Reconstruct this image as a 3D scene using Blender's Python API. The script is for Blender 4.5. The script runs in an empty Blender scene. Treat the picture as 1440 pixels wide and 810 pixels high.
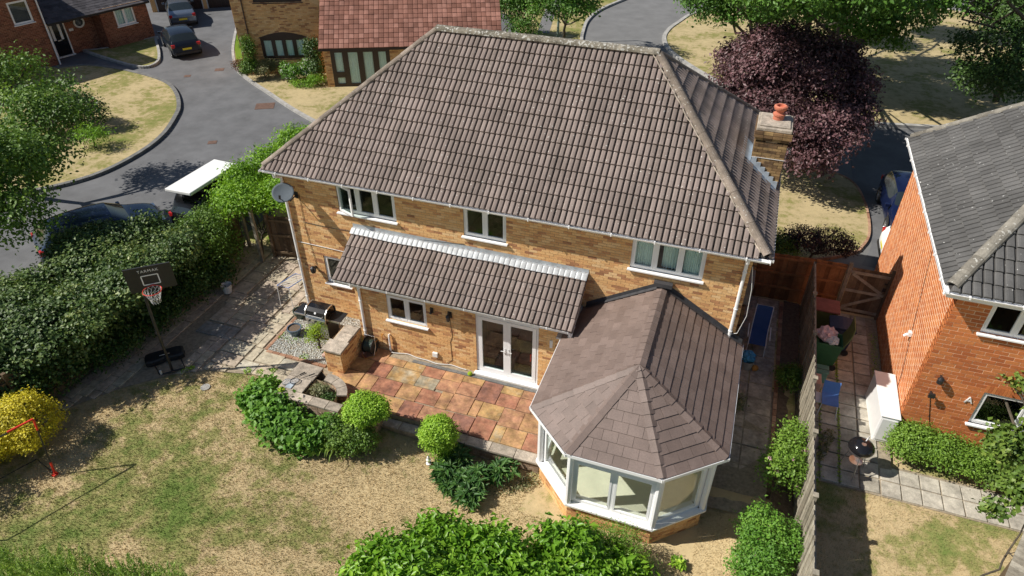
import bpy, bmesh, math, random
import numpy as np
from mathutils import Vector, Matrix
R = math.radians
SC = bpy.context.scene
COL = SC.collection
# ---------------------------------------------------------------- camera, sky, sun, exposure
cam_data = bpy.data.cameras.new("camera"); cam = bpy.data.objects.new("camera", cam_data); COL.objects.link(cam)
cam_data.sensor_width = 36.0; cam_data.lens = 24.3775; cam_data.clip_start = 0.1; cam_data.clip_end = 2000
CAM = Vector((11.9672, -14.4053, 13.8872))
cam.matrix_world = Matrix([[0.944082, -0.1984, 0.263336, 11.9672], [0.329708, 0.565361, -0.756082, -14.4053], [0.001127, 0.800627, 0.599162, 13.8872], [0, 0, 0, 1]])
SC.camera = cam
SUN = Vector((0.90, 0.395, -1.0)).normalized()          # direction the light travels
elev = math.asin(-SUN.z); az = math.atan2(-SUN.x, -SUN.y)
world = bpy.data.worlds.new("World"); SC.world = world; world.use_nodes = True
wn = world.node_tree.nodes; wl = world.node_tree.links
sky = wn.new("ShaderNodeTexSky"); sky.sky_type = 'NISHITA'; sky.sun_disc = False
sky.sun_elevation = elev; sky.sun_rotation = az; sky.air_density = 1.0; sky.dust_density = 0.6
bg = wn["Background"]; bg.inputs[1].default_value = 0.064
wl.new(sky.outputs[0], bg.inputs[0])
sd = bpy.data.lights.new("sun", 'SUN'); sd.energy = 5.0; sd.angle = R(0.53); sd.color = (1.0, 0.945, 0.86)
sun = bpy.data.objects.new("sun", sd); COL.objects.link(sun); sun.rotation_mode = 'QUATERNION'
sun.rotation_quaternion = SUN.to_track_quat('-Z', 'Y'); sun.location = (0, 0, 40)
SC.view_settings.view_transform = 'Standard'; SC.view_settings.look = 'None'
SC.view_settings.exposure = 0.20; SC.view_settings.gamma = 1.0
SC.render.engine = 'CYCLES'
SC.cycles.max_bounces = 6; SC.cycles.transparent_max_bounces = 8; SC.cycles.transmission_bounces = 4

# ---------------------------------------------------------------- materials
MATS = {}
def nodes_of(name):
    m = bpy.data.materials.new(name); m.use_nodes = True
    nt = m.node_tree; b = nt.nodes["Principled BSDF"]
    MATS[name] = m
    return m, nt, nt.nodes, nt.links, b
def ramp(nt, stops, interp='LINEAR'):
    r = nt.nodes.new("ShaderNodeValToRGB"); r.color_ramp.interpolation = interp
    e = r.color_ramp.elements
    while len(e) < len(stops): e.new(0.5)
    for i, (p, c) in enumerate(stops):
        e[i].position = p; e[i].color = (*c, 1)
    return r
def noise(nt, scale, detail=4, rough=0.6, coord='Object', vec=None, stretch=None):
    tc = nt.nodes.new("ShaderNodeTexCoord"); n = nt.nodes.new("ShaderNodeTexNoise")
    n.inputs["Scale"].default_value = scale; n.inputs["Detail"].default_value = detail; n.inputs["Roughness"].default_value = rough
    if coord == 'World':
        g = nt.nodes.new("ShaderNodeNewGeometry"); src = g.outputs["Position"]
    else: src = tc.outputs[coord]
    if stretch:
        mp = nt.nodes.new("ShaderNodeMapping"); mp.inputs["Scale"].default_value = stretch
        nt.links.new(src, mp.inputs[0]); src = mp.outputs[0]
    nt.links.new(src, n.inputs["Vector"])
    return n
def mix(nt, a, b, f, mode='MIX'):
    x = nt.nodes.new("ShaderNodeMix"); x.data_type = 'RGBA'; x.blend_type = mode
    for s, v in ((x.inputs[6], a), (x.inputs[7], b), (x.inputs[0], f)):
        if hasattr(v, 'is_linked') or hasattr(v, 'links'): nt.links.new(v, s)
        elif isinstance(v, (int, float)): s.default_value = v
        else: s.default_value = (*v, 1)
    return x.outputs[2]
def bump(nt, b, src, strength=0.3, dist=0.01):
    k = nt.nodes.new("ShaderNodeBump"); k.inputs["Strength"].default_value = strength; k.inputs["Distance"].default_value = dist
    nt.links.new(src, k.inputs["Height"]); nt.links.new(k.outputs[0], b.inputs["Normal"])
def plain(name, col, rough=0.6, metal=0.0, var=0.15, scale=6, spec=0.5, bmp=0.0, bscale=60):
    m, nt, N, L, b = nodes_of(name)
    n = noise(nt, scale, 5, 0.65, 'World')
    r = ramp(nt, [(0.3, tuple(c*(1-var) for c in col)), (0.7, tuple(min(1, c*(1+var)) for c in col))])
    L.new(n.outputs[0], r.inputs[0]); L.new(r.outputs[0], b.inputs["Base Color"])
    b.inputs["Roughness"].default_value = rough; b.inputs["Metallic"].default_value = metal
    b.inputs["Specular IOR Level"].default_value = spec
    if bmp:
        n2 = noise(nt, bscale, 3, 0.6, 'World'); bump(nt, b, n2.outputs[0], bmp, 0.01)
    return m
def piece_mat(name, stops, rough=0.85, spots=None, spot_size=40, spot_cut=0.62, grime=0.25, bmp=0.25, bscale=80, gscale=3.0, spec=0.3, blend=0.35, streak=None):
    """colour picked per piece from its 'rnd' attribute, weathered with world-space noise"""
    m, nt, N, L, b = nodes_of(name)
    a = N.new("ShaderNodeAttribute"); a.attribute_name = 'rnd'
    g0 = noise(nt, gscale*1.7, 3, 0.5, 'World')
    ad = N.new("ShaderNodeMath"); ad.operation = 'MULTIPLY_ADD'; L.new(g0.outputs[0], ad.inputs[0]); ad.inputs[1].default_value = blend; ad.inputs[2].default_value = -blend/2
    ad2 = N.new("ShaderNodeMath"); ad2.operation = 'ADD'; L.new(ad.outputs[0], ad2.inputs[0]); L.new(a.outputs["Fac"], ad2.inputs[1])
    r = ramp(nt, stops); L.new(ad2.outputs[0], r.inputs[0])
    c = r.outputs[0]
    g = noise(nt, gscale, 6, 0.7, 'World')
    rr = ramp(nt, [(0.35, (1-grime,)*3), (0.65, (1+grime*0.5,)*3)]); L.new(g.outputs[0], rr.inputs[0])
    c = mix(nt, c, rr.outputs[0], 1.0, 'MULTIPLY')
    if streak:
        sn = noise(nt, 1.0, 4, 0.65, 'World', stretch=streak)
        rs_ = ramp(nt, [(0.34, (0.80, 0.80, 0.78)), (0.52, (1, 1, 1)), (0.70, (1.07, 1.06, 1.05))]); L.new(sn.outputs[0], rs_.inputs[0])
        c = mix(nt, c, rs_.outputs[0], 1.0, 'MULTIPLY')
    fine = noise(nt, bscale*0.5, 4, 0.7, 'World')
    rf = ramp(nt, [(0.3, (0.82,)*3), (0.7, (1.15,)*3)]); L.new(fine.outputs[0], rf.inputs[0])
    c = mix(nt, c, rf.outputs[0], 1.0, 'MULTIPLY')
    if spots:
        s = noise(nt, spot_size, 2, 0.5, 'World')
        s2 = noise(nt, 0.9, 3, 0.6, 'World')
        mm = N.new("ShaderNodeMath"); mm.operation = 'MULTIPLY_ADD'; L.new(s2.outputs[0], mm.inputs[0]); mm.inputs[1].default_value = 0.18; L.new(s.outputs[0], mm.inputs[2])
        rs = ramp(nt, [(spot_cut+0.06, (0, 0, 0)), (spot_cut+0.10, (1, 1, 1))]); L.new(mm.outputs[0], rs.inputs[0])
        c = mix(nt, c, spots, rs.outputs[0])
    L.new(c, b.inputs["Base Color"]); b.inputs["Roughness"].default_value = rough; b.inputs["Specular IOR Level"].default_value = spec
    bn = noise(nt, bscale, 4, 0.7, 'World'); bump(nt, b, bn.outputs[0], bmp, 0.008)
    return m
def leaf_mat(name, stops, rough=0.5, trans=0.3, spec=0.4, tcol=None):
    m, nt, N, L, b = nodes_of(name)
    if name.startswith('leaf') and 'golden' not in name and 'purple' not in name and 'plum' not in name: stops = [(p, (min(0.8, c[0]*1.28), min(0.8, c[1]*1.28), c[2]*1.0)) for p, c in stops]
    a = N.new("ShaderNodeAttribute"); a.attribute_name = 'rnd'
    r = ramp(nt, stops); L.new(a.outputs["Fac"], r.inputs[0])
    L.new(r.outputs[0], b.inputs["Base Color"]); b.inputs["Roughness"].default_value = rough; b.inputs["Specular IOR Level"].default_value = spec
    t = N.new("ShaderNodeBsdfTranslucent")
    tc = mix(nt, r.outputs[0], (1.0, 1.0, 0.45), 1.0, 'MULTIPLY')
    L.new(tc, t.inputs[0])
    mx = N.new("ShaderNodeMixShader"); mx.inputs[0].default_value = trans
    L.new(b.outputs[0], mx.inputs[1]); L.new(t.outputs[0], mx.inputs[2]); L.new(mx.outputs[0], N["Material Output"].inputs[0])
    return m
def glass_mat(name, tint, refl_rough=0.02, through=0.75, refl=0.9):
    """window glass: fresnel mix of a clear pane and its reflection"""
    m, nt, N, L, b = nodes_of(name)
    N.remove(b)
    t = N.new("ShaderNodeBsdfTransparent"); t.inputs[0].default_value = (*[through*c for c in tint], 1)
    g = N.new("ShaderNodeBsdfGlossy"); g.inputs["Roughness"].default_value = refl_rough; g.inputs[0].default_value = (0.95, 0.97, 1, 1)
    f = N.new("ShaderNodeLayerWeight"); f.inputs[0].default_value = 0.5
    pw = N.new("ShaderNodeMath"); pw.operation = 'POWER'; L.new(f.outputs["Facing"], pw.inputs[0]); pw.inputs[1].default_value = 4.0
    mu = N.new("ShaderNodeMath"); mu.operation = 'MULTIPLY_ADD'; L.new(pw.outputs[0], mu.inputs[0]); mu.inputs[1].default_value = refl; mu.inputs[2].default_value = 0.035; mu.use_clamp = True
    mx = N.new("ShaderNodeMixShader"); L.new(mu.outputs[0], mx.inputs[0]); L.new(t.outputs[0], mx.inputs[1]); L.new(g.outputs[0], mx.inputs[2])
    L.new(mx.outputs[0], N["Material Output"].inputs[0])
    return m

M = {}
M['tile_brown'] = piece_mat('roof_tile_brown', [(0.0, (0.210, 0.168, 0.149)), (0.5, (0.248, 0.199, 0.177)), (1, (0.290, 0.234, 0.209))], spots=(0.52, 0.50, 0.46), spot_size=17, spot_cut=0.72, grime=0.14, bmp=0.35, gscale=1.1, streak=(3.2, 0.55, 0.5))
M['tile_grey'] = piece_mat('roof_tile_grey', [(0.0, (0.095, 0.093, 0.09)), (0.5, (0.115, 0.113, 0.11)), (1, (0.135, 0.132, 0.128))], spots=(0.55, 0.55, 0.53), spot_size=14, spot_cut=0.745, grime=0.25, bmp=0.3, gscale=1.1)
M['tile_red'] = piece_mat('roof_tile_red', [(0.0, (0.19, 0.085, 0.06)), (0.5, (0.26, 0.12, 0.088)), (1, (0.34, 0.17, 0.13))], grime=0.3, gscale=1.0)
M['tile_cons'] = piece_mat('conservatory_tile', stops=[(0.0, (0.165, 0.120, 0.102)), (0.5, (0.188, 0.139, 0.119)), (1, (0.212, 0.158, 0.137))], rough=0.62, grime=0.15, bmp=0.25, gscale=2.0, spec=0.5)
M['tile_slate'] = piece_mat('porch_slate', [(0.0, (0.05, 0.048, 0.055)), (1, (0.10, 0.095, 0.105))], grime=0.2)
M['ridge'] = piece_mat('ridge_tile_weathered', [(0.0, (0.19, 0.155, 0.125)), (0.5, (0.245, 0.20, 0.16)), (1, (0.30, 0.245, 0.20))], spots=(0.56, 0.55, 0.50), spot_size=26, spot_cut=0.70, grime=0.35, bmp=0.5, gscale=3.0)
M['ridge_moss'] = piece_mat('ridge_tile_mossy', [(0.0, (0.15, 0.135, 0.10)), (1, (0.28, 0.25, 0.20))], spots=(0.46, 0.45, 0.41), spot_size=14, spot_cut=0.60, grime=0.5, bmp=0.8, gscale=5.0)
M['ridge_grey'] = piece_mat('ridge_tile_grey', [(0.0, (0.16, 0.145, 0.12)), (1, (0.27, 0.25, 0.21))], spots=(0.45, 0.44, 0.40), spot_size=14, spot_cut=0.66, grime=0.4, bmp=0.6)
M['brick_buff'] = piece_mat('brick_buff', [(0.0, (0.38, 0.18, 0.09)), (0.12, (0.56, 0.28, 0.13)), (0.26, (0.71, 0.39, 0.165)), (0.5, (0.77, 0.455, 0.195)), (0.75, (0.80, 0.50, 0.23)), (1, (0.83, 0.56, 0.29))], grime=0.12, bmp=0.4, gscale=1.2)
M['brick_brown'] = piece_mat('brick_brown', [(0.0, (0.13, 0.08, 0.045)), (0.5, (0.30, 0.185, 0.09)), (1, (0.42, 0.28, 0.13))], grime=0.35, bmp=0.4)
M['brick_dark'] = piece_mat('brick_dark_red', [(0.0, (0.15, 0.05, 0.03)), (0.5, (0.24, 0.085, 0.05)), (1, (0.33, 0.13, 0.075))], grime=0.2, bmp=0.3, gscale=1.0)
M['brick_red'] = piece_mat('brick_red', [(0.0, (0.46, 0.135, 0.045)), (0.5, (0.56, 0.18, 0.058)), (1, (0.62, 0.225, 0.075))], grime=0.08, bmp=0.3, gscale=1.0)
M['mortar'] = plain('mortar_buff', (0.50, 0.38, 0.25), 0.95, var=0.15)
M['mortar_pale'] = plain('mortar_pale', (0.82, 0.62, 0.42), 0.95, var=0.12)
M['stone_slab'] = piece_mat('patio_sandstone', [(0.0, (0.27, 0.135, 0.10)), (0.22, (0.38, 0.17, 0.105)), (0.42, (0.44, 0.235, 0.14)), (0.6, (0.48, 0.275, 0.14)), (0.78, (0.47, 0.30, 0.125)), (0.9, (0.42, 0.33, 0.21)), (1, (0.38, 0.34, 0.25))], rough=0.68, grime=0.5, bmp=0.35, bscale=25, gscale=2.6, blend=0.55)
M['path_slab'] = piece_mat('path_sandstone', [(0.0, (0.26, 0.27, 0.26)), (0.2, (0.46, 0.38, 0.31)), (0.55, (0.53, 0.44, 0.33)), (0.8, (0.52, 0.46, 0.34)), (1, (0.56, 0.52, 0.42))], rough=0.8, grime=0.4, bmp=0.3, bscale=25, gscale=4.0)
M['concrete_slab'] = piece_mat('concrete_slab', [(0.0, (0.36, 0.33, 0.27)), (1, (0.54, 0.50, 0.42))], grime=0.4, gscale=3)
M['coping'] = piece_mat('coping_stone', [(0.0, (0.36, 0.31, 0.25)), (1, (0.56, 0.48, 0.39))], grime=0.4, bmp=0.4, gscale=5)
M['walling'] = piece_mat('walling_stone', [(0.0, (0.30, 0.21, 0.15)), (0.5, (0.42, 0.31, 0.22)), (1, (0.50, 0.40, 0.30))], grime=0.35, bmp=0.8, bscale=30, gscale=4)
M['joint'] = plain('joint_sand', (0.30, 0.25, 0.18), 0.95, var=0.35, scale=12)
M['asphalt'] = plain('asphalt', (0.128, 0.13, 0.136), 0.92, var=0.24, scale=0.8, bmp=0.3, bscale=90)
M['asphalt_old'] = plain('asphalt_pale', (0.165, 0.165, 0.165), 0.92, var=0.15, scale=0.9, bmp=0.3)
M['kerb'] = plain('kerb_concrete', (0.36, 0.35, 0.33), 0.9, var=0.3, scale=3, bmp=0.2)
M['kerb_dark'] = plain('kerb_dark', (0.16, 0.16, 0.155), 0.9, var=0.3, scale=3, bmp=0.2)
M['soil'] = plain('soil', (0.14, 0.10, 0.07), 0.98, var=0.4, scale=14, bmp=0.8, bscale=40)
M['upvc'] = plain('white_upvc', (0.88, 0.88, 0.88), 0.35, var=0.03, scale=2)
M['upvc_grime'] = plain('white_upvc_gutter', (0.68, 0.68, 0.67), 0.4, var=0.12, scale=5)
M['lead'] = plain('lead_flashing', (0.42, 0.445, 0.465), 0.45, metal=0.25, var=0.22, scale=5, bmp=0.3, bscale=14)
M['lead_dark'] = plain('dark_flashing', (0.055, 0.055, 0.06), 0.5, var=0.3, scale=6)
M['lead_blue'] = plain('lead_blue', (0.42, 0.48, 0.54), 0.45, metal=0.1, var=0.2, scale=5)
M['roof_felt'] = plain('roof_deck', (0.035, 0.032, 0.03), 0.95, var=0.1)
M['dark_wood'] = plain('dark_wood', (0.045, 0.026, 0.02), 0.4, var=0.2)
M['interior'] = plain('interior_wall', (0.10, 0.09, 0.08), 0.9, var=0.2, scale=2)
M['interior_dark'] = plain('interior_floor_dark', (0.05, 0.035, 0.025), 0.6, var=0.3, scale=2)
M['interior_cream'] = plain('interior_cream', (0.82, 0.78, 0.64), 0.85, var=0.05)
M['carpet'] = plain('interior_floor', (0.72, 0.68, 0.54), 0.9, var=0.1, scale=2)
M['curtain'] = plain('curtain_cloth', (0.85, 0.90, 0.88), 0.9, var=0.1, scale=5)
M['blind'] = plain('blind_cloth_sky_sheen', (0.90, 0.94, 0.96), 0.9, var=0.06, scale=5)  # cloth whitened to imitate sky reflected in the far house panels
M['black_plastic'] = plain('black_plastic', (0.02, 0.02, 0.022), 0.5, var=0.2)
M['black_metal'] = plain('black_metal', (0.022, 0.022, 0.024), 0.35, var=0.2)
M['black_enamel'] = plain('black_enamel', (0.012, 0.012, 0.014), 0.12, var=0.1)
M['chrome'] = plain('brushed_steel', (0.62, 0.62, 0.62), 0.28, metal=0.9, var=0.08)
M['white_paint'] = plain('white_paint', (0.82, 0.82, 0.81), 0.4, var=0.03)
M['white_metal'] = plain('white_metal', (0.72, 0.72, 0.72), 0.4, var=0.05)
M['red_paint'] = plain('red_paint', (0.62, 0.03, 0.015), 0.35, var=0.1)
M['orange_red'] = plain('rim_red', (0.65, 0.07, 0.05), 0.4, var=0.1)
M['net'] = plain('net_cord', (0.75, 0.75, 0.75), 0.8, var=0.05)
M['green_plastic'] = plain('green_plastic', (0.035, 0.13, 0.05), 0.5, var=0.15)
M['olive_plastic'] = plain('olive_plastic', (0.12, 0.15, 0.045), 0.5, var=0.15)
M['teal_plastic'] = plain('teal_plastic', (0.12, 0.27, 0.22), 0.5, var=0.1)
M['navy_plastic'] = plain('navy_plastic', (0.02, 0.03, 0.075), 0.5, var=0.15)
M['blue_fabric'] = plain('blue_fabric', (0.03, 0.075, 0.22), 0.8, var=0.12)
M['blue_plastic'] = plain('blue_plastic', (0.10, 0.24, 0.60), 0.5, var=0.1)
M['blue_bag'] = plain('blue_bag', (0.05, 0.27, 0.50), 0.45, var=0.25, scale=12)
M['pink_bag'] = plain('pink_bag', (0.70, 0.50, 0.50), 0.5, var=0.25, scale=14)
M['maroon'] = plain('maroon_cloth', (0.24, 0.09, 0.075), 0.8, var=0.2)
M['terracotta'] = plain('terracotta', (0.52, 0.17, 0.10), 0.7, var=0.2)
M['pink_stone'] = plain('pink_stone', (0.56, 0.38, 0.31), 0.85, var=0.15)
M['blue_glaze'] = plain('blue_glaze', (0.10, 0.14, 0.19), 0.25, var=0.2)
M['green_glaze'] = plain('green_glaze', (0.05, 0.075, 0.06), 0.3, var=0.2)
M['dish'] = plain('dish_grey', (0.11, 0.13, 0.15), 0.85, var=0.1, spec=0.15)
M['hose_orange'] = plain('hose_orange', (0.55, 0.25, 0.05), 0.5, var=0.2)
M['tyre'] = plain('tyre', (0.02, 0.02, 0.02), 0.85, var=0.2)
M['car_navy'] = plain('car_paint_navy', (0.016, 0.022, 0.035), 0.16, metal=0.3, var=0.05)
M['car_silver'] = plain('car_paint_silver_blue', (0.20, 0.24, 0.30), 0.2, metal=0.7, var=0.05)
M['car_blue'] = plain('car_paint_blue', (0.05, 0.075, 0.13), 0.18, metal=0.5, var=0.05)
M['car_deep'] = plain('car_paint_deep_blue', (0.010, 0.018, 0.065), 0.18, metal=0.3, var=0.05)
M['car_black'] = plain('car_paint_black', (0.01, 0.01, 0.012), 0.15, metal=0.2, var=0.05)
M['car_glass'] = plain('car_glass', (0.02, 0.028, 0.032), 0.06, var=0.05, spec=0.8)
M['tail_red'] = plain('tail_lamp', (0.42, 0.02, 0.02), 0.2, var=0.1)
M['plate_yellow'] = plain('number_plate_yellow', (0.68, 0.58, 0.03), 0.5, var=0.05)
M['fence_orange'] = piece_mat('fence_board_orange', [(0.0, (0.20, 0.085, 0.035)), (1, (0.38, 0.17, 0.07))], grime=0.3, bscale=40)
M['fence_grey'] = piece_mat('fence_board_weathered', [(0.0, (0.24, 0.21, 0.16)), (1, (0.42, 0.38, 0.30))], grime=0.35, bscale=40, gscale=4)
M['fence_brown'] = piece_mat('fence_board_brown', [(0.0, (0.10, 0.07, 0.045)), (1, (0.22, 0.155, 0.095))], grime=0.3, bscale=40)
M['bark'] = plain('bark', (0.085, 0.07, 0.05), 0.95, var=0.35, scale=8, bmp=0.8, bscale=25)
M['bark_pale'] = plain('bark_pale', (0.20, 0.17, 0.13), 0.95, var=0.3, scale=8, bmp=0.6, bscale=25)
M['gravel'] = piece_mat('gravel_white', [(0.0, (0.34, 0.33, 0.29)), (0.5, (0.52, 0.52, 0.47)), (1, (0.68, 0.68, 0.64))], grime=0.2)
M['edge_brick'] = piece_mat('edging_brick', [(0.0, (0.30, 0.15, 0.09)), (1, (0.48, 0.30, 0.20))], grime=0.3)
M['glass'] = glass_mat('window_glass', (0.9, 0.97, 0.95), through=0.96)
M['glass_cons'] = glass_mat('conservatory_glass', (0.97, 1.0, 0.985), through=0.97, refl=0.7)
M['street_green'] = plain('lamp_post_green', (0.20, 0.28, 0.24), 0.5, var=0.1)
M['rust_iron'] = plain('rusty_iron', (0.13, 0.075, 0.055), 0.8, var=0.3, scale=8)
M['flower_white'] = leaf_mat('flower_white', [(0.0, (0.62, 0.62, 0.58)), (1, (0.85, 0.85, 0.82))])
M['flower_pink'] = leaf_mat('flower_pink', [(0.0, (0.55, 0.28, 0.36)), (1, (0.80, 0.55, 0.62))])
# foliage
def G3(a, b, c): return [(0.0, a), (0.5, b), (1.0, c)]
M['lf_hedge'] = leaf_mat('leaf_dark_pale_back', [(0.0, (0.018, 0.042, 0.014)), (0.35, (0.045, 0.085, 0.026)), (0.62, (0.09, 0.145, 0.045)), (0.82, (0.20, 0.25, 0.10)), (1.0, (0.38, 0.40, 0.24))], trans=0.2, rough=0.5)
M['lf_vine'] = leaf_mat('leaf_vine_bright', G3((0.05, 0.12, 0.012), (0.15, 0.30, 0.026), (0.32, 0.50, 0.055)), trans=0.35)
M['lf_tree'] = leaf_mat('leaf_tree_mid', G3((0.035, 0.08, 0.014), (0.09, 0.17, 0.032), (0.19, 0.29, 0.055)), trans=0.3)
M['lf_street'] = leaf_mat('leaf_street_green', G3((0.03, 0.08, 0.016), (0.075, 0.17, 0.03), (0.15, 0.28, 0.05)), trans=0.3)
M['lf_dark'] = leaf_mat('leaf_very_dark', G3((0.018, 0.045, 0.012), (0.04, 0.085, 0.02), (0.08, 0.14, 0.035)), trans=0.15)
M['lf_plum'] = leaf_mat('leaf_purple', [(0.0, (0.05, 0.03, 0.033)), (0.45, (0.12, 0.062, 0.066)), (0.8, (0.225, 0.115, 0.13)), (0.93, (0.24, 0.17, 0.15)), (1.0, (0.15, 0.18, 0.07))], trans=0.15, rough=0.45)
M['lf_yellow'] = leaf_mat('leaf_golden', [(0.0, (0.12, 0.12, 0.015)), (0.25, (0.46, 0.40, 0.02)), (0.6, (0.70, 0.60, 0.03)), (1.0, (0.82, 0.74, 0.08))], trans=0.2)
M['lf_box'] = leaf_mat('leaf_clipped_ball', G3((0.07, 0.16, 0.012), (0.20, 0.36, 0.035), (0.38, 0.55, 0.08)), trans=0.3)
M['lf_broad'] = leaf_mat('leaf_broad_green', G3((0.045, 0.12, 0.018), (0.10, 0.23, 0.035), (0.20, 0.35, 0.06)), trans=0.3)
M['lf_strap'] = leaf_mat('leaf_strap', G3((0.08, 0.15, 0.025), (0.18, 0.27, 0.06), (0.30, 0.36, 0.12)), trans=0.3)
M['lf_peony'] = leaf_mat('leaf_peony', G3((0.025, 0.075, 0.022), (0.05, 0.13, 0.032), (0.10, 0.19, 0.05)), trans=0.25)
M['lf_laurel'] = leaf_mat('leaf_laurel', G3((0.05, 0.14, 0.012), (0.14, 0.29, 0.028), (0.28, 0.45, 0.055)), trans=0.35, rough=0.38)
M['lf_conifer'] = leaf_mat('leaf_conifer', G3((0.10, 0.19, 0.045), (0.24, 0.37, 0.10), (0.40, 0.52, 0.20)), trans=0.3)
M['lf_rose'] = leaf_mat('leaf_light_shrub', G3((0.06, 0.13, 0.02), (0.14, 0.25, 0.04), (0.24, 0.37, 0.08)), trans=0.3)
M['lf_acer'] = leaf_mat('leaf_maple', [(0.0, (0.04, 0.08, 0.018)), (0.5, (0.10, 0.17, 0.035)), (0.85, (0.19, 0.26, 0.06)), (1.0, (0.30, 0.17, 0.06))], trans=0.3)
M['lf_rust'] = leaf_mat('leaf_rust', G3((0.06, 0.03, 0.02), (0.12, 0.055, 0.035), (0.18, 0.10, 0.05)), trans=0.15)
M['lf_darkplum'] = leaf_mat('leaf_dark_plum', G3((0.015, 0.012, 0.014), (0.035, 0.022, 0.028), (0.07, 0.045, 0.05)), trans=0.1)
M['lf_lime'] = leaf_mat('leaf_lime', G3((0.15, 0.24, 0.02), (0.26, 0.38, 0.03), (0.36, 0.48, 0.05)), trans=0.3)
M['lf_sage'] = leaf_mat('leaf_sage', G3((0.07, 0.09, 0.04), (0.16, 0.18, 0.10), (0.32, 0.27, 0.22)), trans=0.2)

def lawn_mat(name, dry, mid, green, use_attr=True):
    m, nt, N, L, b = nodes_of(name)
    big = noise(nt, 0.55, 5, 0.6, 'World'); med = noise(nt, 3.2, 5, 0.7, 'World'); fin = noise(nt, 38, 4, 0.75, 'World')
    at = N.new("ShaderNodeAttribute"); at.attribute_name = 'green'
    s = N.new("ShaderNodeMath"); s.operation = 'MULTIPLY_ADD'; L.new(big.outputs[0], s.inputs[0]); s.inputs[1].default_value = 1.5; s.inputs[2].default_value = -0.75
    s2 = N.new("ShaderNodeMath"); s2.operation = 'MULTIPLY_ADD'; L.new(med.outputs[0], s2.inputs[0]); s2.inputs[1].default_value = 1.3; s2.inputs[2].default_value = -0.65
    s3 = N.new("ShaderNodeMath"); s3.operation = 'ADD'; L.new(s.outputs[0], s3.inputs[0]); L.new(s2.outputs[0], s3.inputs[1])
    s3b = N.new("ShaderNodeMath"); s3b.operation = 'MULTIPLY_ADD'; L.new(fin.outputs[0], s3b.inputs[0]); s3b.inputs[1].default_value = 0.5; L.new(s3.outputs[0], s3b.inputs[2])
    s4 = N.new("ShaderNodeMath"); s4.operation = 'ADD'; L.new(s3b.outputs[0], s4.inputs[0]); L.new(at.outputs["Fac"], s4.inputs[1])
    r = ramp(nt, [(0.02, tuple(c*1.15 for c in dry)), (0.24, dry), (0.42, mid), (0.80, green)]); L.new(s4.outputs[0], r.inputs[0])
    rf = ramp(nt, [(0.25, (0.66,)*3), (0.5, (1.0,)*3), (0.75, (1.28,)*3)]); f2 = noise(nt, 130, 3, 0.85, 'World'); L.new(f2.outputs[0], rf.inputs[0])
    c = mix(nt, r.outputs[0], rf.outputs[0], 1.0, 'MULTIPLY')
    L.new(c, b.inputs["Base Color"]); b.inputs["Roughness"].default_value = 0.95; b.inputs["Specular IOR Level"].default_value = 0.1
    bump(nt, b, f2.outputs[0], 0.4, 0.02)
    return m
M['lawn'] = lawn_mat('dry_lawn', (0.50, 0.395, 0.225), (0.31, 0.29, 0.115), (0.155, 0.22, 0.055))
M['verge'] = lawn_mat('verge_grass', (0.42, 0.34, 0.19), (0.27, 0.245, 0.095), (0.14, 0.18, 0.04))

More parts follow.
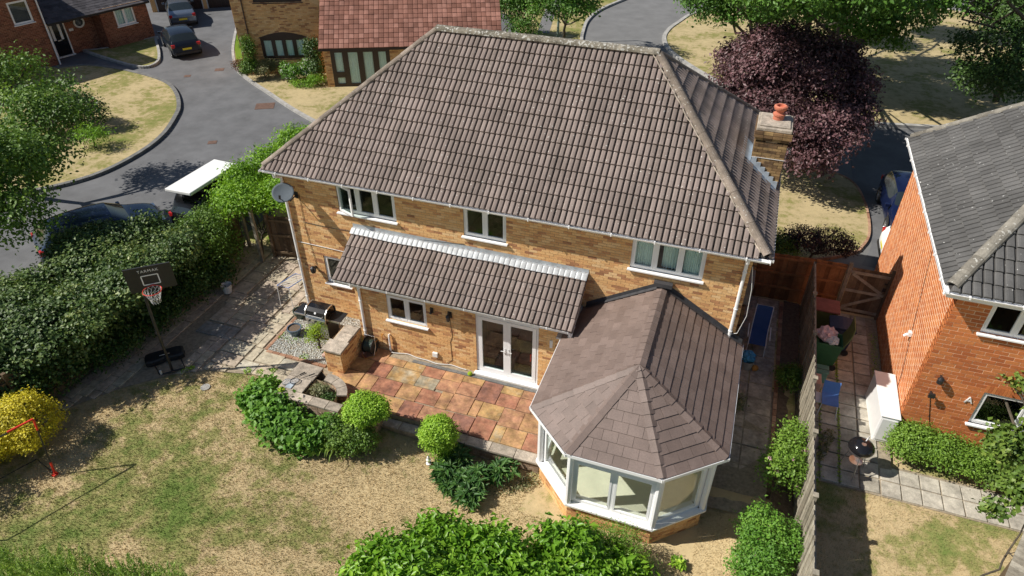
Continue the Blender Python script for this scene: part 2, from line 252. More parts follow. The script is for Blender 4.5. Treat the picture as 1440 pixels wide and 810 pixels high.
# ---------------------------------------------------------------- mesh tools
ORG = {}                                   # world offset of unrotated parents, so meshes can be written in world coordinates
class MB:
    def __init__(s): s.v = []; s.f = []; s.r = []; s.m = []
    def add(s, vs, fs, rnd=0.5, mi=0):
        o = len(s.v); s.v.extend([tuple(p) for p in vs])
        for f in fs: s.f.append(tuple(i+o for i in f)); s.r.append(rnd); s.m.append(mi)
    def box(s, x0, x1, y0, y1, z0, z1, rnd=0.5, mi=0):
        s.add([(x0,y0,z0),(x1,y0,z0),(x1,y1,z0),(x0,y1,z0),(x0,y0,z1),(x1,y0,z1),(x1,y1,z1),(x0,y1,z1)],
              [(0,3,2,1),(4,5,6,7),(0,1,5,4),(1,2,6,5),(2,3,7,6),(3,0,4,7)], rnd, mi)
    def obox(s, c, ax, ay, az, rnd=0.5, mi=0):   # oriented box by centre and half-axis vectors
        c = Vector(c); ax = Vector(ax); ay = Vector(ay); az = Vector(az)
        P = [c+i*ax+j*ay+k*az for k in (-1,1) for (i,j) in ((-1,-1),(1,-1),(1,1),(-1,1))]
        s.add(P, [(0,3,2,1),(4,5,6,7),(0,1,5,4),(1,2,6,5),(2,3,7,6),(3,0,4,7)], rnd, mi)
    def bar(s, a, b, w, h=None, rnd=0.5, mi=0, up=(0,0,1)):
        a = Vector(a); b = Vector(b); d = b-a; h = w if h is None else h
        u = Vector(up); x = d.cross(u)
        if x.length < 1e-5: x = d.cross(Vector((0,1,0)))
        x.normalize(); y = x.cross(d).normalized()
        s.obox((a+b)/2, x*w/2, d/2, y*h/2, rnd, mi)
    def tube(s, pts, r, n=8, rnd=0.5, mi=0, closed=False, caps=True):
        pts = [Vector(p) for p in pts]; rs = r if isinstance(r, (list, tuple)) else [r]*len(pts)
        rings = []; K = len(pts)
        px = None
        for i, p in enumerate(pts):
            if closed: d = pts[(i+1) % K]-pts[i-1]
            else: d = pts[min(i+1, K-1)]-pts[max(i-1, 0)]
            d.normalize()
            if px is None:
                px = d.cross(Vector((0,0,1)))
                if px.length < 1e-3: px = d.cross(Vector((1,0,0)))
            px = (px-d*px.dot(d)).normalized(); py = d.cross(px)
            rings.append([p+(px*math.cos(t)+py*math.sin(t))*rs[i] for t in [2*math.pi*k/n for k in range(n)]])
        V = [q for ring in rings for q in ring]; F = []
        for i in range(K if closed else K-1):
            for k in range(n):
                a = i*n+k; b = i*n+(k+1) % n; j = (i+1) % K
                F.append((a, b, j*n+(k+1) % n, j*n+k))
        if caps and not closed: F.append(tuple(range(n-1, -1, -1))); F.append(tuple((K-1)*n+k for k in range(n)))
        s.add(V, F, rnd, mi)
    def cyl(s, c, r, h, n=16, r2=None, rnd=0.5, mi=0, axis=(0,0,1)):
        c = Vector(c); ax = Vector(axis).normalized()
        s.tube([c, c+ax*h], [r, r if r2 is None else r2], n, rnd, mi)
    def lathe(s, c, prof, n=20, rnd=0.5, mi=0, sx=1, sy=1):
        c = Vector(c); V = []; F = []
        for (r, z) in prof:
            for k in range(n):
                t = 2*math.pi*k/n; V.append((c.x+r*math.cos(t)*sx, c.y+r*math.sin(t)*sy, c.z+z))
        for i in range(len(prof)-1):
            for k in range(n): F.append((i*n+k, i*n+(k+1) % n, (i+1)*n+(k+1) % n, (i+1)*n+k))
        s.add(V, F, rnd, mi)
    def quad(s, a, b, c, d, rnd=0.5, mi=0): s.add([a, b, c, d], [(0,1,2,3)], rnd, mi)
    def prism(s, poly, z0, z1, rnd=0.5, mi=0):      # poly: ccw list of (x, y)
        n = len(poly); V = [(x, y, z0) for x, y in poly]+[(x, y, z1) for x, y in poly]
        s.add(V, [tuple(range(n, 2*n)), tuple(range(n-1, -1, -1))]+[(i, (i+1) % n, n+(i+1) % n, n+i) for i in range(n)], rnd, mi)
    def mesh(s, name, mats, off=(0,0,0), smooth=False):
        me = bpy.data.meshes.new(name)
        ox, oy, oz = off
        me.from_pydata([(a-ox, b-oy, c-oz) for a, b, c in s.v], [], s.f)
        if not isinstance(mats, (list, tuple)): mats = [mats]
        for m in mats: me.materials.append(m)
        if len(mats) > 1: me.polygons.foreach_set('material_index', s.m)
        a = me.attributes.new('rnd', 'FLOAT', 'FACE'); a.data.foreach_set('value', s.r)
        if smooth: me.polygons.foreach_set('use_smooth', [True]*len(me.polygons))
        me.update()
        return me
    def build(s, name, mats, parent=None, smooth=False, local=False, kind=None, bevel=0):
        off = (0,0,0) if (parent is None or local) else ORG.get(parent.name, (0,0,0))
        o = bpy.data.objects.new(name, s.mesh(name, mats, off, smooth)); COL.objects.link(o)
        if parent is not None:
            o.parent = parent
            if parent.name in ORG: ORG[o.name] = ORG[parent.name]
        if kind: o['kind'] = kind
        if bevel:
            bv = o.modifiers.new('bevel', 'BEVEL'); bv.width = bevel; bv.segments = 2; bv.limit_method = 'ANGLE'
        return o
def tag(o, label=None, cat=None, group=None, kind=None):
    if label: o['label'] = label
    if cat: o['category'] = cat
    if group: o['group'] = group
    if kind: o['kind'] = kind
    return o
def thing(name, label, cat, loc=(0,0,0), rotz=0.0, group=None):
    o = bpy.data.objects.new(name, None); COL.objects.link(o); o.location = loc; o.rotation_euler = (0, 0, rotz)
    o.empty_display_size = 0.2
    if abs(rotz) < 1e-9: ORG[o.name] = tuple(loc)
    return tag(o, label, cat, group)
def put(mesh, name, mat4, parent):                  # one small piece as an object of its own, sharing mesh data
    o = bpy.data.objects.new(name, mesh); COL.objects.link(o); o.parent = parent
    o.matrix_basis = mat4
    return o
def wpos(parent, p):                                # world point -> parent's coordinates (unrotated parents)
    q = ORG.get(parent.name, (0,0,0)); return Vector(p)-Vector(q)
def copy_tree(o, parent=None):
    c = o.copy(); COL.objects.link(c); c.parent = parent
    for ch in list(o.children): copy_tree(ch, c)
    return c
def join_pieces(parent, name, meshes_mats, mat, kind='stuff', clip=None):
    """many pieces (template mesh arrays, matrices) as one mesh; clip = list of (point, normal) planes, outer side cut away"""
    V = []; F = []; Rn = []; off = 0
    for (tv, tf, rnd), m4 in meshes_mats:
        A = np.array(m4); w = tv @ A[:3, :3].T + A[:3, 3]
        V.append(w); F.extend([tuple(i+off for i in f) for f in tf]); Rn.extend([rnd]*len(tf)); off += len(tv)
    if not V: return None
    V = np.concatenate(V)
    me = bpy.data.meshes.new(name); me.from_pydata(V.tolist(), [], F); me.materials.append(mat)
    a = me.attributes.new('rnd', 'FLOAT', 'FACE'); a.data.foreach_set('value', Rn)
    if clip:
        bm = bmesh.new(); bm.from_mesh(me)
        for (p, n) in clip:
            bmesh.ops.bisect_plane(bm, geom=bm.verts[:]+bm.edges[:]+bm.faces[:], plane_co=p, plane_no=n, clear_outer=True, clear_inner=False)
        bm.to_mesh(me); bm.free()
    o = bpy.data.objects.new(name, me); COL.objects.link(o); o.parent = parent; o['kind'] = kind
    return o
def templ(mb): return np.array(mb.v, float), list(mb.f)

# ---- roof slopes covered tile by tile
def tile_template(w, ln, pans, groove=0.052, depth=0.050, flat=0.024, thick=0.046):
    """tile in local (u across, v up the slope, n out): lower edge at v=0 raised, with rolls"""
    prof = []; pw = w/pans
    for k in range(pans):
        b = k*pw
        prof += [(b, -depth), (b+groove*0.62, -depth), (b+groove*0.72, flat*0.35), (b+groove*1.15, flat*0.85), (b+pw*0.5, flat), (b+pw-groove*0.35, flat*0.8), (b+pw-groove*0.04, flat*0.2)]
    prof.append((w-0.001, -depth))
    n = len(prof); m = MB()
    V = [(u, 0.0, h+thick) for u, h in prof]+[(u, ln+0.05, h-0.004) for u, h in prof]+[(u, 0.004, -0.012 if h > -0.01 else h) for u, h in prof]
    F = [(i, i+1, n+i+1, n+i) for i in range(n-1)]+[(2*n+i, 2*n+i+1, i+1, i) for i in range(n-1)]
    m.add(V, F); return m
def flat_tile_template(w, ln, thick=0.022, gap=0.006):
    m = MB()
    a, b = gap/2, w-gap/2
    m.add([(a,0,thick),(b,0,thick),(b,ln+0.03,0.0),(a,ln+0.03,0.0),(a,0.0,-0.01),(b,0.0,-0.01),(a,ln+0.03,-0.012),(b,ln+0.03,-0.012)],
          [(0,1,2,3),(4,5,1,0),(4,0,3,6),(1,5,7,2)]); return m
def tiled_slope(parent, O, U, V, poly, w, ln, T, mat, budget=300, name='tile', bond=0.0, seed=1, v0=-0.05, jitter=0.004, lift=0.012, origin=None, pick=None):
    """poly: convex ccw (u, v) outline of the slope. T: tile template MB. Nearest `budget` whole tiles become parts, the rest one mesh"""
    rng = random.Random(seed)
    O = Vector(O)-Vector(origin if origin is not None else ORG.get(parent.name, (0,0,0))); U = Vector(U).normalized(); V = Vector(V).normalized(); Nn = U.cross(V)
    base = Matrix(((U.x, V.x, Nn.x, O.x), (U.y, V.y, Nn.y, O.y), (U.z, V.z, Nn.z, O.z), (0,0,0,1)))
    us = [p[0] for p in poly]; vs = [p[1] for p in poly]
    edges = []
    for i in range(len(poly)):
        a = poly[i]; b = poly[(i+1) % len(poly)]; ex, ey = b[0]-a[0], b[1]-a[1]; l = math.hypot(ex, ey)
        edges.append((a, (ey/l, -ex/l)))                 # outward normal of a ccw polygon
    def side(p): return max((p[0]-a[0])*n[0]+(p[1]-a[1])*n[1] for a, n in edges)
    whole = []; part = []
    rows = int(math.ceil((max(vs)-v0)/ln))
    for r in range(rows):
        v = v0+r*ln; sh = (bond*w if r % 2 else 0.0)
        c0 = int(math.floor((min(us)-sh)/w))-1; c1 = int(math.ceil((max(us)-sh)/w))+1
        for c in range(c0, c1):
            u = sh+c*w
            cs = [(u, max(v, min(vs))), (u+w, max(v, min(vs))), (u+w, v+ln), (u, v+ln)]
            sd_ = [side(p) for p in cs]
            dn = rng.uniform(-jitter, jitter); rot = rng.uniform(-0.006, 0.006)
            Mx = base @ Matrix.Translation((u, v+rng.uniform(-0.004, 0.004), lift+dn)) @ Matrix.Rotation(rot, 4, 'Z')
            if max(sd_) < 1e-4: whole.append((Mx, rng.random()))
            elif min(sd_) < -0.02 or side((u+w/2, v+ln/2)) < 0: part.append((Mx, rng.random()))
    off = Vector(ORG.get(parent.name, (0,0,0)))
    cl = CAM-off
    if pick: whole.sort(key=lambda t: (t[0].translation-cl).length)
    else: whole.sort(key=lambda t: (t[0].translation-cl).length)
    K = 8; variants = []
    for k in range(K):
        T.r = [ (k+0.5)/K ]*len(T.f); variants.append(T.mesh(name, mat))
    tv, tf = templ(T)
    for Mx, q in whole[:budget]: put(variants[int(q*K) % K], name, Mx, parent)
    rest = [((tv, tf, q), Mx) for Mx, q in whole[budget:]]
    if rest: join_pieces(parent, name+'s_beyond', rest, mat)
    if part:
        # cut tiles along the hips
        planes = []
        for a, n in edges:
            if abs(n[1]) > 0.99 and n[1] < 0: continue   # keep the overhang at the eave
            p = base @ Vector((a[0], a[1], 0)); nn = (base.to_3x3() @ Vector((n[0], n[1], 0)))
            planes.append((p, nn))
        join_pieces(parent, 'cut_'+name+'s', [((tv, tf, q), Mx) for Mx, q in part], mat, clip=planes)
def deck(name, parent, pts, mat, under=0.03):
    m = MB(); n = len(pts); P = [Vector(p) for p in pts]
    nn = (P[1]-P[0]).cross(P[2]-P[0]).normalized()
    m.add(P+[p-nn*0.10 for p in P], [tuple(range(n)), tuple(range(2*n-1, n-1, -1))]+[(i, n+i, n+(i+1) % n, (i+1) % n) for i in range(n)])
    return m.build(name, mat, parent)
def cap_tiles(parent, a, b, r, seg, mat, name='ridge_tile', seed=3, flat=0.75, n=7, spread=180):
    """overlapping half-round tiles along a line, one object each"""
    a = wpos(parent, a); b = wpos(parent, b); d = (b-a); L = d.length; d.normalize(); k = max(1, int(round(L/seg))); s = L/k
    x = d.cross(Vector((0,0,1))).normalized(); z = x.cross(d).normalized()
    rng = random.Random(seed); variants = []
    for q in range(5):
        m = MB(); V = []; t0 = math.radians((180-spread)/2)
        for (yy, rr) in ((-0.01, r*1.02), (s*0.92, r*1.0), (s+0.035, r*0.93)):
            for i in range(n+1):
                t = t0+math.radians(spread)*i/n; V.append((rr*math.cos(t), yy, rr*flat*math.sin(t)))
            for i in range(n, -1, -1):
                t = t0+math.radians(spread)*i/n; V.append(((rr-0.02)*math.cos(t), yy, (rr-0.02)*flat*math.sin(t)))
        w = 2*(n+1); F = []
        for j in range(2):
            for i in range(w): F.append((j*w+i, j*w+(i+1) % w, (j+1)*w+(i+1) % w, (j+1)*w+i))
        for j in (0, 2):
            for i in range(n): F.append((j*w+i, j*w+i+1, j*w+w-2-i, j*w+w-1-i))
        m.add(V, F, (q+0.5)/5); variants.append(m.mesh(name, mat))
    B = Matrix(((x.x, d.x, z.x, 0), (x.y, d.y, z.y, 0), (x.z, d.z, z.z, 0), (0,0,0,1)))
    for i in range(k):
        p = a+d*s*i
        put(variants[rng.randrange(5)], name, Matrix.Translation(p+z*rng.uniform(-0.004, 0.006)) @ B @ Matrix.Rotation(rng.uniform(-0.012, 0.012), 4, 'Z'), parent)

# ---- brick walls: backing with openings, bricks proud of the mortar
BR_CACHE = {}
def brick_wall(parent, O, U, W, H, openings, mat, mortar, name='wall', budget=300, proud=0.007, seed=5, thick=0.25, u_start=0.0, top_poly=None, bl=0.215, bh=0.065, jt=0.010, soldier=(), dist=None, reveal=0.11, rot_parent=None):
    """O: lower left corner seen from outside, U: direction to the right. Outward normal = U x Z rotated -> (U.y,-U.x)"""
    rng = random.Random(seed)
    off = Vector(ORG.get(parent.name, (0,0,0)))
    O = Vector(O)-off; U = Vector(U).normalized(); Z = Vector((0,0,1)); Nn = U.cross(Z)
    us = sorted(set([0, W]+[c for o in openings for c in (o[0], o[1]) if 0 < c < W])); vs = sorted(set([0, H]+[c for o in openings for c in (o[2], o[3]) if 0 < c < H]))
    m = MB()
    P = lambda u, v, d=0: O+U*u+Z*v-Nn*d
    for i in range(len(us)-1):
        for j in range(len(vs)-1):
            cu = (us[i]+us[i+1])/2; cv = (vs[j]+vs[j+1])/2
            if any(o[0] < cu < o[1] and o[2] < cv < o[3] for o in openings): continue
            m.quad(P(us[i], vs[j]), P(us[i+1], vs[j]), P(us[i+1], vs[j+1]), P(us[i], vs[j+1]))
    for o in openings:
        a, b, c, d = max(o[0], 0), min(o[1], W), max(o[2], 0), min(o[3], H)
        m.quad(P(a, c), P(a, c, reveal), P(a, d, reveal), P(a, d)); m.quad(P(b, c, reveal), P(b, c), P(b, d), P(b, d, reveal))
        m.quad(P(a, d), P(a, d, reveal), P(b, d, reveal), P(b, d)); m.quad(P(a, c, reveal), P(a, c), P(b, c), P(b, c, reveal))
    m.quad(P(0, H), P(W, H), P(W, H, thick), P(0, H, thick)); m.quad(P(0, 0, thick), P(0, 0), P(0, H), P(0, H, thick)); m.quad(P(W, 0), P(W, 0, thick), P(W, H, thick), P(W, H))
    off0 = ORG.get(parent.name)
    wall = m.build(name, mortar, parent, local=True)
    if off0: ORG[wall.name] = off0
    # bricks
    course = bh+jt; unit = bl+jt; pieces = []
    for r in range(int(H/course)+1):
        z0 = r*course+jt/2; z1 = min(z0+bh, H)
        if z1-z0 < 0.02: continue
        s = -unit/2 if r % 2 else 0.0
        u = s-u_start
        while u < W:
            a, b = max(u, 0), min(u+bl, W)
            u += unit
            if b-a < 0.03: continue
            segs = [(a, b)]
            for o in openings:
                if z1 > o[2]+0.02 and z0 < o[3]-0.02:
                    ns = []
                    for (p, q) in segs:
                        if q <= o[0] or p >= o[1]: ns.append((p, q))
                        else:
                            if p < o[0]-0.02: ns.append((p, o[0]))
                            if q > o[1]+0.02: ns.append((o[1], q))
                    segs = ns
            for (p, q) in segs: pieces.append((p, q-p, z0, z1-z0))
    cl = CAM-off
    def wp(p): return O+U*(p[0]+p[1]/2)+Z*(p[2]+p[3]/2)
    if dist is None: pieces.sort(key=lambda p: (wp(p)-cl).length)
    key = (mat.name, proud)
    if key not in BR_CACHE:
        vs_ = []
        for k in range(12):
            b = MB(); e = 0.03
            b.add([(0,0,0),(1,0,0),(1,0,1),(0,0,1),(0,1,0),(1,1,0),(1,1,1),(0,1,1)], [(0,1,2,3),(4,5,1,0),(1,5,6,2),(2,6,7,3),(0,3,7,4)], (k+0.5)/12)
            vs_.append(b.mesh('brick', mat))
        BR_CACHE[key] = vs_
    var = BR_CACHE[key]
    tv = np.array([(0,0,0),(1,0,0),(1,0,1),(0,0,1),(0,1,0),(1,1,0),(1,1,1),(0,1,1)], float); tf = [(0,1,2,3),(4,5,1,0),(1,5,6,2),(2,6,7,3),(0,3,7,4)]
    rest = []
    for i, (p, w, z0, h) in enumerate(pieces):
        pr = proud+rng.uniform(-0.002, 0.003); tilt = rng.uniform(-0.004, 0.004)
        C = O+U*p+Z*z0+Nn*pr
        q = rng.random()
        Mx = Matrix(((U.x*w, -Nn.x*(0.02+pr), 0, C.x), (U.y*w, -Nn.y*(0.02+pr), 0, C.y), (0, -Nn.z, h, C.z), (0,0,0,1)))
        if i < budget: put(var[int(q*12) % 12], 'brick', Mx, wall)
        else: rest.append(((tv, tf, q), Mx))
    if rest: join_pieces(wall, 'bricks_beyond', rest, mat)
    return wall

# ---- windows
def window(parent, O, U, W, H, lights=(1,), name='window', frame=None, depth=0.05, fw=0.055, sash=0.045, transom=None, sill=True, glass=None, sill_out=0.12, set_back=0.03, open_top=None, bars=None):
    """framed window, O lower-left outside corner; lights = relative widths; returns the frame part"""
    frame = frame or M['upvc']; glass = glass or M['glass']
    O = Vector(O); U = Vector(U).normalized(); Z = Vector((0,0,1)); Nn = U.cross(Z)
    def B(m, u0, u1, z0, z1, d0, d1):
        c = O+U*(u0+u1)/2+Z*(z0+z1)/2+Nn*(d0+d1)/2
        m.obox(c, U*abs(u1-u0)/2, Nn*abs(d1-d0)/2, Z*abs(z1-z0)/2)
    m = MB(); s = -set_back
    B(m, 0, fw, 0, H, s-depth, s); B(m, W-fw, W, 0, H, s-depth, s); B(m, fw, W-fw, 0, fw, s-depth, s-0.001); B(m, fw, W-fw, H-fw, H, s-depth, s-0.001)
    tot = sum(lights); u = fw; inner = W-2*fw; panes = []
    for i, l in enumerate(lights):
        w = inner*l/tot
        if i < len(lights)-1: B(m, u+w-fw/2, u+w+fw/2, fw, H-fw, s-depth, s-0.002)
        a = u+(fw/2 if i else 0); b = u+w-(fw/2 if i < len(lights)-1 else 0)
        zs = [(fw, H-fw)]
        if transom and (transom is True or i in transom[1]):
            t = transom[0]*H; B(m, a, b, t-fw/2, t+fw/2, s-depth, s-0.003); zs = [(fw, t-fw/2), (t+fw/2, H-fw)]
        for (c, d) in zs:
            # sash around each pane
            so = s+0.008
            B(m, a, a+sash, c, d, s-depth+0.01, so); B(m, b-sash, b, c, d, s-depth+0.01, so); B(m, a+sash, b-sash, c, c+sash, s-depth+0.01, so-0.001); B(m, a+sash, b-sash, d-sash, d, s-depth+0.01, so-0.001)
            panes.append((a+sash, b-sash, c+sash, d-sash))
        u += w
    wf = m.build(name, frame, parent)
    for (a, b, c, d) in panes:
        g = MB(); B(g, a-0.004, b+0.004, c-0.004, d+0.004, s-depth*0.6, s-depth*0.45); g.build('pane', glass, wf)
    if sill:
        g = MB(); B(g, -0.05, W+0.05, -0.045, 0.0, s-0.04, sill_out-0.03); g.build('sill', frame, wf, bevel=0.006)
    return wf
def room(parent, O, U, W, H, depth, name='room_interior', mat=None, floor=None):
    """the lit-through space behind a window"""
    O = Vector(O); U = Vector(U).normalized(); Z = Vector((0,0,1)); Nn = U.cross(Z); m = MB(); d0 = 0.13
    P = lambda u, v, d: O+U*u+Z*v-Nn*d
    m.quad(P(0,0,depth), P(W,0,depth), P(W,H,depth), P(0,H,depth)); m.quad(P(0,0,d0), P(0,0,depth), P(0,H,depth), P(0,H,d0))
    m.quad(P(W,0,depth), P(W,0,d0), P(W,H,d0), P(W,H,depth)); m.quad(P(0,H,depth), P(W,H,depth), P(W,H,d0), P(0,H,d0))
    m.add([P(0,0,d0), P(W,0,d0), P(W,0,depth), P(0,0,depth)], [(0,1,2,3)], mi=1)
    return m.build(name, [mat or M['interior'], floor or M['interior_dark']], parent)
def curtain(parent, O, U, W, H, name='curtain', mat=None, folds=9, amp=0.03, back=0.125):
    O = Vector(O); U = Vector(U).normalized(); Z = Vector((0,0,1)); Nn = U.cross(Z); m = MB(); V = []; F = []; n = folds*6
    for i in range(n+1):
        t = i/n; d = back+amp*math.sin(t*folds*2*math.pi)+amp*0.4*math.sin(t*17)
        for z in (0, H): V.append(O+U*(t*W)+Z*z-Nn*d)
    for i in range(n): F.append((2*i, 2*i+2, 2*i+3, 2*i+1))
    m.add(V, F); return m.build(name, mat or M['curtain'], parent, smooth=True)

# ---------------------------------------------------------------- foliage
def leaves_mesh(name, P, Nrm, size, aspect, mat, rng, droop=0.2, size_var=0.5, rnd=None, dirs=None, fold=0.25, blunt=0.45):
    """one folded 4-corner blade per point, as a numpy-built mesh"""
    n = len(P)
    if dirs is None:
        d = rng.normal(size=(n, 3)); d[:, 2] -= droop
    else: d = dirs+rng.normal(size=(n, 3))*0.15
    d -= Nrm*(d*Nrm).sum(1, keepdims=True)*0.85
    d /= np.linalg.norm(d, axis=1, keepdims=True)+1e-9
    s = np.cross(d, Nrm); s /= np.linalg.norm(s, axis=1, keepdims=True)+1e-9
    nn = np.cross(s, d)
    L = size*(1+size_var*rng.uniform(-1, 1, size=(n, 1))); Wd = L*aspect*0.5
    a = P-d*L*0.5; c = P+d*L*0.5-nn*L*0.10
    mid = P+d*L*(blunt-0.5)
    l = mid+s*Wd+nn*L*fold*0.35; r = mid-s*Wd+nn*L*fold*0.35
    V = np.stack([a, l, c, r], 1).reshape(-1, 3)
    T = np.empty((n, 2, 3), np.int32); b = np.arange(n)*4
    T[:, 0] = np.stack([b, b+2, b+1], 1); T[:, 1] = np.stack([b, b+3, b+2], 1)
    me = bpy.data.meshes.new(name)
    me.vertices.add(4*n); me.vertices.foreach_set('co', V.astype(np.float32).ravel())
    me.loops.add(6*n); me.loops.foreach_set('vertex_index', T.ravel())
    me.polygons.add(2*n); me.polygons.foreach_set('loop_start', np.arange(0, 6*n, 3, dtype=np.int32)); me.polygons.foreach_set('loop_total', np.full(2*n, 3, np.int32))
    me.update(calc_edges=True); me.materials.append(mat)
    at = me.attributes.new('rnd', 'FLOAT', 'FACE')
    rr = rng.uniform(0, 1, n) if rnd is None else rnd
    at.data.foreach_set('value', np.repeat(np.clip(rr, 0, 1), 2).astype(np.float32))
    return me
def lobes_points(lobes, n_clusters, per, cr, rng, shell=0.72, zmin=None, flat=0.5, gaps=0.25, lump=0):
    lobes = np.array(lobes, float)
    if lump:
        extra = []
        for l in lobes:
            for k in range(lump):
                d = rng.normal(size=3); d /= np.linalg.norm(d); d[2] = abs(d[2])*0.9-0.15; f = rng.uniform(0.28, 0.46)
                extra.append([l[0]+d[0]*l[3]*0.86, l[1]+d[1]*l[4]*0.86, l[2]+d[2]*l[5]*0.86, l[3]*f, l[4]*f, l[5]*f*1.05])
        base = lobes*1.0; base[:, 3:] *= 0.86; lobes = np.concatenate([base, np.array(extra)])
    vol = (lobes[:, 3]*lobes[:, 4]*lobes[:, 5])**(2/3.); pr = vol/vol.sum()
    C = []; CN = []; LR = []; lr = rng.uniform(0, 1, len(lobes))
    gdir = rng.normal(size=(14, 3)); gdir /= np.linalg.norm(gdir, axis=1, keepdims=True)
    tries = 0
    while len(C) < n_clusters and tries < n_clusters*12:
        tries += 1
        k = rng.choice(len(lobes), p=pr); d = rng.normal(size=3); d /= np.linalg.norm(d)
        if d[2] < -0.55: continue
        if (gdir@d).max() > 0.93 and rng.random() < gaps*2: continue
        rad = shell+(1-shell)*rng.random()**0.6
        rad *= 1+0.13*math.sin(d[0]*7+k*2.1)*math.sin(d[1]*6+k)*1.0+rng.normal()*0.04
        p = lobes[k, :3]+d*rad*lobes[k, 3:6]
        if zmin is not None and p[2] < zmin: continue
        q = (p-lobes[:, :3])/lobes[:, 3:6]; dd = np.sqrt((q**2).sum(1)); dd[k] = 9
        if dd.min() < 0.62 and rng.random() < 0.85: continue
        nd = d/lobes[k, 3:6]; nd /= np.linalg.norm(nd)
        C.append(p); CN.append(nd); LR.append(lr[k])
    C = np.array(C); CN = np.array(CN); n = len(C)
    P = np.repeat(C, per, 0)+rng.normal(size=(n*per, 3))*cr*np.array([1, 1, flat+0.2])
    N = np.repeat(CN, per, 0)*0.7+np.array([0, 0, 0.55])+rng.normal(size=(n*per, 3))*0.42
    N /= np.linalg.norm(N, axis=1, keepdims=True)
    cv = np.repeat(rng.uniform(0, 1, n), per); rnd = 0.36*np.repeat(np.array(LR), per)+0.28*cv+0.36*rng.uniform(0, 1, n*per)
    return P, N, rnd, C
def limb(m, a, b, r0, r1, rng, bend=0.12, n=5):
    a = np.array(a, float); b = np.array(b, float); L = np.linalg.norm(b-a); pts = []
    off = rng.normal(size=3)*bend*L*0.5
    for i in range(n):
        t = i/(n-1); pts.append(tuple(a+(b-a)*t+off*math.sin(math.pi*t)+rng.normal(size=3)*0.02*L*(0 < i < n-1)))
    m.tube(pts, [r0+(r1-r0)*i/(n-1) for i in range(n)], 6, caps=False)
def plant(name, label, cat, base, lobes, n, per, cr, size, aspect, mat, seed, group=None, stems=True, bark='bark', trunk_r=0.05, fork=0.35, shell=0.72, droop=0.2, zmin=None, gaps=0.25, nlimb=10, fold=0.25, core=0.0, crown='foliage', trunk='stem', flat=0.5, extra=None, lump=7):
    rng = np.random.default_rng(seed)
    root = thing(name, label, cat, base, 0, group)
    P, N, rnd, C = lobes_points(lobes, n, per, cr, rng, shell, zmin, flat, gaps, lump)
    if core:
        P2, N2, r2, _ = lobes_points([(a, b, c, d*0.7, e*0.7, f*0.7) for a, b, c, d, e, f in lobes], int(n*core), max(2, per//2), cr*1.4, rng, 0.35, zmin, flat, 0)
        P = np.concatenate([P, P2]); N = np.concatenate([N, N2]); rnd = np.concatenate([rnd, r2*0.8])
    P = P-np.array(base)
    me = leaves_mesh(crown, P, N, size, aspect, mat, rng, droop, rnd=rnd, fold=fold)
    o = bpy.data.objects.new(crown, me); COL.objects.link(o); o.parent = root
    if stems:
        m = MB(); L = np.array(lobes, float); top = L[:, :3].mean(0)
        fk = np.array([base[0]+(top[0]-base[0])*fork*0.6, base[1]+(top[1]-base[1])*fork*0.6, base[2]+(top[2]-base[2])*fork])
        limb(m, base, fk, trunk_r, trunk_r*0.75, rng, 0.05)
        idx = rng.choice(len(C), size=min(nlimb*3, len(C)), replace=False)
        for l in L: limb(m, fk, l[:3], trunk_r*0.6, trunk_r*0.28, rng)
        for i in idx:
            l = L[np.argmin(((L[:, :3]-C[i])**2).sum(1)), :3]; limb(m, fk+(l-fk)*rng.uniform(0.5, 1), C[i], trunk_r*0.28, trunk_r*0.08, rng, 0.15, 4)
        m.build(trunk, M[bark], root)
    if extra:
        en, emat, cnt, esz = extra
        idx = rng.choice(len(C), size=min(cnt, len(C)), replace=False); FP = []; FN = []
        for i in idx:
            k = 7; c = C[i]-np.array(base)+np.array([0, 0, 0.02])
            FP.append(c+rng.normal(size=(k, 3))*esz*0.5); nn = rng.normal(size=(k, 3))*0.5+np.array([-0.2, -0.4, 0.8]); FN.append(nn/np.linalg.norm(nn, axis=1, keepdims=True))
        e = leaves_mesh(en, np.concatenate(FP), np.concatenate(FN), esz, 0.9, emat, rng, fold=0.1)
        eo = bpy.data.objects.new(en, e); COL.objects.link(eo); eo.parent = root; eo['kind'] = 'stuff'
    return root
def straps(name, label, cat, base, r, h, n, length, width, mat, seed, group=None, spread=1.0, partname='leaf_blades', lean=(0, 0)):
    """arching strap leaves from a base patch"""
    rng = np.random.default_rng(seed); root = thing(name, label, cat, base, 0, group); m = MB()
    for i in range(n):
        a = rng.uniform(0, 2*math.pi); rr = r*math.sqrt(rng.random())*0.6; x, y = rr*math.cos(a), rr*math.sin(a)
        b = a+rng.normal()*0.5; out = spread*rng.uniform(0.35, 1.0); L = length*rng.uniform(0.6, 1.15); w = width*rng.uniform(0.7, 1.2)
        dx, dy = math.cos(b)*out+lean[0], math.sin(b)*out+lean[1]; pts = []; sx, sy = -math.sin(b)*w/2, math.cos(b)*w/2
        for k in range(5):
            t = k/4; z = h*rng.uniform(0.95, 1.05)*(1.25*t-0.75*t*t*out*1.4); ww = (1-t**2.2)
            pts.append(((x+dx*L*t, y+dy*L*t, max(0.02, z)), ww))
        V = []; F = []
        for (p, ww) in pts: V += [(p[0]+sx*ww, p[1]+sy*ww, p[2]), (p[0]-sx*ww, p[1]-sy*ww, p[2]+0.002)]
        for k in range(4): F.append((2*k, 2*k+2, 2*k+3, 2*k+1))
        m.add(V, F, rng.random())
    m.build(partname, mat, root, local=True)
    return root

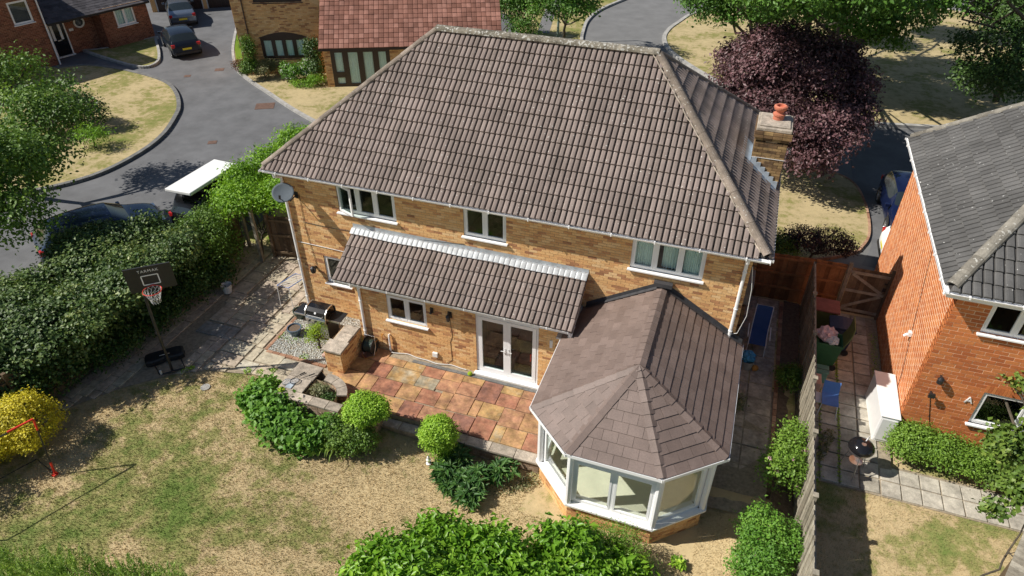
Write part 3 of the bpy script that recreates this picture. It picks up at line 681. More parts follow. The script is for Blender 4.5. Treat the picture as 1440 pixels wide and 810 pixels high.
# ---------------------------------------------------------------- ground
def sstep(a, b, x):
    t = min(1, max(0, (x-a)/(b-a))); return t*t*(3-2*t)
def gh(x, y):
    """height of the garden ground"""
    if y > 6.2 or x < -4.6: return -0.10
    if x > 15.03: return -0.24 if y > -1.60 else -0.19
    d = -0.40*sstep(1.5, 7.5, x)*sstep(-2.0, -3.4, y)
    if x > 12.9:
        k = sstep(12.9, 14.6, x)
        d = d*(1-k)+k*(-0.14)*sstep(-0.3, -2.6, y)
        if y > -2.6 and x < 15: d = min(d, -0.40*sstep(2.0, -3.0, y)*(1-sstep(14.2, 15.0, x)))
    return d-0.055
GREEN = [ (*(0.153, -6.782), 2.2, 0.17), (*(-0.396, -8.687), 1.2, 0.08),  # x, y, radius, amount : greener patches of the lawn
    (*(1.261, -7.284), 0.55, 0.26), (*(1.442, -8.142), 0.7, 0.20), (*(1.175, -6.19), 0.6, 0.16), (*(-0.199, -4.889), 0.25, 0.2), (*(0.508, -7.547), 0.4, 0.12), (*(2.286, -7.344), 0.35, 0.14), (*(-0.844, -6.659), 0.7, 0.16), (*(2.781, -7.475), 0.8, 0.22), (*(-0.47, -8.614), 0.8, 0.22),
    (*(-1.616, -9.503), 0.9, 0.3), (*(-0.185, -4.466), 0.5, 0.22), (*(-1.11, -4.21), 0.35, 0.3), (*(-0.34, -3.333), 0.35, 0.45), (*(-1.466, -5.47), 0.4, 0.25), (*(4.537, -6.96), 0.8, 0.10), (*(2.922, -5.696), 0.6, 0.15),
    (*(5.674, -7.326), 1.0, 0.05), (*(6.996, -5.276), 1.2, -0.25), (*(5.295, -5.655), 0.9, -0.22), (*(4.957, -6.409), 0.8, -0.12), (*(13.259, -4.671), 1.2, -0.35), (*(8.856, -4.408), 0.7, -0.25),
    (*(-2.869, -5.264), 0.6, -0.12), (*(-0.312, -5.726), 0.7, -0.05), (*(-2.75, -6.834), 0.8, -0.1), (*(17.637, -2.57), 0.5, 0.12), (*(18.198, -2.756), 0.5, 0.25), (*(16.284, -2.443), 0.6, -0.1), (*(18.615, -1.831), 0.4, 0.1)
]
def greenness(x, y):
    g = 0.0
    for (a, b, r, k) in GREEN: g += k*math.exp(-((x-a)**2+(y-b)**2)/(r*r))
    return g
def ground_sheet():
    xs = [-400, -200, -100, -60, -40, -30, -20, -12, -8]+[-6+0.22*i for i in range(int(28/0.22))]+[23, 26, 32, 45, 70, 120, 250, 400]
    ys = [-300, -120, -60, -30, -20, -15]+[-13+0.22*i for i in range(int(20/0.22))]+[7.5, 9, 12, 16, 22, 30, 45, 80, 150, 300, 500]
    nx, ny = len(xs), len(ys); V = []; Gn = []
    rg = random.Random(4)
    for y in ys:
        for x in xs:
            V.append((x, y, gh(x, y)+(rg.uniform(-0.008, 0.008) if -6 < x < 22 and -13 < y < 6 else 0))); Gn.append(greenness(x, y) if -12 < x < 24 and -16 < y < 8 else 0.05)
    F = [(j*nx+i, j*nx+i+1, (j+1)*nx+i+1, (j+1)*nx+i) for j in range(ny-1) for i in range(nx-1)]
    me = bpy.data.meshes.new('ground'); me.from_pydata(V, [], F); me.materials.append(M['lawn'])
    a = me.attributes.new('green', 'FLOAT', 'POINT'); a.data.foreach_set('value', Gn)
    me.polygons.foreach_set('use_smooth', [True]*len(F))
    o = bpy.data.objects.new('ground', me); COL.objects.link(o); o['kind'] = 'structure'; return o
ground_sheet()
def smooth_line(pts, sub=6, closed=False):
    P = [Vector((*p[:2], 0)) for p in pts]; out = []; n = len(P)
    for i in range(n if closed else n-1):
        p0 = P[(i-1) % n] if closed or i > 0 else P[i]; p1 = P[i]; p2 = P[(i+1) % n]; p3 = P[(i+2) % n] if closed or i+2 < n else P[i+1]
        for k in range(sub):
            t = k/sub; out.append(0.5*((2*p1)+(-p0+p2)*t+(2*p0-5*p1+4*p2-p3)*t*t+(-p0+3*p1-3*p2+p3)*t**3))
    if not closed: out.append(P[-1])
    return [(q.x, q.y) for q in out]
def sheet(name, pts, z, mat, green=None, kind='structure', thick=0.0):
    bm = bmesh.new(); vs = [bm.verts.new((x, y, z)) for x, y in pts]; f = bm.faces.new(vs)
    if f.normal.z < 0: f.normal_flip()
    f.normal_update()
    if f.normal.z < 0: f.normal_flip()
    if thick:
        r = bmesh.ops.extrude_face_region(bm, geom=[f]); 
        for v in [g for g in r['geom'] if isinstance(g, bmesh.types.BMVert)]: v.co.z -= thick
    bmesh.ops.triangulate(bm, faces=bm.faces[:])
    me = bpy.data.meshes.new(name); bm.to_mesh(me); bm.free(); me.materials.append(mat)
    if green is not None:
        a = me.attributes.new('green', 'FLOAT', 'POINT'); a.data.foreach_set('value', [green]*len(me.vertices))
    o = bpy.data.objects.new(name, me); COL.objects.link(o); o['kind'] = kind; return o
def kerb(pts, w=0.13, z0=-0.10, z1=0.06, mat=None, seg=0.9, side=1):
    """kerb stones laid end to end along a line"""
    m = MB(); rg = random.Random(2)
    for i in range(len(pts)-1):
        a = Vector((*pts[i], 0)); b = Vector((*pts[i+1], 0)); d = b-a; L = d.length
        if L < 0.05: continue
        d.normalize(); n = Vector((-d.y, d.x, 0))*w*0.5*side; k = max(1, round(L/seg))
        for q in range(k):
            p = a+d*(L*q/k+0.008); e = a+d*(L*(q+1)/k-0.004)
            c = (p+e)/2; c.z = (z0+z1)/2+rg.uniform(-0.003, 0.003)
            m.obox(c, (e-p)/2, n, (0, 0, (z1-z0)/2), rg.random())
    o = m.build('kerb', mat or M['kerb']); o['kind'] = 'structure'; return o

# front of the houses: cul-de-sac, verges
sheet('driveway_road', [(-60,-14),(-4.7,-14),(-4.7,6.3),(-2,9),(-2,34),(-60,34)], -0.085, M['asphalt'])
isl = smooth_line([(-17.015, 1.21), (-15.866, 2.165), (-14.942, 2.867), (-14.021, 3.967), (-13.458, 5.323), (-13.383, 7.337), (-13.77, 9.144), (-14.689, 11.046), (-15.467, 12.22), (-16.826, 13.605), (-18.325, 14.631), (-20.32, 15.219), (-22.912, 15.537), (-24.844, 15.365), (-26.013, 14.442)], 6)
sheet('front_lawn', isl+[(-60, 15.3), (-60, -6)], 0.02, M['verge'], 0.07)
kerb(isl, w=0.2, mat=M['kerb_dark'], z1=0.05)
rb = smooth_line([(-21.289, 24.767), (-19.82, 22.515), (-18.141, 20.15), (-16.199, 17.906), (-14.408, 16.591), (-12.033, 15.187), (-10.188, 14.08), (-8.452, 13.15), (-6.298, 12.116)], 6)
sheet('front_lawn', rb+[(-4, 14.0), (-3, 22), (-16, 24), (-22, 26)], 0.02, M['verge'], 0.0)
kerb(rb, w=0.16)
sl = smooth_line([(-27.053, 17.428), (-24.626, 16.759), (-22.299, 16.263), (-21.262, 16.372), (-21.289, 17.27), (-22.399, 18.647), (-24.393, 20.59), (-24.837, 20.899), (-26.047, 18.214), (-27.053, 17.428)], 5)
sheet('front_lawn', sl, 0.02, M['verge'], 0.25)
kerb(sl, w=0.15)
# far road behind the roof
sheet('road', [(-2,8),(75,8),(75,95),(-60,95),(-60,34.2),(-2,34.2)], -0.080, M['asphalt_old'])
sheet('side_drive', [(16.976, 15.066),(17.523, 12.462),(17.406, 10.002),(16.998, 8.557),(20,8.2),(22,20),(21.39, 21.95),(16.896, 21.251)], -0.074, M['asphalt'])
vg = smooth_line([(24.818, 22.558), (21.438, 22.316), (16.905, 21.527), (13.86, 22.355), (11.613, 23.847), (9.53, 25.869), (7.303, 28.854), (6.318, 31.441), (6.239, 33.658), (6.669, 35.874), (7.224, 37.901), (8.812, 40.204), (13.156, 43.37), (18.166, 45.144), (22.57, 45.676), (24.871, 45.297), (29.006, 43.421)], 6)
sheet('grass_verge', vg, 0.0, M['verge'], 0.0)
kerb(vg, w=0.25)
vl = smooth_line([(2.684, 25.468), (1.434, 29.256), (0.955, 31.459), (0.621, 33.914), (0.731, 36.365), (1.278, 38.544), (2.115, 40.949)], 6)
sheet('grass_verge', vl+[(-25, 50), (-8, 38), (-3, 30), (-1, 24)], 0.0, M['verge'], 0.15)
kerb(vl, w=0.2, mat=M['kerb'])
sheet('footpath', [(-1.838, 30.144),(-1.043, 30.263),(-2.267, 36.282),(-2.348, 40.472),(-3.125, 40.197),(-3.109, 36.383)], 0.006, M['asphalt_old'])
fl = smooth_line([(13.937, 15.6), (15.561, 15.74), (16.834, 15.016), (17.305, 13.271), (17.366, 11.021), (17.082, 9.788), (16.499, 8.995), (14.5, 8.0), (10.0, 8.0), (10.0, 14.0), (13.937, 15.6)], 5)
sheet('front_garden_lawn', fl, 0.02, M['verge'], 0.0)
kerb(fl, w=0.09, z1=0.035, mat=M['edge_brick'])
for (x, y, a, w, h, lb) in ((-11.41, 13.82, 0.5, 0.95, 0.8, 'large rusty drain cover near the right kerb of the driveway'), (-17.14, 17.55, 0.5, 0.5, 0.45, 'small dark drain cover behind and right of the parked hatchback'),
                        (-18.17, 16.07, 0.5, 0.35, 0.35, 'tiny dark stop tap cover on the driveway left of its middle'), (-11.11, 9.3, 0.5, 0.4, 0.35, 'small dark drain cover on the driveway beside the van')):
    c = MB(); c.obox((x, y, -0.078), (w/2*math.cos(a), w/2*math.sin(a), 0), (-h/2*math.sin(a), h/2*math.cos(a), 0), (0, 0, 0.004))
    tag(c.build('drain_cover', M['rust_iron']), lb, 'drain cover')

# ================================================================ MAIN HOUSE
W_, D_, HE, RO = 12.89, 6.97, 5.05, 0.30
house = thing('detached_house', 'two storey buff brick house with brown tiled hip roof in the middle', 'house')
ORG[house.name] = (0, 0, 0)
LY = -0.98                                   # face of the single storey extension
OW = [(1.80, 3.59, 3.90, 4.86), (5.59, 6.79, 3.90, 4.86), (10.07, 11.85, 3.90, 4.86), (0.95, 1.78, 1.24, 2.22)]
brick_wall(house, (0, 0, -0.12), (1, 0, 0), W_, 4.98+0.12, [(a, b, c+0.12, d+0.12) for a, b, c, d in OW], M['brick_buff'], M['mortar'], name='rear_wall', budget=300, seed=11)
brick_wall(house, (W_, 0, -0.2), (0, 1, 0), D_, 5.1, [], M['brick_buff'], M['mortar'], name='side_wall', budget=0, seed=12)
m = MB(); m.quad((0,D_,-0.1),(0,0,-0.1),(0,0,5.0),(0,D_,5.0)); m.quad((W_,D_,-0.1),(0,D_,-0.1),(0,D_,5.0),(W_,D_,5.0)); m.build('far_walls', M['brick_brown'], house)
for i, (a, b, c, d) in enumerate(OW):
    O = (a, 0, c)
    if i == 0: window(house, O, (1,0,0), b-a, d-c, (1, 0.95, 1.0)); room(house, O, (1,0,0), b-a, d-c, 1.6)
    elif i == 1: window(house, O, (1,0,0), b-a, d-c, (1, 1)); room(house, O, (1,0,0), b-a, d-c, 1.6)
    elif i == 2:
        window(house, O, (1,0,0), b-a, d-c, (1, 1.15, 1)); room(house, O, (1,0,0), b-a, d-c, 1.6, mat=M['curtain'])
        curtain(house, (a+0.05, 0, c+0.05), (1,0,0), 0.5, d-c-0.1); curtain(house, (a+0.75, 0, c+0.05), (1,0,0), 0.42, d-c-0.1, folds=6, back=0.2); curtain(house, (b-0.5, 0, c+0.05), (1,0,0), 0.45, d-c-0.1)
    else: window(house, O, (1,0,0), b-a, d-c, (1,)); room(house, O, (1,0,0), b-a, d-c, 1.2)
# open casement of the left upstairs window
m = MB()
def sash_frame(m, O, U, W, H, t=0.05, w=0.055):
    O = Vector(O); U = Vector(U).normalized(); Z = Vector((0,0,1)); N = U.cross(Z)
    for (u0, u1, z0, z1) in ((0, w, 0, H), (W-w, W, 0, H), (w, W-w, 0, w), (w, W-w, H-w, H)):
        m.obox(O+U*(u0+u1)/2+Z*(z0+z1)/2, U*(u1-u0)/2, N*t/2, Z*(z1-z0)/2)
sash_frame(m, (1.86, -0.02, 3.96), (0.93, -0.36, 0), 0.55, 0.84); o = m.build('open_casement', M['upvc'], house)
g = MB(); g.obox(Vector((1.86,-0.02,3.96))+Vector((0.93,-0.36,0)).normalized()*0.275+Vector((0,0,0.42)), Vector((0.93,-0.36,0)).normalized()*0.22, Vector((0.36,0.93,0)).normalized()*0.006, (0,0,0.37)); g.build('pane', M['glass'], o)
# --- roof
RX0, RX1, RY, RZ = 3.537, 9.661, 3.484, 8.13
a0 = (-RO, -RO, HE); a1 = (W_+RO, -RO, HE); a2 = (W_+RO, D_+RO, HE); a3 = (-RO, D_+RO, HE); r0 = (RX0, RY, RZ); r1 = (RX1, RY, RZ)
m = MB()
for f in ((a0, a1, r1, r0), (a1, a2, r1), (a2, a3, r0, r1), (a3, a0, r0)): m.add(f, [tuple(range(len(f)))])
roof = m.build('roof', M['roof_felt'], house)
T1 = tile_template(0.30, 0.345, 2)
sl = Vector((0, RY+RO, RZ-HE)); LS = sl.length
tiled_slope(roof, a0, (1,0,0), sl, [(0,0), (W_+2*RO, 0), (RX1+RO, LS), (RX0+RO, LS)], 0.2948, 0.345, T1, M['tile_brown'], budget=300, seed=21, v0=-0.06)
sv = Vector((-(W_+RO-RX1), 0, RZ-HE)); LV = sv.length; EL = D_+2*RO
tiled_slope(roof, a1, (0,1,0), sv, [(0,0), (EL, 0), (RY+RO, LV)], 0.2948, 0.345, T1, M['tile_brown'], budget=120, seed=22, v0=-0.06)
sb = Vector((0, -(RY+RO), RZ-HE))
cap_tiles(roof, r0, r1, 0.15, 0.45, M['ridge_moss'], seed=4)
cap_tiles(roof, (a0[0]+0.05, a0[1]+0.05, HE+0.06), (r0[0], r0[1], RZ+0.0), 0.108, 0.42, M['ridge'], name='hip_tile', seed=5)
cap_tiles(roof, (a1[0]-0.05, a1[1]+0.05, HE+0.06), (r1[0], r1[1], RZ+0.0), 0.115, 0.42, M['ridge'], name='hip_tile', seed=6)
cap_tiles(roof, (a2[0]-0.05, a2[1]-0.05, HE+0.06), (r1[0], r1[1], RZ+0.0), 0.115, 0.42, M['ridge'], name='hip_tile', seed=7)
cap_tiles(roof, (a3[0]+0.05, a3[1]-0.05, HE+0.06), (r0[0], r0[1], RZ+0.0), 0.115, 0.42, M['ridge'], name='hip_tile', seed=8)
# mortar bedding along the near right hip
m = MB(); rg = random.Random(3); A = Vector(a1)+Vector((-0.2, 0.04, 0.10)); B = Vector(r1)+Vector((-0.14, -0.10, 0.02)); pr_ = None
for i in range(60):
    p = A.lerp(B, i/59)+Vector((rg.uniform(-0.015, 0.015), 0, rg.uniform(-0.01, 0.01)))
    if pr_ is not None: m.bar(pr_, p, 0.022, 0.02, rg.random())
    pr_ = p
m.build('mortar_bedding', M['coping'], roof)
# soffit, fascia, gutters, downpipes
m = MB(); m.box(-RO+0.03, W_+RO-0.03, -RO+0.03, -0.012, HE-0.15, HE-0.13); m.box(W_+0.012, W_+RO-0.03, -0.01, D_, HE-0.15, HE-0.13); m.box(-RO+0.03, -0.012, 0, D_, HE-0.15, HE-0.13); m.build('soffit', M['upvc'], house)
m = MB(); m.box(-RO, W_+RO, -RO, -RO+0.025, HE-0.155, HE-0.04); m.box(W_+RO-0.025, W_+RO, -RO+0.027, D_+RO, HE-0.155, HE-0.04); m.box(-RO, -RO+0.025, -RO+0.027, D_+RO, HE-0.155, HE-0.04); m.build('fascia', M['upvc'], house)
def gutter(parent, a, b, out, r=0.056, mat=None, name='gutter', brackets=True):
    a = Vector(a); b = Vector(b); o = Vector(out).normalized(); d = (b-a).normalized(); m = MB(); V = []; F = []; n = 7
    for p in (a, b):
        for rr in (r, r-0.008):
            for k in range(n+1):
                t = math.pi*k/n; V.append(p+o*rr*math.cos(t)*-1+Vector((0, 0, -rr*math.sin(t))))
    s = n+1
    for k in range(n): F += [(k, k+1, 2*s+k+1, 2*s+k), (s+k+1, s+k, 3*s+k, 3*s+k+1), (k, s+k, s+k+1, k+1), (2*s+k, 2*s+k+1, 3*s+k+1, 3*s+k)]
    F += [(0, 2*s, 3*s, s), (n, s+n, 3*s+n, 2*s+n)]
    m.add(V, F)
    L = (b-a).length; k = max(1, int(L/1.0))
    for i in range(k):
        c = a+d*(L*(i+0.5)/k); m.obox(c-Vector((0,0,r*0.45)), d*0.014, o*(r+0.006), (0,0,r*0.62))
    m.obox(a-Vector((0,0,r*0.5)), d*0.006, o*(r+0.003), (0,0,r*0.55)); m.obox(b-Vector((0,0,r*0.5)), d*0.006, o*(r+0.003), (0,0,r*0.55))
    return m.build(name, mat or M['upvc_grime'], parent)
gutter(house, (-RO-0.02, -RO-0.062, HE-0.035), (W_+RO+0.05, -RO-0.062, HE-0.035), (0,-1,0), mat=M['upvc'])
gutter(house, (W_+RO+0.062, -RO-0.0, HE-0.035), (W_+RO+0.062, D_+RO, HE-0.035), (1,0,0))
def downpipe(parent, pts, r=0.042, mat=None, name='downpipe', straps_=()):
    m = MB(); m.tube(pts, r, 10)
    for z in straps_: m.cyl((pts[-1][0], pts[-1][1], z), r+0.012, 0.035, 10)
    return m.build(name, mat or M['upvc'], parent, smooth=False)
downpipe(house, [(0.10, -0.36, 4.97), (0.10, -0.34, 4.86), (0.10, -0.07, 4.72), (0.10, -0.06, 4.5), (0.10, -0.06, 0.02)], straps_=(0.5, 1.9, 3.3, 4.4))
downpipe(house, [(W_-0.12, -0.36, 4.97), (W_-0.12, -0.34, 4.86), (W_-0.12, -0.07, 4.72), (W_-0.12, -0.06, 4.5), (W_-0.12, -0.06, 2.3)], straps_=(2.6, 3.3, 4.4))
# --- chimney
CX0, CX1, CY0, CY1, CZ = 12.42, 13.20, 3.0, 3.95, 6.72
chw = brick_wall(house, (CX0, CY0, 0.0), (1,0,0), CX1-CX0, CZ-0.32, [], M['brick_brown'], M['mortar'], name='chimney', budget=110, seed=31, proud=0.006)
for (O, U, L) in (((CX1, CY0, 0), (0,1,0), CY1-CY0), ((CX0, CY1, 0), (0,-1,0), CY1-CY0), ((CX1, CY1, 0), (-1,0,0), CX1-CX0)):
    w = brick_wall(house, O, U, L, CZ-0.32, [], M['brick_brown'], M['mortar'], name='chimney_side', budget=40, seed=32)
m = MB()
for k in range(3):
    e = 0.03+0.035*min(k, 1); z = CZ-0.32+k*0.085
    nb = 4
    for i in range(nb):
        w = (CX1-CX0+2*e)/nb; m.box(CX0-e+i*w+0.004, CX0-e+(i+1)*w-0.004, CY0-e, CY1+e, z+0.006, z+0.079, random.Random(k*7+i).random())
m.build('corbel_courses', M['brick_brown'], chw)
m = MB(); e = 0.045; m.box(CX0-e+0.01, CX1+e-0.01, CY0-e+0.01, CY1+e-0.01, CZ-0.066, CZ+0.03); m.box(CX0+0.02, CX1-0.02, CY0+0.05, CY1-0.05, CZ+0.03, CZ+0.07); o = m.build('chimney_cap', M['coping'], chw, bevel=0.02)
m = MB(); m.lathe((12.86, 3.55, CZ+0.06), [(0.0,0),(0.135,0),(0.13,0.10),(0.155,0.12),(0.155,0.16),(0.10,0.18),(0.095,0.22),(0.15,0.27),(0.165,0.31),(0.165,0.35),(0.13,0.37),(0.10,0.36),(0.10,0.30),(0,0.30)], 20); m.build('chimney_pot', M['terracotta'], chw, smooth=False)
m = MB(); m.box(CX0-0.01, CX1+0.01, CY0-0.018, CY0-0.008, 5.93, 5.945); m.build('tray_line', M['upvc_grime'], chw)
# stepped flashing on the near side and an apron
def roofz(x): return HE+(W_+RO-x)*(RZ-HE)/(W_+RO-RX1)
m = MB(); n = 6
for i in range(n):
    x0 = CX0+(CX1-CX0-0.02)*i/n; x1 = CX0+(CX1-CX0-0.02)*(i+1)/n; zt = roofz(x0)+0.20-0.03*i/n
    m.box(x0, x1+0.004, CY0-0.030-0.001*i, CY0-0.012, roofz(x1)-0.02, zt)
V = []
nx = 10
for i in range(nx+1):
    x = CX0-0.1+(CX1+0.0-CX0+0.1)*i/nx
    V += [(x, CY0-0.03, roofz(x)+0.085), (x, CY0-0.21, roofz(x)+0.062+0.01*(i % 2))]
m.add(V, [(2*i, 2*i+1, 2*i+3, 2*i+2) for i in range(nx)])
m.quad((CX0-0.26, CY0-0.10, roofz(CX0-0.26)+0.08), (CX0, CY0-0.10, roofz(CX0)+0.09), (CX0, CY1+0.1, roofz(CX0)+0.09), (CX0-0.26, CY1+0.1, roofz(CX0-0.26)+0.08))
m.quad((CX0-0.012, CY0-0.02, roofz(CX0)-0.05), (CX0-0.012, CY1, roofz(CX0)-0.05), (CX0-0.012, CY1, roofz(CX0)+0.22), (CX0-0.012, CY0-0.02, roofz(CX0)+0.22))
m.build('lead_flashing', M['lead_blue'], chw)

# --- single storey extension with tiled lean-to roof
EX0, EX1 = 2.55, 8.90
fd = (6.235, 8.045, 0.0, 2.12); kw = (3.53, 4.76, 1.22, 2.09)
brick_wall(house, (EX0, LY, -0.12), (1,0,0), EX1-EX0, 2.56, [(fd[0]-EX0, fd[1]-EX0, 0.12, 2.24), (kw[0]-EX0, kw[1]-EX0, kw[2]+0.12, kw[3]+0.12)], M['brick_buff'], M['mortar'], name='extension_wall', budget=300, seed=13)
m = MB(); m.quad((EX0, 0, -0.1), (EX0, LY, -0.1), (EX0, LY, 2.45), (EX0, 0, 3.3)); m.quad((EX1, LY, -0.1), (EX1, 0, -0.1), (EX1, 0, 3.3), (EX1, LY, 2.45)); m.build('extension_side_walls', M['brick_buff'], house)
window(house, (kw[0], LY, kw[2]), (1,0,0), kw[1]-kw[0], kw[3]-kw[2], (1, 1)); room(house, (kw[0], LY, kw[2]), (1,0,0), kw[1]-kw[0], kw[3]-kw[2], 0.85)
# french doors
DO = Vector((fd[0], LY, 0.0)); DW = fd[1]-fd[0]; DH = 2.12
m = MB(); s = 0.03
m.box(DO.x, DO.x+0.065, LY+s, LY+s+0.07, 0.0, DH); m.box(DO.x+DW-0.065, DO.x+DW, LY+s, LY+s+0.07, 0.0, DH); m.box(DO.x+0.065, DO.x+DW-0.065, LY+s, LY+s+0.07, DH-0.07, DH); m.box(DO.x+0.065, DO.x+DW-0.065, LY+s, LY+s+0.07, 0.0, 0.07)
df = m.build('door_frame', M['upvc'], house)
m = MB(); m.box(DO.x-0.06, DO.x+DW+0.06, LY-0.13, LY+s-0.001, -0.03, 0.035); m.build('sill', M['upvc'], df, bevel=0.01)
for k in (0, 1):
    x0 = DO.x+0.07+k*(DW/2-0.07); x1 = x0+DW/2-0.072; m = MB(); y0, y1 = LY+s-0.012, LY+s+0.05; w = 0.105
    m.box(x0, x0+w, y0, y1, 0.075, DH-0.075); m.box(x1-w, x1, y0, y1, 0.075, DH-0.075); m.box(x0+w, x1-w, y0, y1, 0.075, 0.075+w+0.03); m.box(x0+w, x1-w, y0, y1, DH-0.075-w, DH-0.075)
    d = m.build('french_door', M['upvc'], house)
    g = MB(); g.box(x0+w-0.003, x1-w+0.003, LY+0.045, LY+0.055, 0.075+w+0.025, DH-0.072-w); g.build('pane', M['glass'], d)
    hx = x1-0.05 if k == 0 else x0+0.05; g = MB(); g.box(hx-0.016, hx+0.016, y0-0.012, y0-0.001, 0.88, 1.10); g.tube([(hx, y0-0.005, 1.02), (hx, y0-0.05, 1.02), (hx-(0.11 if k == 0 else -0.11), y0-0.055, 1.02)], 0.011, 8); g.build('handle', M['white_metal'], d)
room(house, DO, (1,0,0), DW, DH, 0.85, floor=M['interior_dark'])
m = MB(); m.tube([(7.80, LY+0.12, 0.75), (7.80, LY+0.12, 1.0)], 0.02, 8); m.build('door_key_tag', M['red_paint'], house)
m = MB(); m.box(6.45, 7.25, LY+0.35, LY+0.8, 0.0, 0.5); m.box(6.45, 7.25, LY+0.72, LY+0.8, 0.5, 0.95); m.build('chair_indoors', M['interior_dark'], house)
# lean-to roof
LX0, LX1, LE, LT, LYE = 2.18, 9.04, 2.635, 3.45, -1.40
m = MB(); m.add([(LX0, LYE, LE), (LX1, LYE, LE), (LX1, -0.01, LT), (LX0, -0.01, LT), (LX0, LYE, LE-0.09), (LX1, LYE, LE-0.09), (LX1, -0.01, LT-0.12), (LX0, -0.01, LT-0.12)], [(0,1,2,3), (7,6,5,4), (0,4,5,1), (1,5,6,2), (3,7,4,0)])
lr = m.build('extension_roof', M['roof_felt'], house)
ls = Vector((0, -LYE, LT-LE)); LL = ls.length
tiled_slope(lr, (LX0, LYE, LE), (1,0,0), ls, [(0,0), (LX1-LX0, 0), (LX1-LX0, LL), (0, LL)], (LX1-LX0)/23, 0.352, T1, M['tile_brown'], budget=300, seed=23, v0=-0.05)
# lead flashing dressed over the top course
m = MB(); V = []; nn = 230
sd_ = ls.normalized(); up = Vector((1,0,0)).cross(sd_)
for i in range(nn+1):
    x = LX0-0.01+(LX1-LX0+0.02)*i/nn; ph = ((x-LX0)/((LX1-LX0)/23)*2) % 1.0; hgt = 0.080+0.007*math.sin(math.pi*ph)**0.5-(0.010 if ph < 0.08 or ph > 0.92 else 0)
    c = Vector((x, LYE, LE))
    V += [c+sd_*(LL-0.25+0.012*math.sin(x*3.1))+up*hgt, c+sd_*(LL-0.06)+up*(hgt*0.75+0.02), Vector((x, -0.02, LT+0.035)), Vector((x, -0.014, LT+0.14))]
m.add(V, [(4*i+j, 4*i+4+j, 4*i+5+j, 4*i+1+j) for i in range(nn) for j in range(3)]); m.build('lead_flashing', M['lead'], lr)
m = MB(); m.box(LX0+0.02, LX1-0.02, LYE+0.06, LYE+0.085, LE-0.20, LE-0.02); m.box(LX0+0.02, LX1-0.02, LYE+0.087, LY-0.012, LE-0.20, LE-0.175)
for x in (LX0, LX1-0.025): m.add([(x, LYE+0.02, LE-0.19), (x+0.025, LYE+0.02, LE-0.19), (x+0.025, -0.01, LT-0.12), (x, -0.01, LT-0.12), (x, LYE+0.02, LE-0.01), (x+0.025, LYE+0.02, LE-0.01), (x+0.025, -0.01, LT-0.002), (x, -0.01, LT-0.002)], [(0,3,2,1), (4,5,6,7), (0,1,5,4), (1,2,6,5), (2,3,7,6), (3,0,4,7)])
m.build('fascia', M['upvc'], lr)
gutter(lr, (LX0, LYE-0.0, LE-0.03), (LX1-0.1, LYE-0.0, LE-0.03), (0,-1,0), mat=M['upvc'])
downpipe(house, [(2.72, LYE, 2.56), (2.72, LYE+0.02, 2.45), (2.72, LY-0.06, 2.25), (2.72, LY-0.06, 2.0), (2.72, LY-0.06, 0.02)], straps_=(0.6, 1.7))
downpipe(house, [(8.95, LYE+0.02, 2.56), (9.0, LYE+0.1, 2.3)], name='gutter_outlet')
# things fixed to the wall
m = MB(); m.box(4.87, 5.03, LY-0.07, LY-0.007, 0.20, 0.36); tag(m.build('outdoor_socket', M['white_paint'], None, bevel=0.01), 'small cream outdoor socket box low on the wall left of the french doors', 'socket')
m = MB(); m.box(4.905, 5.0, LY-0.05, LY-0.008, 1.84, 2.0); m.tube([(4.955, LY-0.04, 1.92), (4.955, LY-0.13, 1.86)], 0.035, 8); tag(m.build('wall_light', M['black_metal']), 'little black sensor light just right of the kitchen window', 'light')
m = MB(); m.box(5.43, 5.55, LY-0.03, LY-0.008, 1.80, 2.0); m.tube([(5.49, LY-0.02, 1.98), (5.49, LY-0.14, 2.03), (5.49, LY-0.14, 1.98)], 0.012, 6); m.lathe((5.49, LY-0.14, 1.76), [(0,0),(0.05,0.01),(0.07,0.16),(0.03,0.22),(0,0.23)], 10); tag(m.build('wall_lantern', M['black_metal']), 'black lantern on the wall between kitchen window and french doors', 'light')
m = MB(); m.tube([(0.62, -0.01, 1.72), (0.62, -0.12, 1.72)], 0.05, 10); m.lathe((0.62, -0.17, 1.62), [(0,0),(0.07,0.0),(0.09,0.08),(0.085,0.17),(0.03,0.22),(0,0.22)], 12); tag(m.build('wall_lantern', M['black_metal']), 'dark round lamp on the wall left of the small ground floor window', 'light')
def cable(name, pts, r, mat, label=None):
    m = MB(); q = [Vector(p) for p in pts]; out = []
    for i in range(len(q)-1):
        for k in range(4): out.append(q[i].lerp(q[i+1], k/4)+Vector((0, 0, 0.0)))
    out.append(q[-1]); m.tube(out, r, 5); return m
m = cable('c', [(0.55, -0.02, 3.3), (1.5, -0.02, 3.28), (3.0, -0.02, 3.36), (5.6, -0.02, 3.62)], 0.007, None); m.build('cable', M['black_plastic'], house)
m = cable('c', [(0.17, -0.02, 2.55), (0.9, -0.02, 2.54), (1.75, -0.02, 2.52), (2.1, -0.02, 2.60)], 0.010, None); m.build('cable', M['upvc_grime'], house)
m = cable('c', [(0.55, -0.02, 4.2), (0.52, -0.02, 3.2), (0.66, -0.02, 1.8)], 0.006, None); m.build('cable', M['black_plastic'], house)
m = cable('c', [(5.49, LY-0.015, 1.75), (5.52, LY-0.015, 1.1), (5.45, LY-0.015, 0.9), (5.47, LY-0.015, 0.2), (5.3, LY-0.02, 0.05)], 0.006, None); m.build('cable', M['black_plastic'], house)
m = cable('c', [(W_+0.02, -0.05, 4.6), (W_+0.12, -0.1, 4.0), (W_+0.16, -0.12, 3.2), (W_+0.05, -0.08, 2.6), (W_-0.25, -0.03, 2.42), (W_-0.5, -0.02, 2.44)], 0.008, None); m.build('cable', M['upvc_grime'], house)
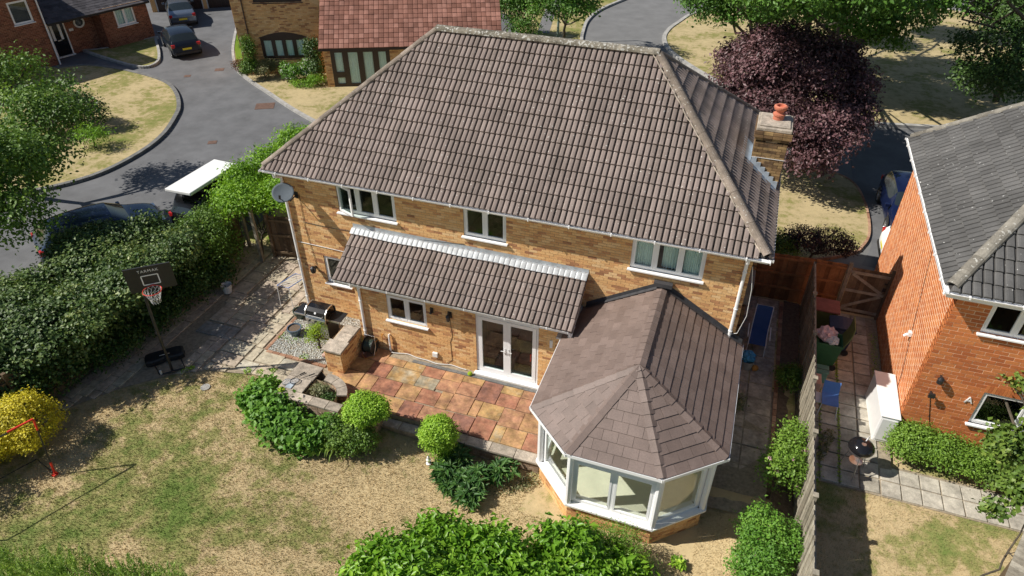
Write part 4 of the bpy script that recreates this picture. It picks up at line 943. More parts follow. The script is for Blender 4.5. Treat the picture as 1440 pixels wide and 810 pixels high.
# satellite dish
t = thing('satellite_dish', 'grey oval satellite dish at the top of the left downpipe', 'satellite dish', (0.35, -0.05, 4.25))
m = MB(); m.tube([(0.45, -0.01, 4.18), (0.42, -0.28, 4.12), (0.38, -0.38, 4.40)], 0.02, 8); m.box(0.39, 0.51, -0.02, -0.008, 4.08, 4.28); m.build('bracket', M['black_metal'], t)
def dish_mesh(c, n, R_, dep, up=Vector((0,0,1))):
    n = Vector(n).normalized(); x = n.cross(up).normalized(); y = x.cross(n); m = MB(); V = []; F = []; K = 28; J = 6
    for sgn in (0, 1):
        for j in range(J+1):
            r = j/J
            for k in range(K):
                t_ = 2*math.pi*k/K; V.append(Vector(c)+x*math.cos(t_)*r*R_*1.0+y*math.sin(t_)*r*R_*0.93+n*(dep*r*r-0.006*sgn))
    for sgn in (0, 1):
        b = sgn*(J+1)*K
        for j in range(J):
            for k in range(K):
                f = (b+j*K+k, b+j*K+(k+1) % K, b+(j+1)*K+(k+1) % K, b+(j+1)*K+k); F.append(f if not sgn else f[::-1])
    for k in range(K): F.append((J*K+k, J*K+(k+1) % K, (J+1)*K+J*K+(k+1) % K, (J+1)*K+J*K+k))
    m.add(V, F); return m
dish_mesh((0.38, -0.45, 4.45), (0.25, -0.62, 0.75), 0.31, 0.055).build('dish', M['dish'], t, smooth=True)
m = MB(); m.tube([(0.39, -0.40, 4.16), (0.44, -0.72, 4.42)], 0.012, 6); m.tube([(0.44, -0.72, 4.42), (0.44, -0.70, 4.52)], 0.03, 8); m.build('feed_arm', M['black_metal'], t)

# ================================================================ CONSERVATORY
CE = 2.2; SZ = 0.20
WA = [(8.95, -1.0), (8.95, -3.62), (9.92, -4.56), (11.89, -4.58), (12.90, -3.70), (12.90, -0.02)]      # wall line, left wall round to right wall
EA = [(8.77, -0.45), (8.77, -3.79), (9.86, -4.80), (11.91, -4.80), (13.11, -3.80), (13.11, 0.55)]        # eaves
HUB = (10.95, -3.05, 3.50); RID = (10.95, -0.02, 3.50)
cons = thing('conservatory', 'white conservatory with brown slate effect hipped roof on the right of the house', 'conservatory', (0, 0, 0)); ORG[cons.name] = (0, 0, 0)
for i in range(len(WA)-1):
    a = Vector((*WA[i], 0)); b = Vector((*WA[i+1], 0)); d = b-a; L = d.length; d.normalize()
    z0 = -0.55
    brick_wall(cons, (a.x, a.y, z0), d, L, SZ-z0-0.03, [], M['brick_buff'], M['mortar'], name='dwarf_wall', budget=(0, 40, 90, 90, 0)[i] if i < 5 else 0, seed=40+i, thick=0.24)
    # frames: a window wall standing on the dwarf wall
    O = Vector((a.x, a.y, SZ)); H = CE-SZ-0.06
    lights = {0: (1, 1, 1), 1: (1,), 2: (1, 1), 3: (1,), 4: (1, 1, 1, 1)}[i]
    tr = {2: (0.74, (0, 1)), 0: None, 1: None, 3: (0.80, (0,)), 4: None}[i]
    if i == 1: lights = (1,)
    wf = window(cons, O+d*0.05, d, L-0.10, H, lights, fw=0.07, sash=0.05, transom=tr, glass=M['glass_cons'], sill=False, set_back=0.06, depth=0.06)
    Nn = d.cross(Vector((0,0,1)))
    g = MB(); g.obox(O+d*L/2+Nn*0.0-Vector((0,0,0.02)), d*(L/2+0.035), Nn*0.10, (0,0,0.025)); g.build('sill', M['upvc'], wf)
    g = MB(); g.obox(O+d*L/2-Nn*0.19+Vector((0,0,0.0)), d*(L/2-0.12), Nn*0.07, (0,0,0.012)); g.build('inner_sill', M['interior_cream'], wf)
for (x, y) in WA[1:5]:
    m = MB(); m.cyl((x, y, SZ), 0.075, CE-SZ-0.02, 8); m.build('corner_post', M['upvc'], cons)
# floor and inside of the conservatory
m = MB(); n = len(WA); inn = [(x*0.985+10.9*0.015, y+0.03) for x, y in WA]; m.add([(x, y, 0.02) for x, y in inn]+[(12.8, 0.0, 0.02), (8.99, 0.0, 0.02)], [tuple(range(n+2))]); m.build('floor', M['carpet'], cons)
m = MB(); 
for i in range(len(WA)-1):
    a = Vector((*WA[i], 0)); b = Vector((*WA[i+1], 0)); d = (b-a).normalized(); Nn = d.cross(Vector((0,0,1))); q = -Nn*0.25
    m.quad(b+q+Vector((0,0,0.02)), a+q+Vector((0,0,0.02)), a+q+Vector((0,0,SZ)), b+q+Vector((0,0,SZ)))
m.add([(12.85, -0.03, 0), (9.0, -0.03, 0), (9.0, -0.03, 2.0), (10.95, -0.03, 3.2), (12.85, -0.03, 2.0)], [(0,1,2,3,4)]); m.build('inner_walls', M['interior_cream'], cons)
m = MB(); eav = [(x, y, CE+0.0) for x, y in EA]
# roof planes
pl = [[EA[0], EA[1], 'H', 'R'], [EA[1], EA[2], 'H'], [EA[2], EA[3], 'H'], [EA[3], EA[4], 'H'], [EA[4], EA[5], 'R', 'H']]
def P3c(p): return Vector(HUB) if p == 'H' else Vector(RID) if p == 'R' else Vector((*p, CE))
# side eaves are extended to the wall at y = 0
EL0 = Vector((8.77, -0.02, CE)); ER0 = Vector((13.11, -0.02, CE)); E1, E2, E3, E4 = [Vector((*EA[i], CE)) for i in (1, 2, 3, 4)]; HB = Vector(HUB); RD = Vector(RID)
planes = [[EL0, E1, HB, RD], [E1, E2, HB], [E2, E3, HB], [E3, E4, HB], [E4, ER0, RD, HB]]
m = MB()
for P_ in planes: m.add([p+Vector((0,0,0.005)) for p in P_], [tuple(range(len(P_)))])
for P_ in planes: m.add([p-Vector((0,0,0.10)) for p in P_][::-1], [tuple(range(len(P_)))], 0.5, 1)
croof = m.build('roof', [M['roof_felt'], M['interior_cream']], cons)
TC = flat_tile_template(0.33, 0.24)
for i, P_ in enumerate(planes):
    A, B = P_[0], P_[1]; U = (B-A).normalized(); Nn = (B-A).cross(P_[2]-A).normalized(); V = Nn.cross(U)
    poly = [((p-A).dot(U), (p-A).dot(V)) for p in P_]
    tiled_slope(croof, A, U, V, poly, 0.33, 0.215 if i in (0, 4) else 0.235, TC, M['tile_cons'], budget=(110, 60, 60, 60, 110)[i], seed=50+i, bond=0.5, v0=-0.03, jitter=0.0025, lift=0.012)
def hipcaps(a, b, wd, lift=0.035, seg=0.25, seed=1, turn=None):
    """slate effect hip strips: two leaved caps lapped down the hip"""
    a = Vector(a); b = Vector(b); d = (b-a); L = d.length; d.normalize(); k = int(L/seg); x = d.cross(Vector((0,0,1))).normalized(); z = x.cross(d)
    rg = random.Random(seed); vv = []
    for q in range(4):
        m = MB(); s = seg+0.03; dr = 0.33*wd
        V = [(-wd, 0, -dr+0.016), (0, 0, 0.026), (wd, 0, -dr+0.016), (-wd, s, -dr), (0, s, 0.006), (wd, s, -dr), (-wd, 0, -dr-0.004), (0, 0, 0.004), (wd, 0, -dr-0.004)]
        m.add(V, [(0,1,4,3), (1,2,5,4), (6,7,1,0), (7,8,2,1)], (q+0.5)/4); vv.append(m.mesh('hip_cap', M['tile_cons']))
    B = Matrix(((x.x, d.x, z.x, 0), (x.y, d.y, z.y, 0), (x.z, d.z, z.z, 0), (0,0,0,1)))
    for i in range(k): put(vv[rg.randrange(4)], 'hip_cap', Matrix.Translation(a+d*(i*L/k)+z*lift) @ B, croof)
for (e, s) in ((E1, 1), (E2, 2), (E3, 3), (E4, 4)): hipcaps(e, HB, 0.13, seed=s)
hipcaps(HB, RD, 0.13, lift=0.03, seed=9)
m = MB()
for i in range(4):
    a = [E1, E2, E3, E4][i]
gp = [EL0, E1, E2, E3, E4, ER0]
m = MB(); fm = MB()
for i in range(5):
    a, b = gp[i], gp[i+1]; d = (b-a).normalized(); Nn = d.cross(Vector((0,0,1))); L = (b-a).length
    if i == 0: a = Vector((8.77, -0.6, CE))
    m.obox((a+b)/2+Nn*0.055+Vector((0,0,-0.045)), d*((b-a).length/2+0.045), Nn*0.006, (0,0,0.042)); m.obox((a+b)/2+Nn*0.02+Vector((0,0,-0.082)), d*((b-a).length/2+0.03), Nn*0.038, (0,0,0.005)); m.obox((a+b)/2-Nn*0.018+Vector((0,0,-0.06)), d*((b-a).length/2), Nn*0.02, (0,0,0.055))
    fm.obox((a+b)/2-Nn*0.11+Vector((0,0,-0.075)), d*((b-a).length/2), Nn*0.09, (0,0,0.02))
m.build('gutter', M['upvc'], cons); fm.build('eaves_beam', M['upvc'], cons)
# dark flashing where the roof meets the wall
m = MB()
for (a, b) in ((Vector((9.05, 0, CE+0.16)), RD), (RD, ER0)):
    a = Vector((a.x, -0.012, a.z+0.075)); b = Vector((b.x, -0.012, b.z+0.075)); m.add([a, b, b+Vector((0,0,0.11)), a+Vector((0,0,0.11)), a+Vector((0,-0.11,-0.005)), b+Vector((0,-0.11,-0.005))], [(0,1,2,3), (4,5,1,0)])
m.box(RID[0]-0.22, RID[0]+0.24, -0.16, -0.01, RID[2]+0.08, RID[2]+0.19); m.build('wall_flashing', M['lead_dark'], cons)
m = MB(); m.box(8.60, 9.0, LY-0.30, LY+0.2, 2.16, 2.21); m.box(8.92, 8.97, -1.35, -0.05, 2.18, 2.42); m.build('valley_flashing', M['lead'], cons)

# ================================================================ RIGHT HAND NEIGHBOUR
NX, NY0, NY1, NE = 17.30, 0.35, 7.90, 4.9
nb = thing('brick_house', 'orange red brick house with dark grey tiled roof at the right edge', 'house', (0, 0, 0)); ORG[nb.name] = (0, 0, 0)
brick_wall(nb, (NX, NY1, -0.15), (0,-1,0), NY1-NY0, 4.95, [], M['brick_red'], M['mortar_pale'], name='side_wall', budget=300, seed=61, proud=0.004, bl=0.205, bh=0.076, jt=0.026)
OW2 = [(18.0, 19.3, 3.72, 4.62), (18.72, 20.7, 1.02, 2.05)]
brick_wall(nb, (NX, NY0, -0.15), (1,0,0), 8.68, 4.95, [(a-NX, b-NX, c+0.15, d+0.15) for a, b, c, d in OW2], M['brick_red'], M['mortar_pale'], name='rear_wall', budget=300, seed=62, proud=0.006, bl=0.278, bh=0.088, jt=0.017)
m = MB(); m.quad((26,NY1,-0.1),(NX,NY1,-0.1),(NX,NY1,4.8),(26,NY1,4.8)); m.quad((26,NY0,-0.1),(26,NY1,-0.1),(26,NY1,4.8),(26,NY0,4.8)); m.build('far_walls', M['brick_red'], nb)
for (a, b, c, d) in OW2: window(nb, (a, NY0, c), (1,0,0), b-a, d-c, (1, 1)); room(nb, (a, NY0, c), (1,0,0), b-a, d-c, 1.2)
m = MB()                                          # soldier course over the lower window
for i in range(27): m.box(18.70+i*0.075+0.004, 18.70+(i+1)*0.075-0.004, NY0-0.012, NY0+0.05, 2.055, 2.27, random.Random(i).random())
m.build('soldier_course', M['brick_red'], nb)
X0, Y0, Y1, TN, K1, K2 = 16.95, 0.0, 8.2, 0.80, 1.4, 0.5
XA = (Y1-Y0)/(K1+K2); ap = Vector((X0+XA, Y0+K1*XA, NE+TN*XA)); far = Vector((30, ap.y, ap.z))
c0 = Vector((X0, Y0, NE)); c1 = Vector((X0, Y1, NE)); c2 = Vector((30, Y0, NE)); c3 = Vector((30, Y1, NE))
m = MB(); m.add([c0, c1, c2, c3, ap, far], [(1, 0, 4), (0, 2, 5, 4), (3, 1, 4, 5)]); nroof = m.build('roof', M['roof_felt'], nb)
T2 = tile_template(0.40, 0.335, 2, groove=0.052, depth=0.050, flat=0.024, thick=0.042)
T3 = tile_template(0.40, 0.335, 2, groove=0.012, depth=0.018, flat=0.014, thick=0.024)
for (A, B, P_, bud, sd__) in ((c1, c0, ap, 300, 63), (c0, c2, None, 60, 64)):
    U = (B-A).normalized(); Nn = (B-A).cross(ap-A).normalized(); V = Nn.cross(U)
    pts = [A, B, ap] if P_ is not None else [A, B, far, ap]
    poly = [((p-A).dot(U), (p-A).dot(V)) for p in pts]
    tiled_slope(nroof, A, U, V, poly, 0.40, 0.335, T2, M['tile_grey'], budget=bud, seed=sd__, v0=-0.05)
cap_tiles(nroof, c0+Vector((0.05,0.08,0.07)), ap, 0.14, 0.45, M['ridge_grey'], name='hip_tile', seed=65)
cap_tiles(nroof, c1+Vector((0.05,-0.03,0.05)), ap, 0.13, 0.45, M['ridge_grey'], name='hip_tile', seed=66)
m = MB(); m.box(X0, X0+0.025, Y0, Y1, NE-0.2, NE-0.03); m.box(X0+0.026, 30, Y0, Y0+0.025, NE-0.2, NE-0.03); m.box(X0+0.027, NX-0.01, Y0+0.026, Y1, NE-0.21, NE-0.18); m.box(NX-0.009, 30, Y0+0.026, NY0-0.01, NE-0.21, NE-0.18); m.build('fascia', M['upvc'], nb)
gutter(nb, (X0-0.06, Y0-0.05, NE-0.03), (X0-0.06, Y1, NE-0.03), (-1,0,0), mat=M['upvc']); gutter(nb, (X0-0.1, Y0-0.06, NE-0.03), (30, Y0-0.06, NE-0.03), (0,-1,0), mat=M['upvc'])
m = MB(); m.box(NX-0.09, NX-0.008, 2.0, 2.13, 2.02, 2.14); m.tube([(NX-0.10, 2.07, 2.05), (NX-0.17, 2.05, 1.98)], 0.035, 8); tag(m.build('security_light', M['white_paint'], None), 'white security light halfway along the bright orange brick side wall', 'light')
m = MB(); m.tube([(17.7, NY0-0.01, 2.28), (17.7, NY0-0.10, 2.30)], 0.02, 8); m.lathe((17.7, NY0-0.13, 2.12), [(0,0),(0.07,0.02),(0.075,0.14),(0.04,0.2),(0,0.21)], 12); tag(m.build('wall_light', M['black_metal']), 'round black wall lamp left of the letter A on the red brick wall', 'light')
m = MB(); m.tube([(17.67, NY0-0.01, 1.72), (17.67, NY0-0.14, 1.74)], 0.025, 8); m.box(17.60, 17.74, NY0-0.18, NY0-0.12, 1.66, 1.78); tag(m.build('wall_bracket', M['black_metal']), 'small dark bracket below the round black lamp on the red wall', 'bracket')
m = cable('c', [(17.70, NY0-0.015, 1.6), (17.9, NY0-0.015, 0.9), (18.05, NY0-0.015, 0.5)], 0.008, None); m.build('cable', M['black_plastic'], nb)
m = cable('c', [(NX-0.012, 3.2, 4.0), (NX-0.012, 2.1, 2.1), (NX-0.012, 1.5, 1.2), (NX-0.012, 1.2, 0.3)], 0.008, None); m.build('cable', M['rust_iron'], nb)
def text_mesh(txt, size, mat, name, label=None, cat=None, depth=0.01, parent=None, mat4=None, spacing=1.0):
    c = bpy.data.curves.new('txt', 'FONT'); c.body = txt; c.size = size; c.extrude = depth; c.align_x = 'CENTER'; c.align_y = 'CENTER'; c.space_character = spacing
    t = bpy.data.objects.new('txt', c); COL.objects.link(t); dg = bpy.context.evaluated_depsgraph_get(); dg.update()
    me = bpy.data.meshes.new_from_object(t.evaluated_get(dg)); bpy.data.objects.remove(t); me.materials.clear(); me.materials.append(mat)
    o = bpy.data.objects.new(name, me); COL.objects.link(o); o.parent = parent; o.matrix_basis = mat4
    if label: tag(o, label, cat)
    return o
text_mesh('A', 0.27, M['white_paint'], 'letter', 'white letter A fixed to the red brick wall beside the window', 'letter', 0.012, None, Matrix.Translation((18.50, NY0-0.022, 1.72)) @ Matrix.Rotation(R(90), 4, 'X'))

# ================================================================ FRONT HOUSES
def local_frame_house(name, label, ox, oy, ang): return thing(name, label, 'house', (ox, oy, -0.08), R(ang))
A_ = local_frame_house('brick_house', 'dark red brick house with black front door at top left', -26.58, 15.25, 73.2)
lwin = [(-1.55, -0.5, 2.55, 3.75), (-4.6, -3.0, 0.9, 2.0)]
brick_wall(A_, (-9, 0, 0), (1,0,0), 9, 5.0, [(a+9, b+9, c, d) for a, b, c, d in lwin], M['brick_dark'], M['mortar'], name='front_wall', budget=0, seed=71)
for (a, b, c, d) in lwin: window(A_, (a, 0, c), (1,0,0), b-a, d-c, (1,)); room(A_, (a, 0, c), (1,0,0), b-a, d-c, 1.0, mat=M['interior'])
brick_wall(A_, (0, 0, 0), (0,1,0), 1.1, 5.0, [], M['brick_dark'], M['mortar'], name='porch_side_wall', budget=0, seed=72)
brick_wall(A_, (0.02, 1.1, 0), (1,0,0), 3.1, 2.7, [(0.36, 1.36, 0, 2.1)], M['brick_dark'], M['mortar'], name='porch_wall', budget=0, seed=73)
brick_wall(A_, (3.1, 0, 0), (1,0,0), 2.98, 2.4, [(0.85, 2.1, 1.2, 2.22)], M['brick_dark'], M['mortar'], name='garage_wall', budget=0, seed=74)
brick_wall(A_, (3.1, 1.1, 0), (0,-1,0), 1.1, 2.4, [], M['brick_dark'], M['mortar'], name='garage_return', budget=0, seed=75)
brick_wall(A_, (6.08, 0, 0), (0,1,0), 5, 2.6, [], M['brick_dark'], M['mortar'], name='garage_side_wall', budget=0, seed=76)
window(A_, (3.95, 0, 1.2), (1,0,0), 1.25, 1.02, (1, 1)); room(A_, (3.95, 0, 1.2), (1,0,0), 1.25, 1.02, 0.7); curtain(A_, (4.0, 0, 1.25), (1,0,0), 1.1, 0.9, mat=M['blind'])
m = MB(); m.box(0.40, 0.46, 1.04, 1.14, 0, 2.1); m.box(1.30, 1.37, 1.04, 1.14, 0, 2.1); m.box(0.461, 1.299, 1.04, 1.14, 2.03, 2.1); m.box(0.36, 1.42, 0.98, 1.14, 0.0, 0.06); df = m.build('door_frame', M['upvc'], A_, local=True)
m = MB(); m.box(0.465, 1.295, 1.09, 1.135, 0.065, 2.025); dd = m.build('front_door', M['black_enamel'], A_, local=True)
m = MB(); m.box(0.53, 0.67, 1.08, 1.092, 0.98, 1.9); m.box(0.98, 1.12, 1.08, 1.092, 0.98, 1.9); m.build('pane', M['blind'], dd, local=True)
m = MB(); m.box(0.72, 0.98, 1.078, 1.092, 0.92, 0.98); m.build('letter_box', M['chrome'], dd, local=True)
m = MB(); rr = []
for k in range(24): rr.append((2.25+0.28*math.cos(k*math.pi/12), 1.07, 1.70+0.28*math.sin(k*math.pi/12)))
m.tube(rr, 0.055, 8, closed=True); wf = m.build('round_window', M['upvc'], A_, local=True)
m = MB(); m.cyl((2.25, 1.085, 1.70), 0.26, 0.01, 24, axis=(0,1,0)); m.build('pane', M['car_glass'], wf, local=True)
m = MB(); m.box(1.55, 1.80, 1.065, 1.09, 1.32, 1.46); m.build('number_plaque', M['white_paint'], A_, local=True)
m = MB(); m.box(1.66, 1.76, 1.0, 1.09, 1.85, 1.98); m.build('porch_lamp', M['black_metal'], A_, local=True)
m = MB(); m.tube([(-0.05, -0.06, 5.0), (-0.05, -0.06, 0.0)], 0.045, 8); m.build('downpipe', M['upvc'], A_, local=True)
m = MB(); m.add([(0.05, -0.12, 2.28), (6.3, -0.12, 2.28), (6.3, 5, 5.0), (0.05, 5, 5.0), (0.05, -0.12, 2.16), (6.3, -0.12, 2.16), (6.3, 5, 4.8), (0.05, 5, 4.8)], [(0,1,2,3), (7,6,5,4), (0,4,5,1), (1,5,6,2), (3,7,4,0)]); ar = m.build('porch_roof', M['roof_felt'], A_, local=True)
vv = Vector((0, 5.12, 2.72)); TS = flat_tile_template(0.28, 0.2, 0.01)
tiled_slope(ar, (0.05, -0.12, 2.30), (1,0,0), vv, [(0,0), (6.25,0), (6.25,3.4), (0,3.4)], 0.28, 0.2, TS, M['tile_slate'], budget=0, seed=77, bond=0.5)
m = MB(); m.box(-9, 0.0, 0.25, 6, 0, 5.2); m.box(-9.3, 0.3, -0.4, 6.4, 5.2, 5.4); m.build('upper_block', M['roof_felt'], A_, local=True)
B_ = local_frame_house('brick_house', 'golden brown brick house with dark arched window behind the flower bed', -9.30, 17.13, 24)
bw = [(1.15, 3.65, 0.95, 2.12), (1.2, 3.75, 3.95, 5.0)]
brick_wall(B_, (-5.15, 2.3, 0), (1,0,0), 11.5, 5.2, [(a, b, c, d) for a, b, c, d in bw], M['brick_buff'], M['mortar'], name='front_wall', budget=0, seed=81)
brick_wall(B_, (-5.15, 8.3, 0), (0,-1,0), 6, 5.2, [], M['brick_buff'], M['mortar'], name='side_wall', budget=0, seed=82)
for (a, b, c, d) in bw:
    window(B_, (-5.15+a, 2.3, c), (1,0,0), b-a, d-c, (1,1,1,1), frame=M['dark_wood'], fw=0.11, sash=0.05, sill_out=0.08); room(B_, (-5.15+a, 2.3, c), (1,0,0), b-a, d-c, 0.6); curtain(B_, (-5.15+a+0.1, 2.3, c+0.08), (1,0,0), b-a-0.2, d-c-0.16, mat=M['blind'], folds=16, amp=0.012, back=0.09)
m = MB(); V = []; n = 14
for i in range(n+1):
    t = i/n; x = -5.15+1.10+2.6*t; V += [(x, 2.27, 2.10), (x, 2.27, 2.14+0.26*math.sin(math.pi*t)), (x, 2.33, 2.10), (x, 2.33, 2.14+0.26*math.sin(math.pi*t))]
m.add(V, [(4*i, 4*i+4, 4*i+5, 4*i+1) for i in range(n)]+[(4*i+1, 4*i+5, 4*i+7, 4*i+3) for i in range(n)]); m.build('arched_lintel', M['dark_wood'], B_, local=True)
m = MB(); m.tube([(-4.55, 2.23, 5.2), (-4.55, 2.23, 0)], 0.04, 8); m.build('downpipe', M['dark_wood'], B_, local=True)
brick_wall(B_, (-0.28, 0, 0), (1,0,0), 9.4, 2.35, [(0.35, 3.47, 0.05, 2.15), (4.6, 6.8, 0.0, 2.1)], M['brick_buff'], M['mortar'], name='wing_wall', budget=0, seed=83)
brick_wall(B_, (-0.28, 2.3, 0), (0,-1,0), 2.3, 2.35, [], M['brick_buff'], M['mortar'], name='wing_side_wall', budget=0, seed=84)
window(B_, (0.07, 0, 0.05), (1,0,0), 3.12, 2.1, (0.8, 1, 1, 0.8), frame=M['dark_wood'], fw=0.12, sash=0.09, sill=False, transom=(0.33, (0, 3)))
room(B_, (0.07, 0, 0.05), (1,0,0), 3.12, 2.1, 0.9); curtain(B_, (0.15, 0, 0.15), (1,0,0), 2.96, 1.92, mat=M['blind'], folds=24, amp=0.012, back=0.09)  # pale blind close behind the glass stands in for its sky reflection
m = MB(); m.box(-0.5, 4.2, -0.9, -0.02, -0.02, 0.06); m.build('door_step', M['concrete_slab'], B_, local=True)
m = MB(); m.box(4.35, 6.5, 0.05, 0.12, 0, 2.1); m.build('garage_door', M['dark_wood'], B_, local=True)
m = MB(); m.add([(-0.42, -0.38, 2.30), (9.2, -0.38, 2.30), (9.2, 2.28, 4.16), (-0.42, 2.28, 4.16), (-0.42, -0.38, 2.18), (9.2, -0.38, 2.18), (9.2, 2.28, 4.0), (-0.42, 2.28, 4.0)], [(0,1,2,3), (7,6,5,4), (0,4,5,1), (1,5,6,2), (3,7,4,0)]); br_ = m.build('wing_roof', M['roof_felt'], B_, local=True)
vv = Vector((0, 2.66, 1.86)); TP = tile_template(0.26, 0.30, 1, groove=0.02, depth=0.03, flat=0.03, thick=0.02)
tiled_slope(br_, (-0.42, -0.38, 2.31), (1,0,0), vv, [(0,0), (9.62,0), (9.62,vv.length), (0,vv.length)], 0.26, 0.30, TP, M['tile_red'], budget=300, seed=85)
m = MB(); m.box(-0.5, 6.1, 2.13, 2.29, 4.18, 4.24); m.box(-0.5, 6.1, 2.262, 2.29, 4.24, 4.36); m.build('lead_flashing', M['lead_blue'], br_, local=True)
m = MB(); m.box(-0.45, 9.25, -0.44, -0.38, 2.17, 2.29); m.build('gutter', M['dark_wood'], br_, local=True)
Gg = thing('garage', 'dark garage with brown up and over door at the end of the driveway', 'garage', (-26.35, 27.9, -0.08), R(35))
m = MB(); m.box(-3.2, -0.2, 0.05, 0.12, 0, 2.15); [m.box(-3.2+i*0.3+0.01, -3.2+(i+1)*0.3-0.01, 0.02, 0.05, 0.03, 2.1) for i in range(10)]; m.build('garage_door', M['dark_wood'], Gg, local=True)
m = MB(); m.box(0.2, 2.9, 0.05, 0.12, 0, 2.15); [m.box(0.2+i*0.3+0.01, 0.2+(i+1)*0.3-0.01, 0.02, 0.05, 0.03, 2.1) for i in range(9)]; m.build('garage_door', M['dark_wood'], Gg, local=True)
m = MB(); [m.box(x-0.04, x+0.04, -0.02, 0.1, 0, 2.2) for x in (-3.24, -0.16, 0.16, 2.94)]; m.build('door_post', M['upvc_grime'], Gg, local=True)
m = MB(); m.box(-0.12, 0.12, -0.05, 0.3, 0, 2.3); m.box(2.99, 3.3, -0.05, 0.3, 0, 2.3); m.box(-3.6, -3.29, -0.05, 0.3, 0, 2.3); m.box(-3.6, 3.3, -0.06, 0.31, 2.305, 2.7); m.build('wall', M['brick_buff'], Gg, local=True)
m = MB(); m.box(-3.7, 3.4, -0.4, 5, 2.71, 2.9); m.build('roof', M['tile_slate'], Gg, local=True)

# ================================================================ FENCES, GATE
def board_fence(name, label, a, b, h, base_z, mat, bw=0.14, th=0.018, rail=True, post=None, side=1, posts=(), lap=0.012, topvar=0.0, post_mat=None, rails_z=(0.3, 1.0, 1.65), seed=1, sag=None, group=None):
    a = Vector((a[0], a[1], 0)); b = Vector((b[0], b[1], 0)); d = b-a; L = d.length; d.normalize(); nrm = Vector((-d.y, d.x, 0))*side
    t = thing(name, label, 'fence', (a.x, a.y, base_z), 0, group); rg = random.Random(seed); n = int(L/bw)
    var = []
    for q in range(6):
        m = MB(); m.box(-bw/2-lap/2, bw/2+lap/2, -th/2, th/2, 0, 1, (q+0.5)/6); var.append(m.mesh('fence_board', mat))
    for i in range(n):
        s = (i+0.5)*L/n; hh = h+(sag(s) if sag else 0)+rg.uniform(-topvar, topvar); p = d*s+nrm*(th*0.5 if i % 2 else -th*0.45)
        Mx = Matrix(((d.x, nrm.x, 0, p.x), (d.y, nrm.y, 0, p.y), (0, 0, hh, 0), (0,0,0,1)))
        put(var[rg.randrange(6)], 'fence_board', Mx @ Matrix.Rotation(rg.uniform(-0.004, 0.004), 4, 'Y'), t)
    for z in rails_z:
        m = MB(); m.obox(d*L/2+nrm*(th+0.025)+Vector((0,0,z)), d*(L/2), nrm*0.022, (0,0,0.04), 0.8); m.build('rail', mat, t, local=True)
    for s in posts:
        m = MB(); m.obox(d*s+nrm*(th+0.04)+Vector((0,0,h/2+0.05)), d*0.05, nrm*0.05, (0,0,h/2+0.06), rg.random()); m.build('fence_post', post_mat or mat, t, local=True)
    return t
board_fence('fence', 'orange brown board fence at the back of the shaded side passage', (12.95, 5.42), (15.02, 5.55), 1.78, -0.1, M['fence_orange'], side=-1, posts=(), seed=2, rails_z=(0.55, 1.1, 1.66))
board_fence('fence', 'short orange board fence between the long fence and the neighbour\'s gate', (15.10, 5.55), (15.98, 5.58), 1.78, -0.1, M['fence_orange'], side=-1, posts=(0.95,), seed=3, rails_z=(0.55, 1.1, 1.66), post_mat=M['fence_grey'])
gt = thing('garden_gate', 'weathered dark wooden gate with a diagonal Z brace beside the orange brick house', 'gate', (16.12, 5.52, -0.1))
rg = random.Random(9); var = []
for q in range(4):
    m = MB(); m.box(-0.058, 0.058, -0.01, 0.01, 0, 1.68, (q+0.5)/4); var.append(m.mesh('gate_board', M['fence_brown']))
for i in range(9): put(var[rg.randrange(4)], 'gate_board', Matrix.Translation((0.07+i*0.121, 0, 0.06+rg.uniform(-0.004, 0.004))), gt)
for (nm, a, b) in (('ledge', (0.0, -0.035, 1.60), (1.1, -0.035, 1.60)), ('ledge', (0.0, -0.035, 0.92), (1.1, -0.035, 0.92)), ('ledge', (0.0, -0.035, 0.20), (1.1, -0.035, 0.20)), ('brace', (0.06, -0.036, 0.26), (1.02, -0.036, 0.86)), ('brace', (0.06, -0.036, 1.54), (1.02, -0.036, 0.98))):
    m = MB(); m.bar(a, b, 0.09, 0.03, 0.7, up=(0, -1, 0)); m.build(nm, M['fence_grey'], gt, local=True)
m = MB(); m.box(1.10, 1.18, -0.06, 0.03, 0, 1.86); m.build('gate_post', M['fence_brown'], gt, local=True)
m = MB(); m.box(1.0, 1.09, -0.07, -0.05, 1.1, 1.22); m.box(1.0, 1.09, -0.07, -0.05, 1.35, 1.4); m.build('latch', M['black_metal'], gt, local=True)
# long fence between the gardens, made of bays
yb = [5.45, 3.6, 1.75, -0.1, -1.95, -3.8, -5.65, -7.5]
for i in range(len(yb)-1):
    lab = ['first fence bay at the back, joining the orange fence', 'second fence bay from the back beside the green bins', 'weathered fence bay beside the blue garden chair', 'weathered sunlit fence bay behind the pink flowered shrub',
           'weathered fence bay left of the kettle barbecue shadow', 'weathered fence bay behind the round green shrub at the bottom', 'nearest weathered fence bay at the bottom edge of the photo'][i]
    z = -0.12 if yb[i] > 0 else -0.2
    board_fence('fence', lab, (15.0, yb[i]-0.05), (15.0, yb[i+1]+0.05), 1.80+(0.03 if i % 2 else 0), z, M['fence_grey'], bw=0.12, side=1, seed=20+i, topvar=0.006, group='bays of the fence between the two gardens', rails_z=(0.3, 1.0, 1.68))
    m = MB(); m.box(14.955, 15.045, yb[i+1]-0.045, yb[i+1]+0.045, -0.4, 1.74); m.box(14.94, 15.06, yb[i+1]-0.06, yb[i+1]+0.06, 1.741, 1.765)
    tag(m.build('fence_post', M['fence_grey'], None), ['wooden fence post beside the upright lounger', 'wooden fence post level with the green wheelie bin', 'wooden fence post level with the blue chair', 'wooden fence post beside the pink flowered shrub', 'wooden fence post between pink flowered shrub and round shrub', 'wooden fence post behind the round green shrub', 'wooden fence post nearest the bottom edge'][i], 'post')
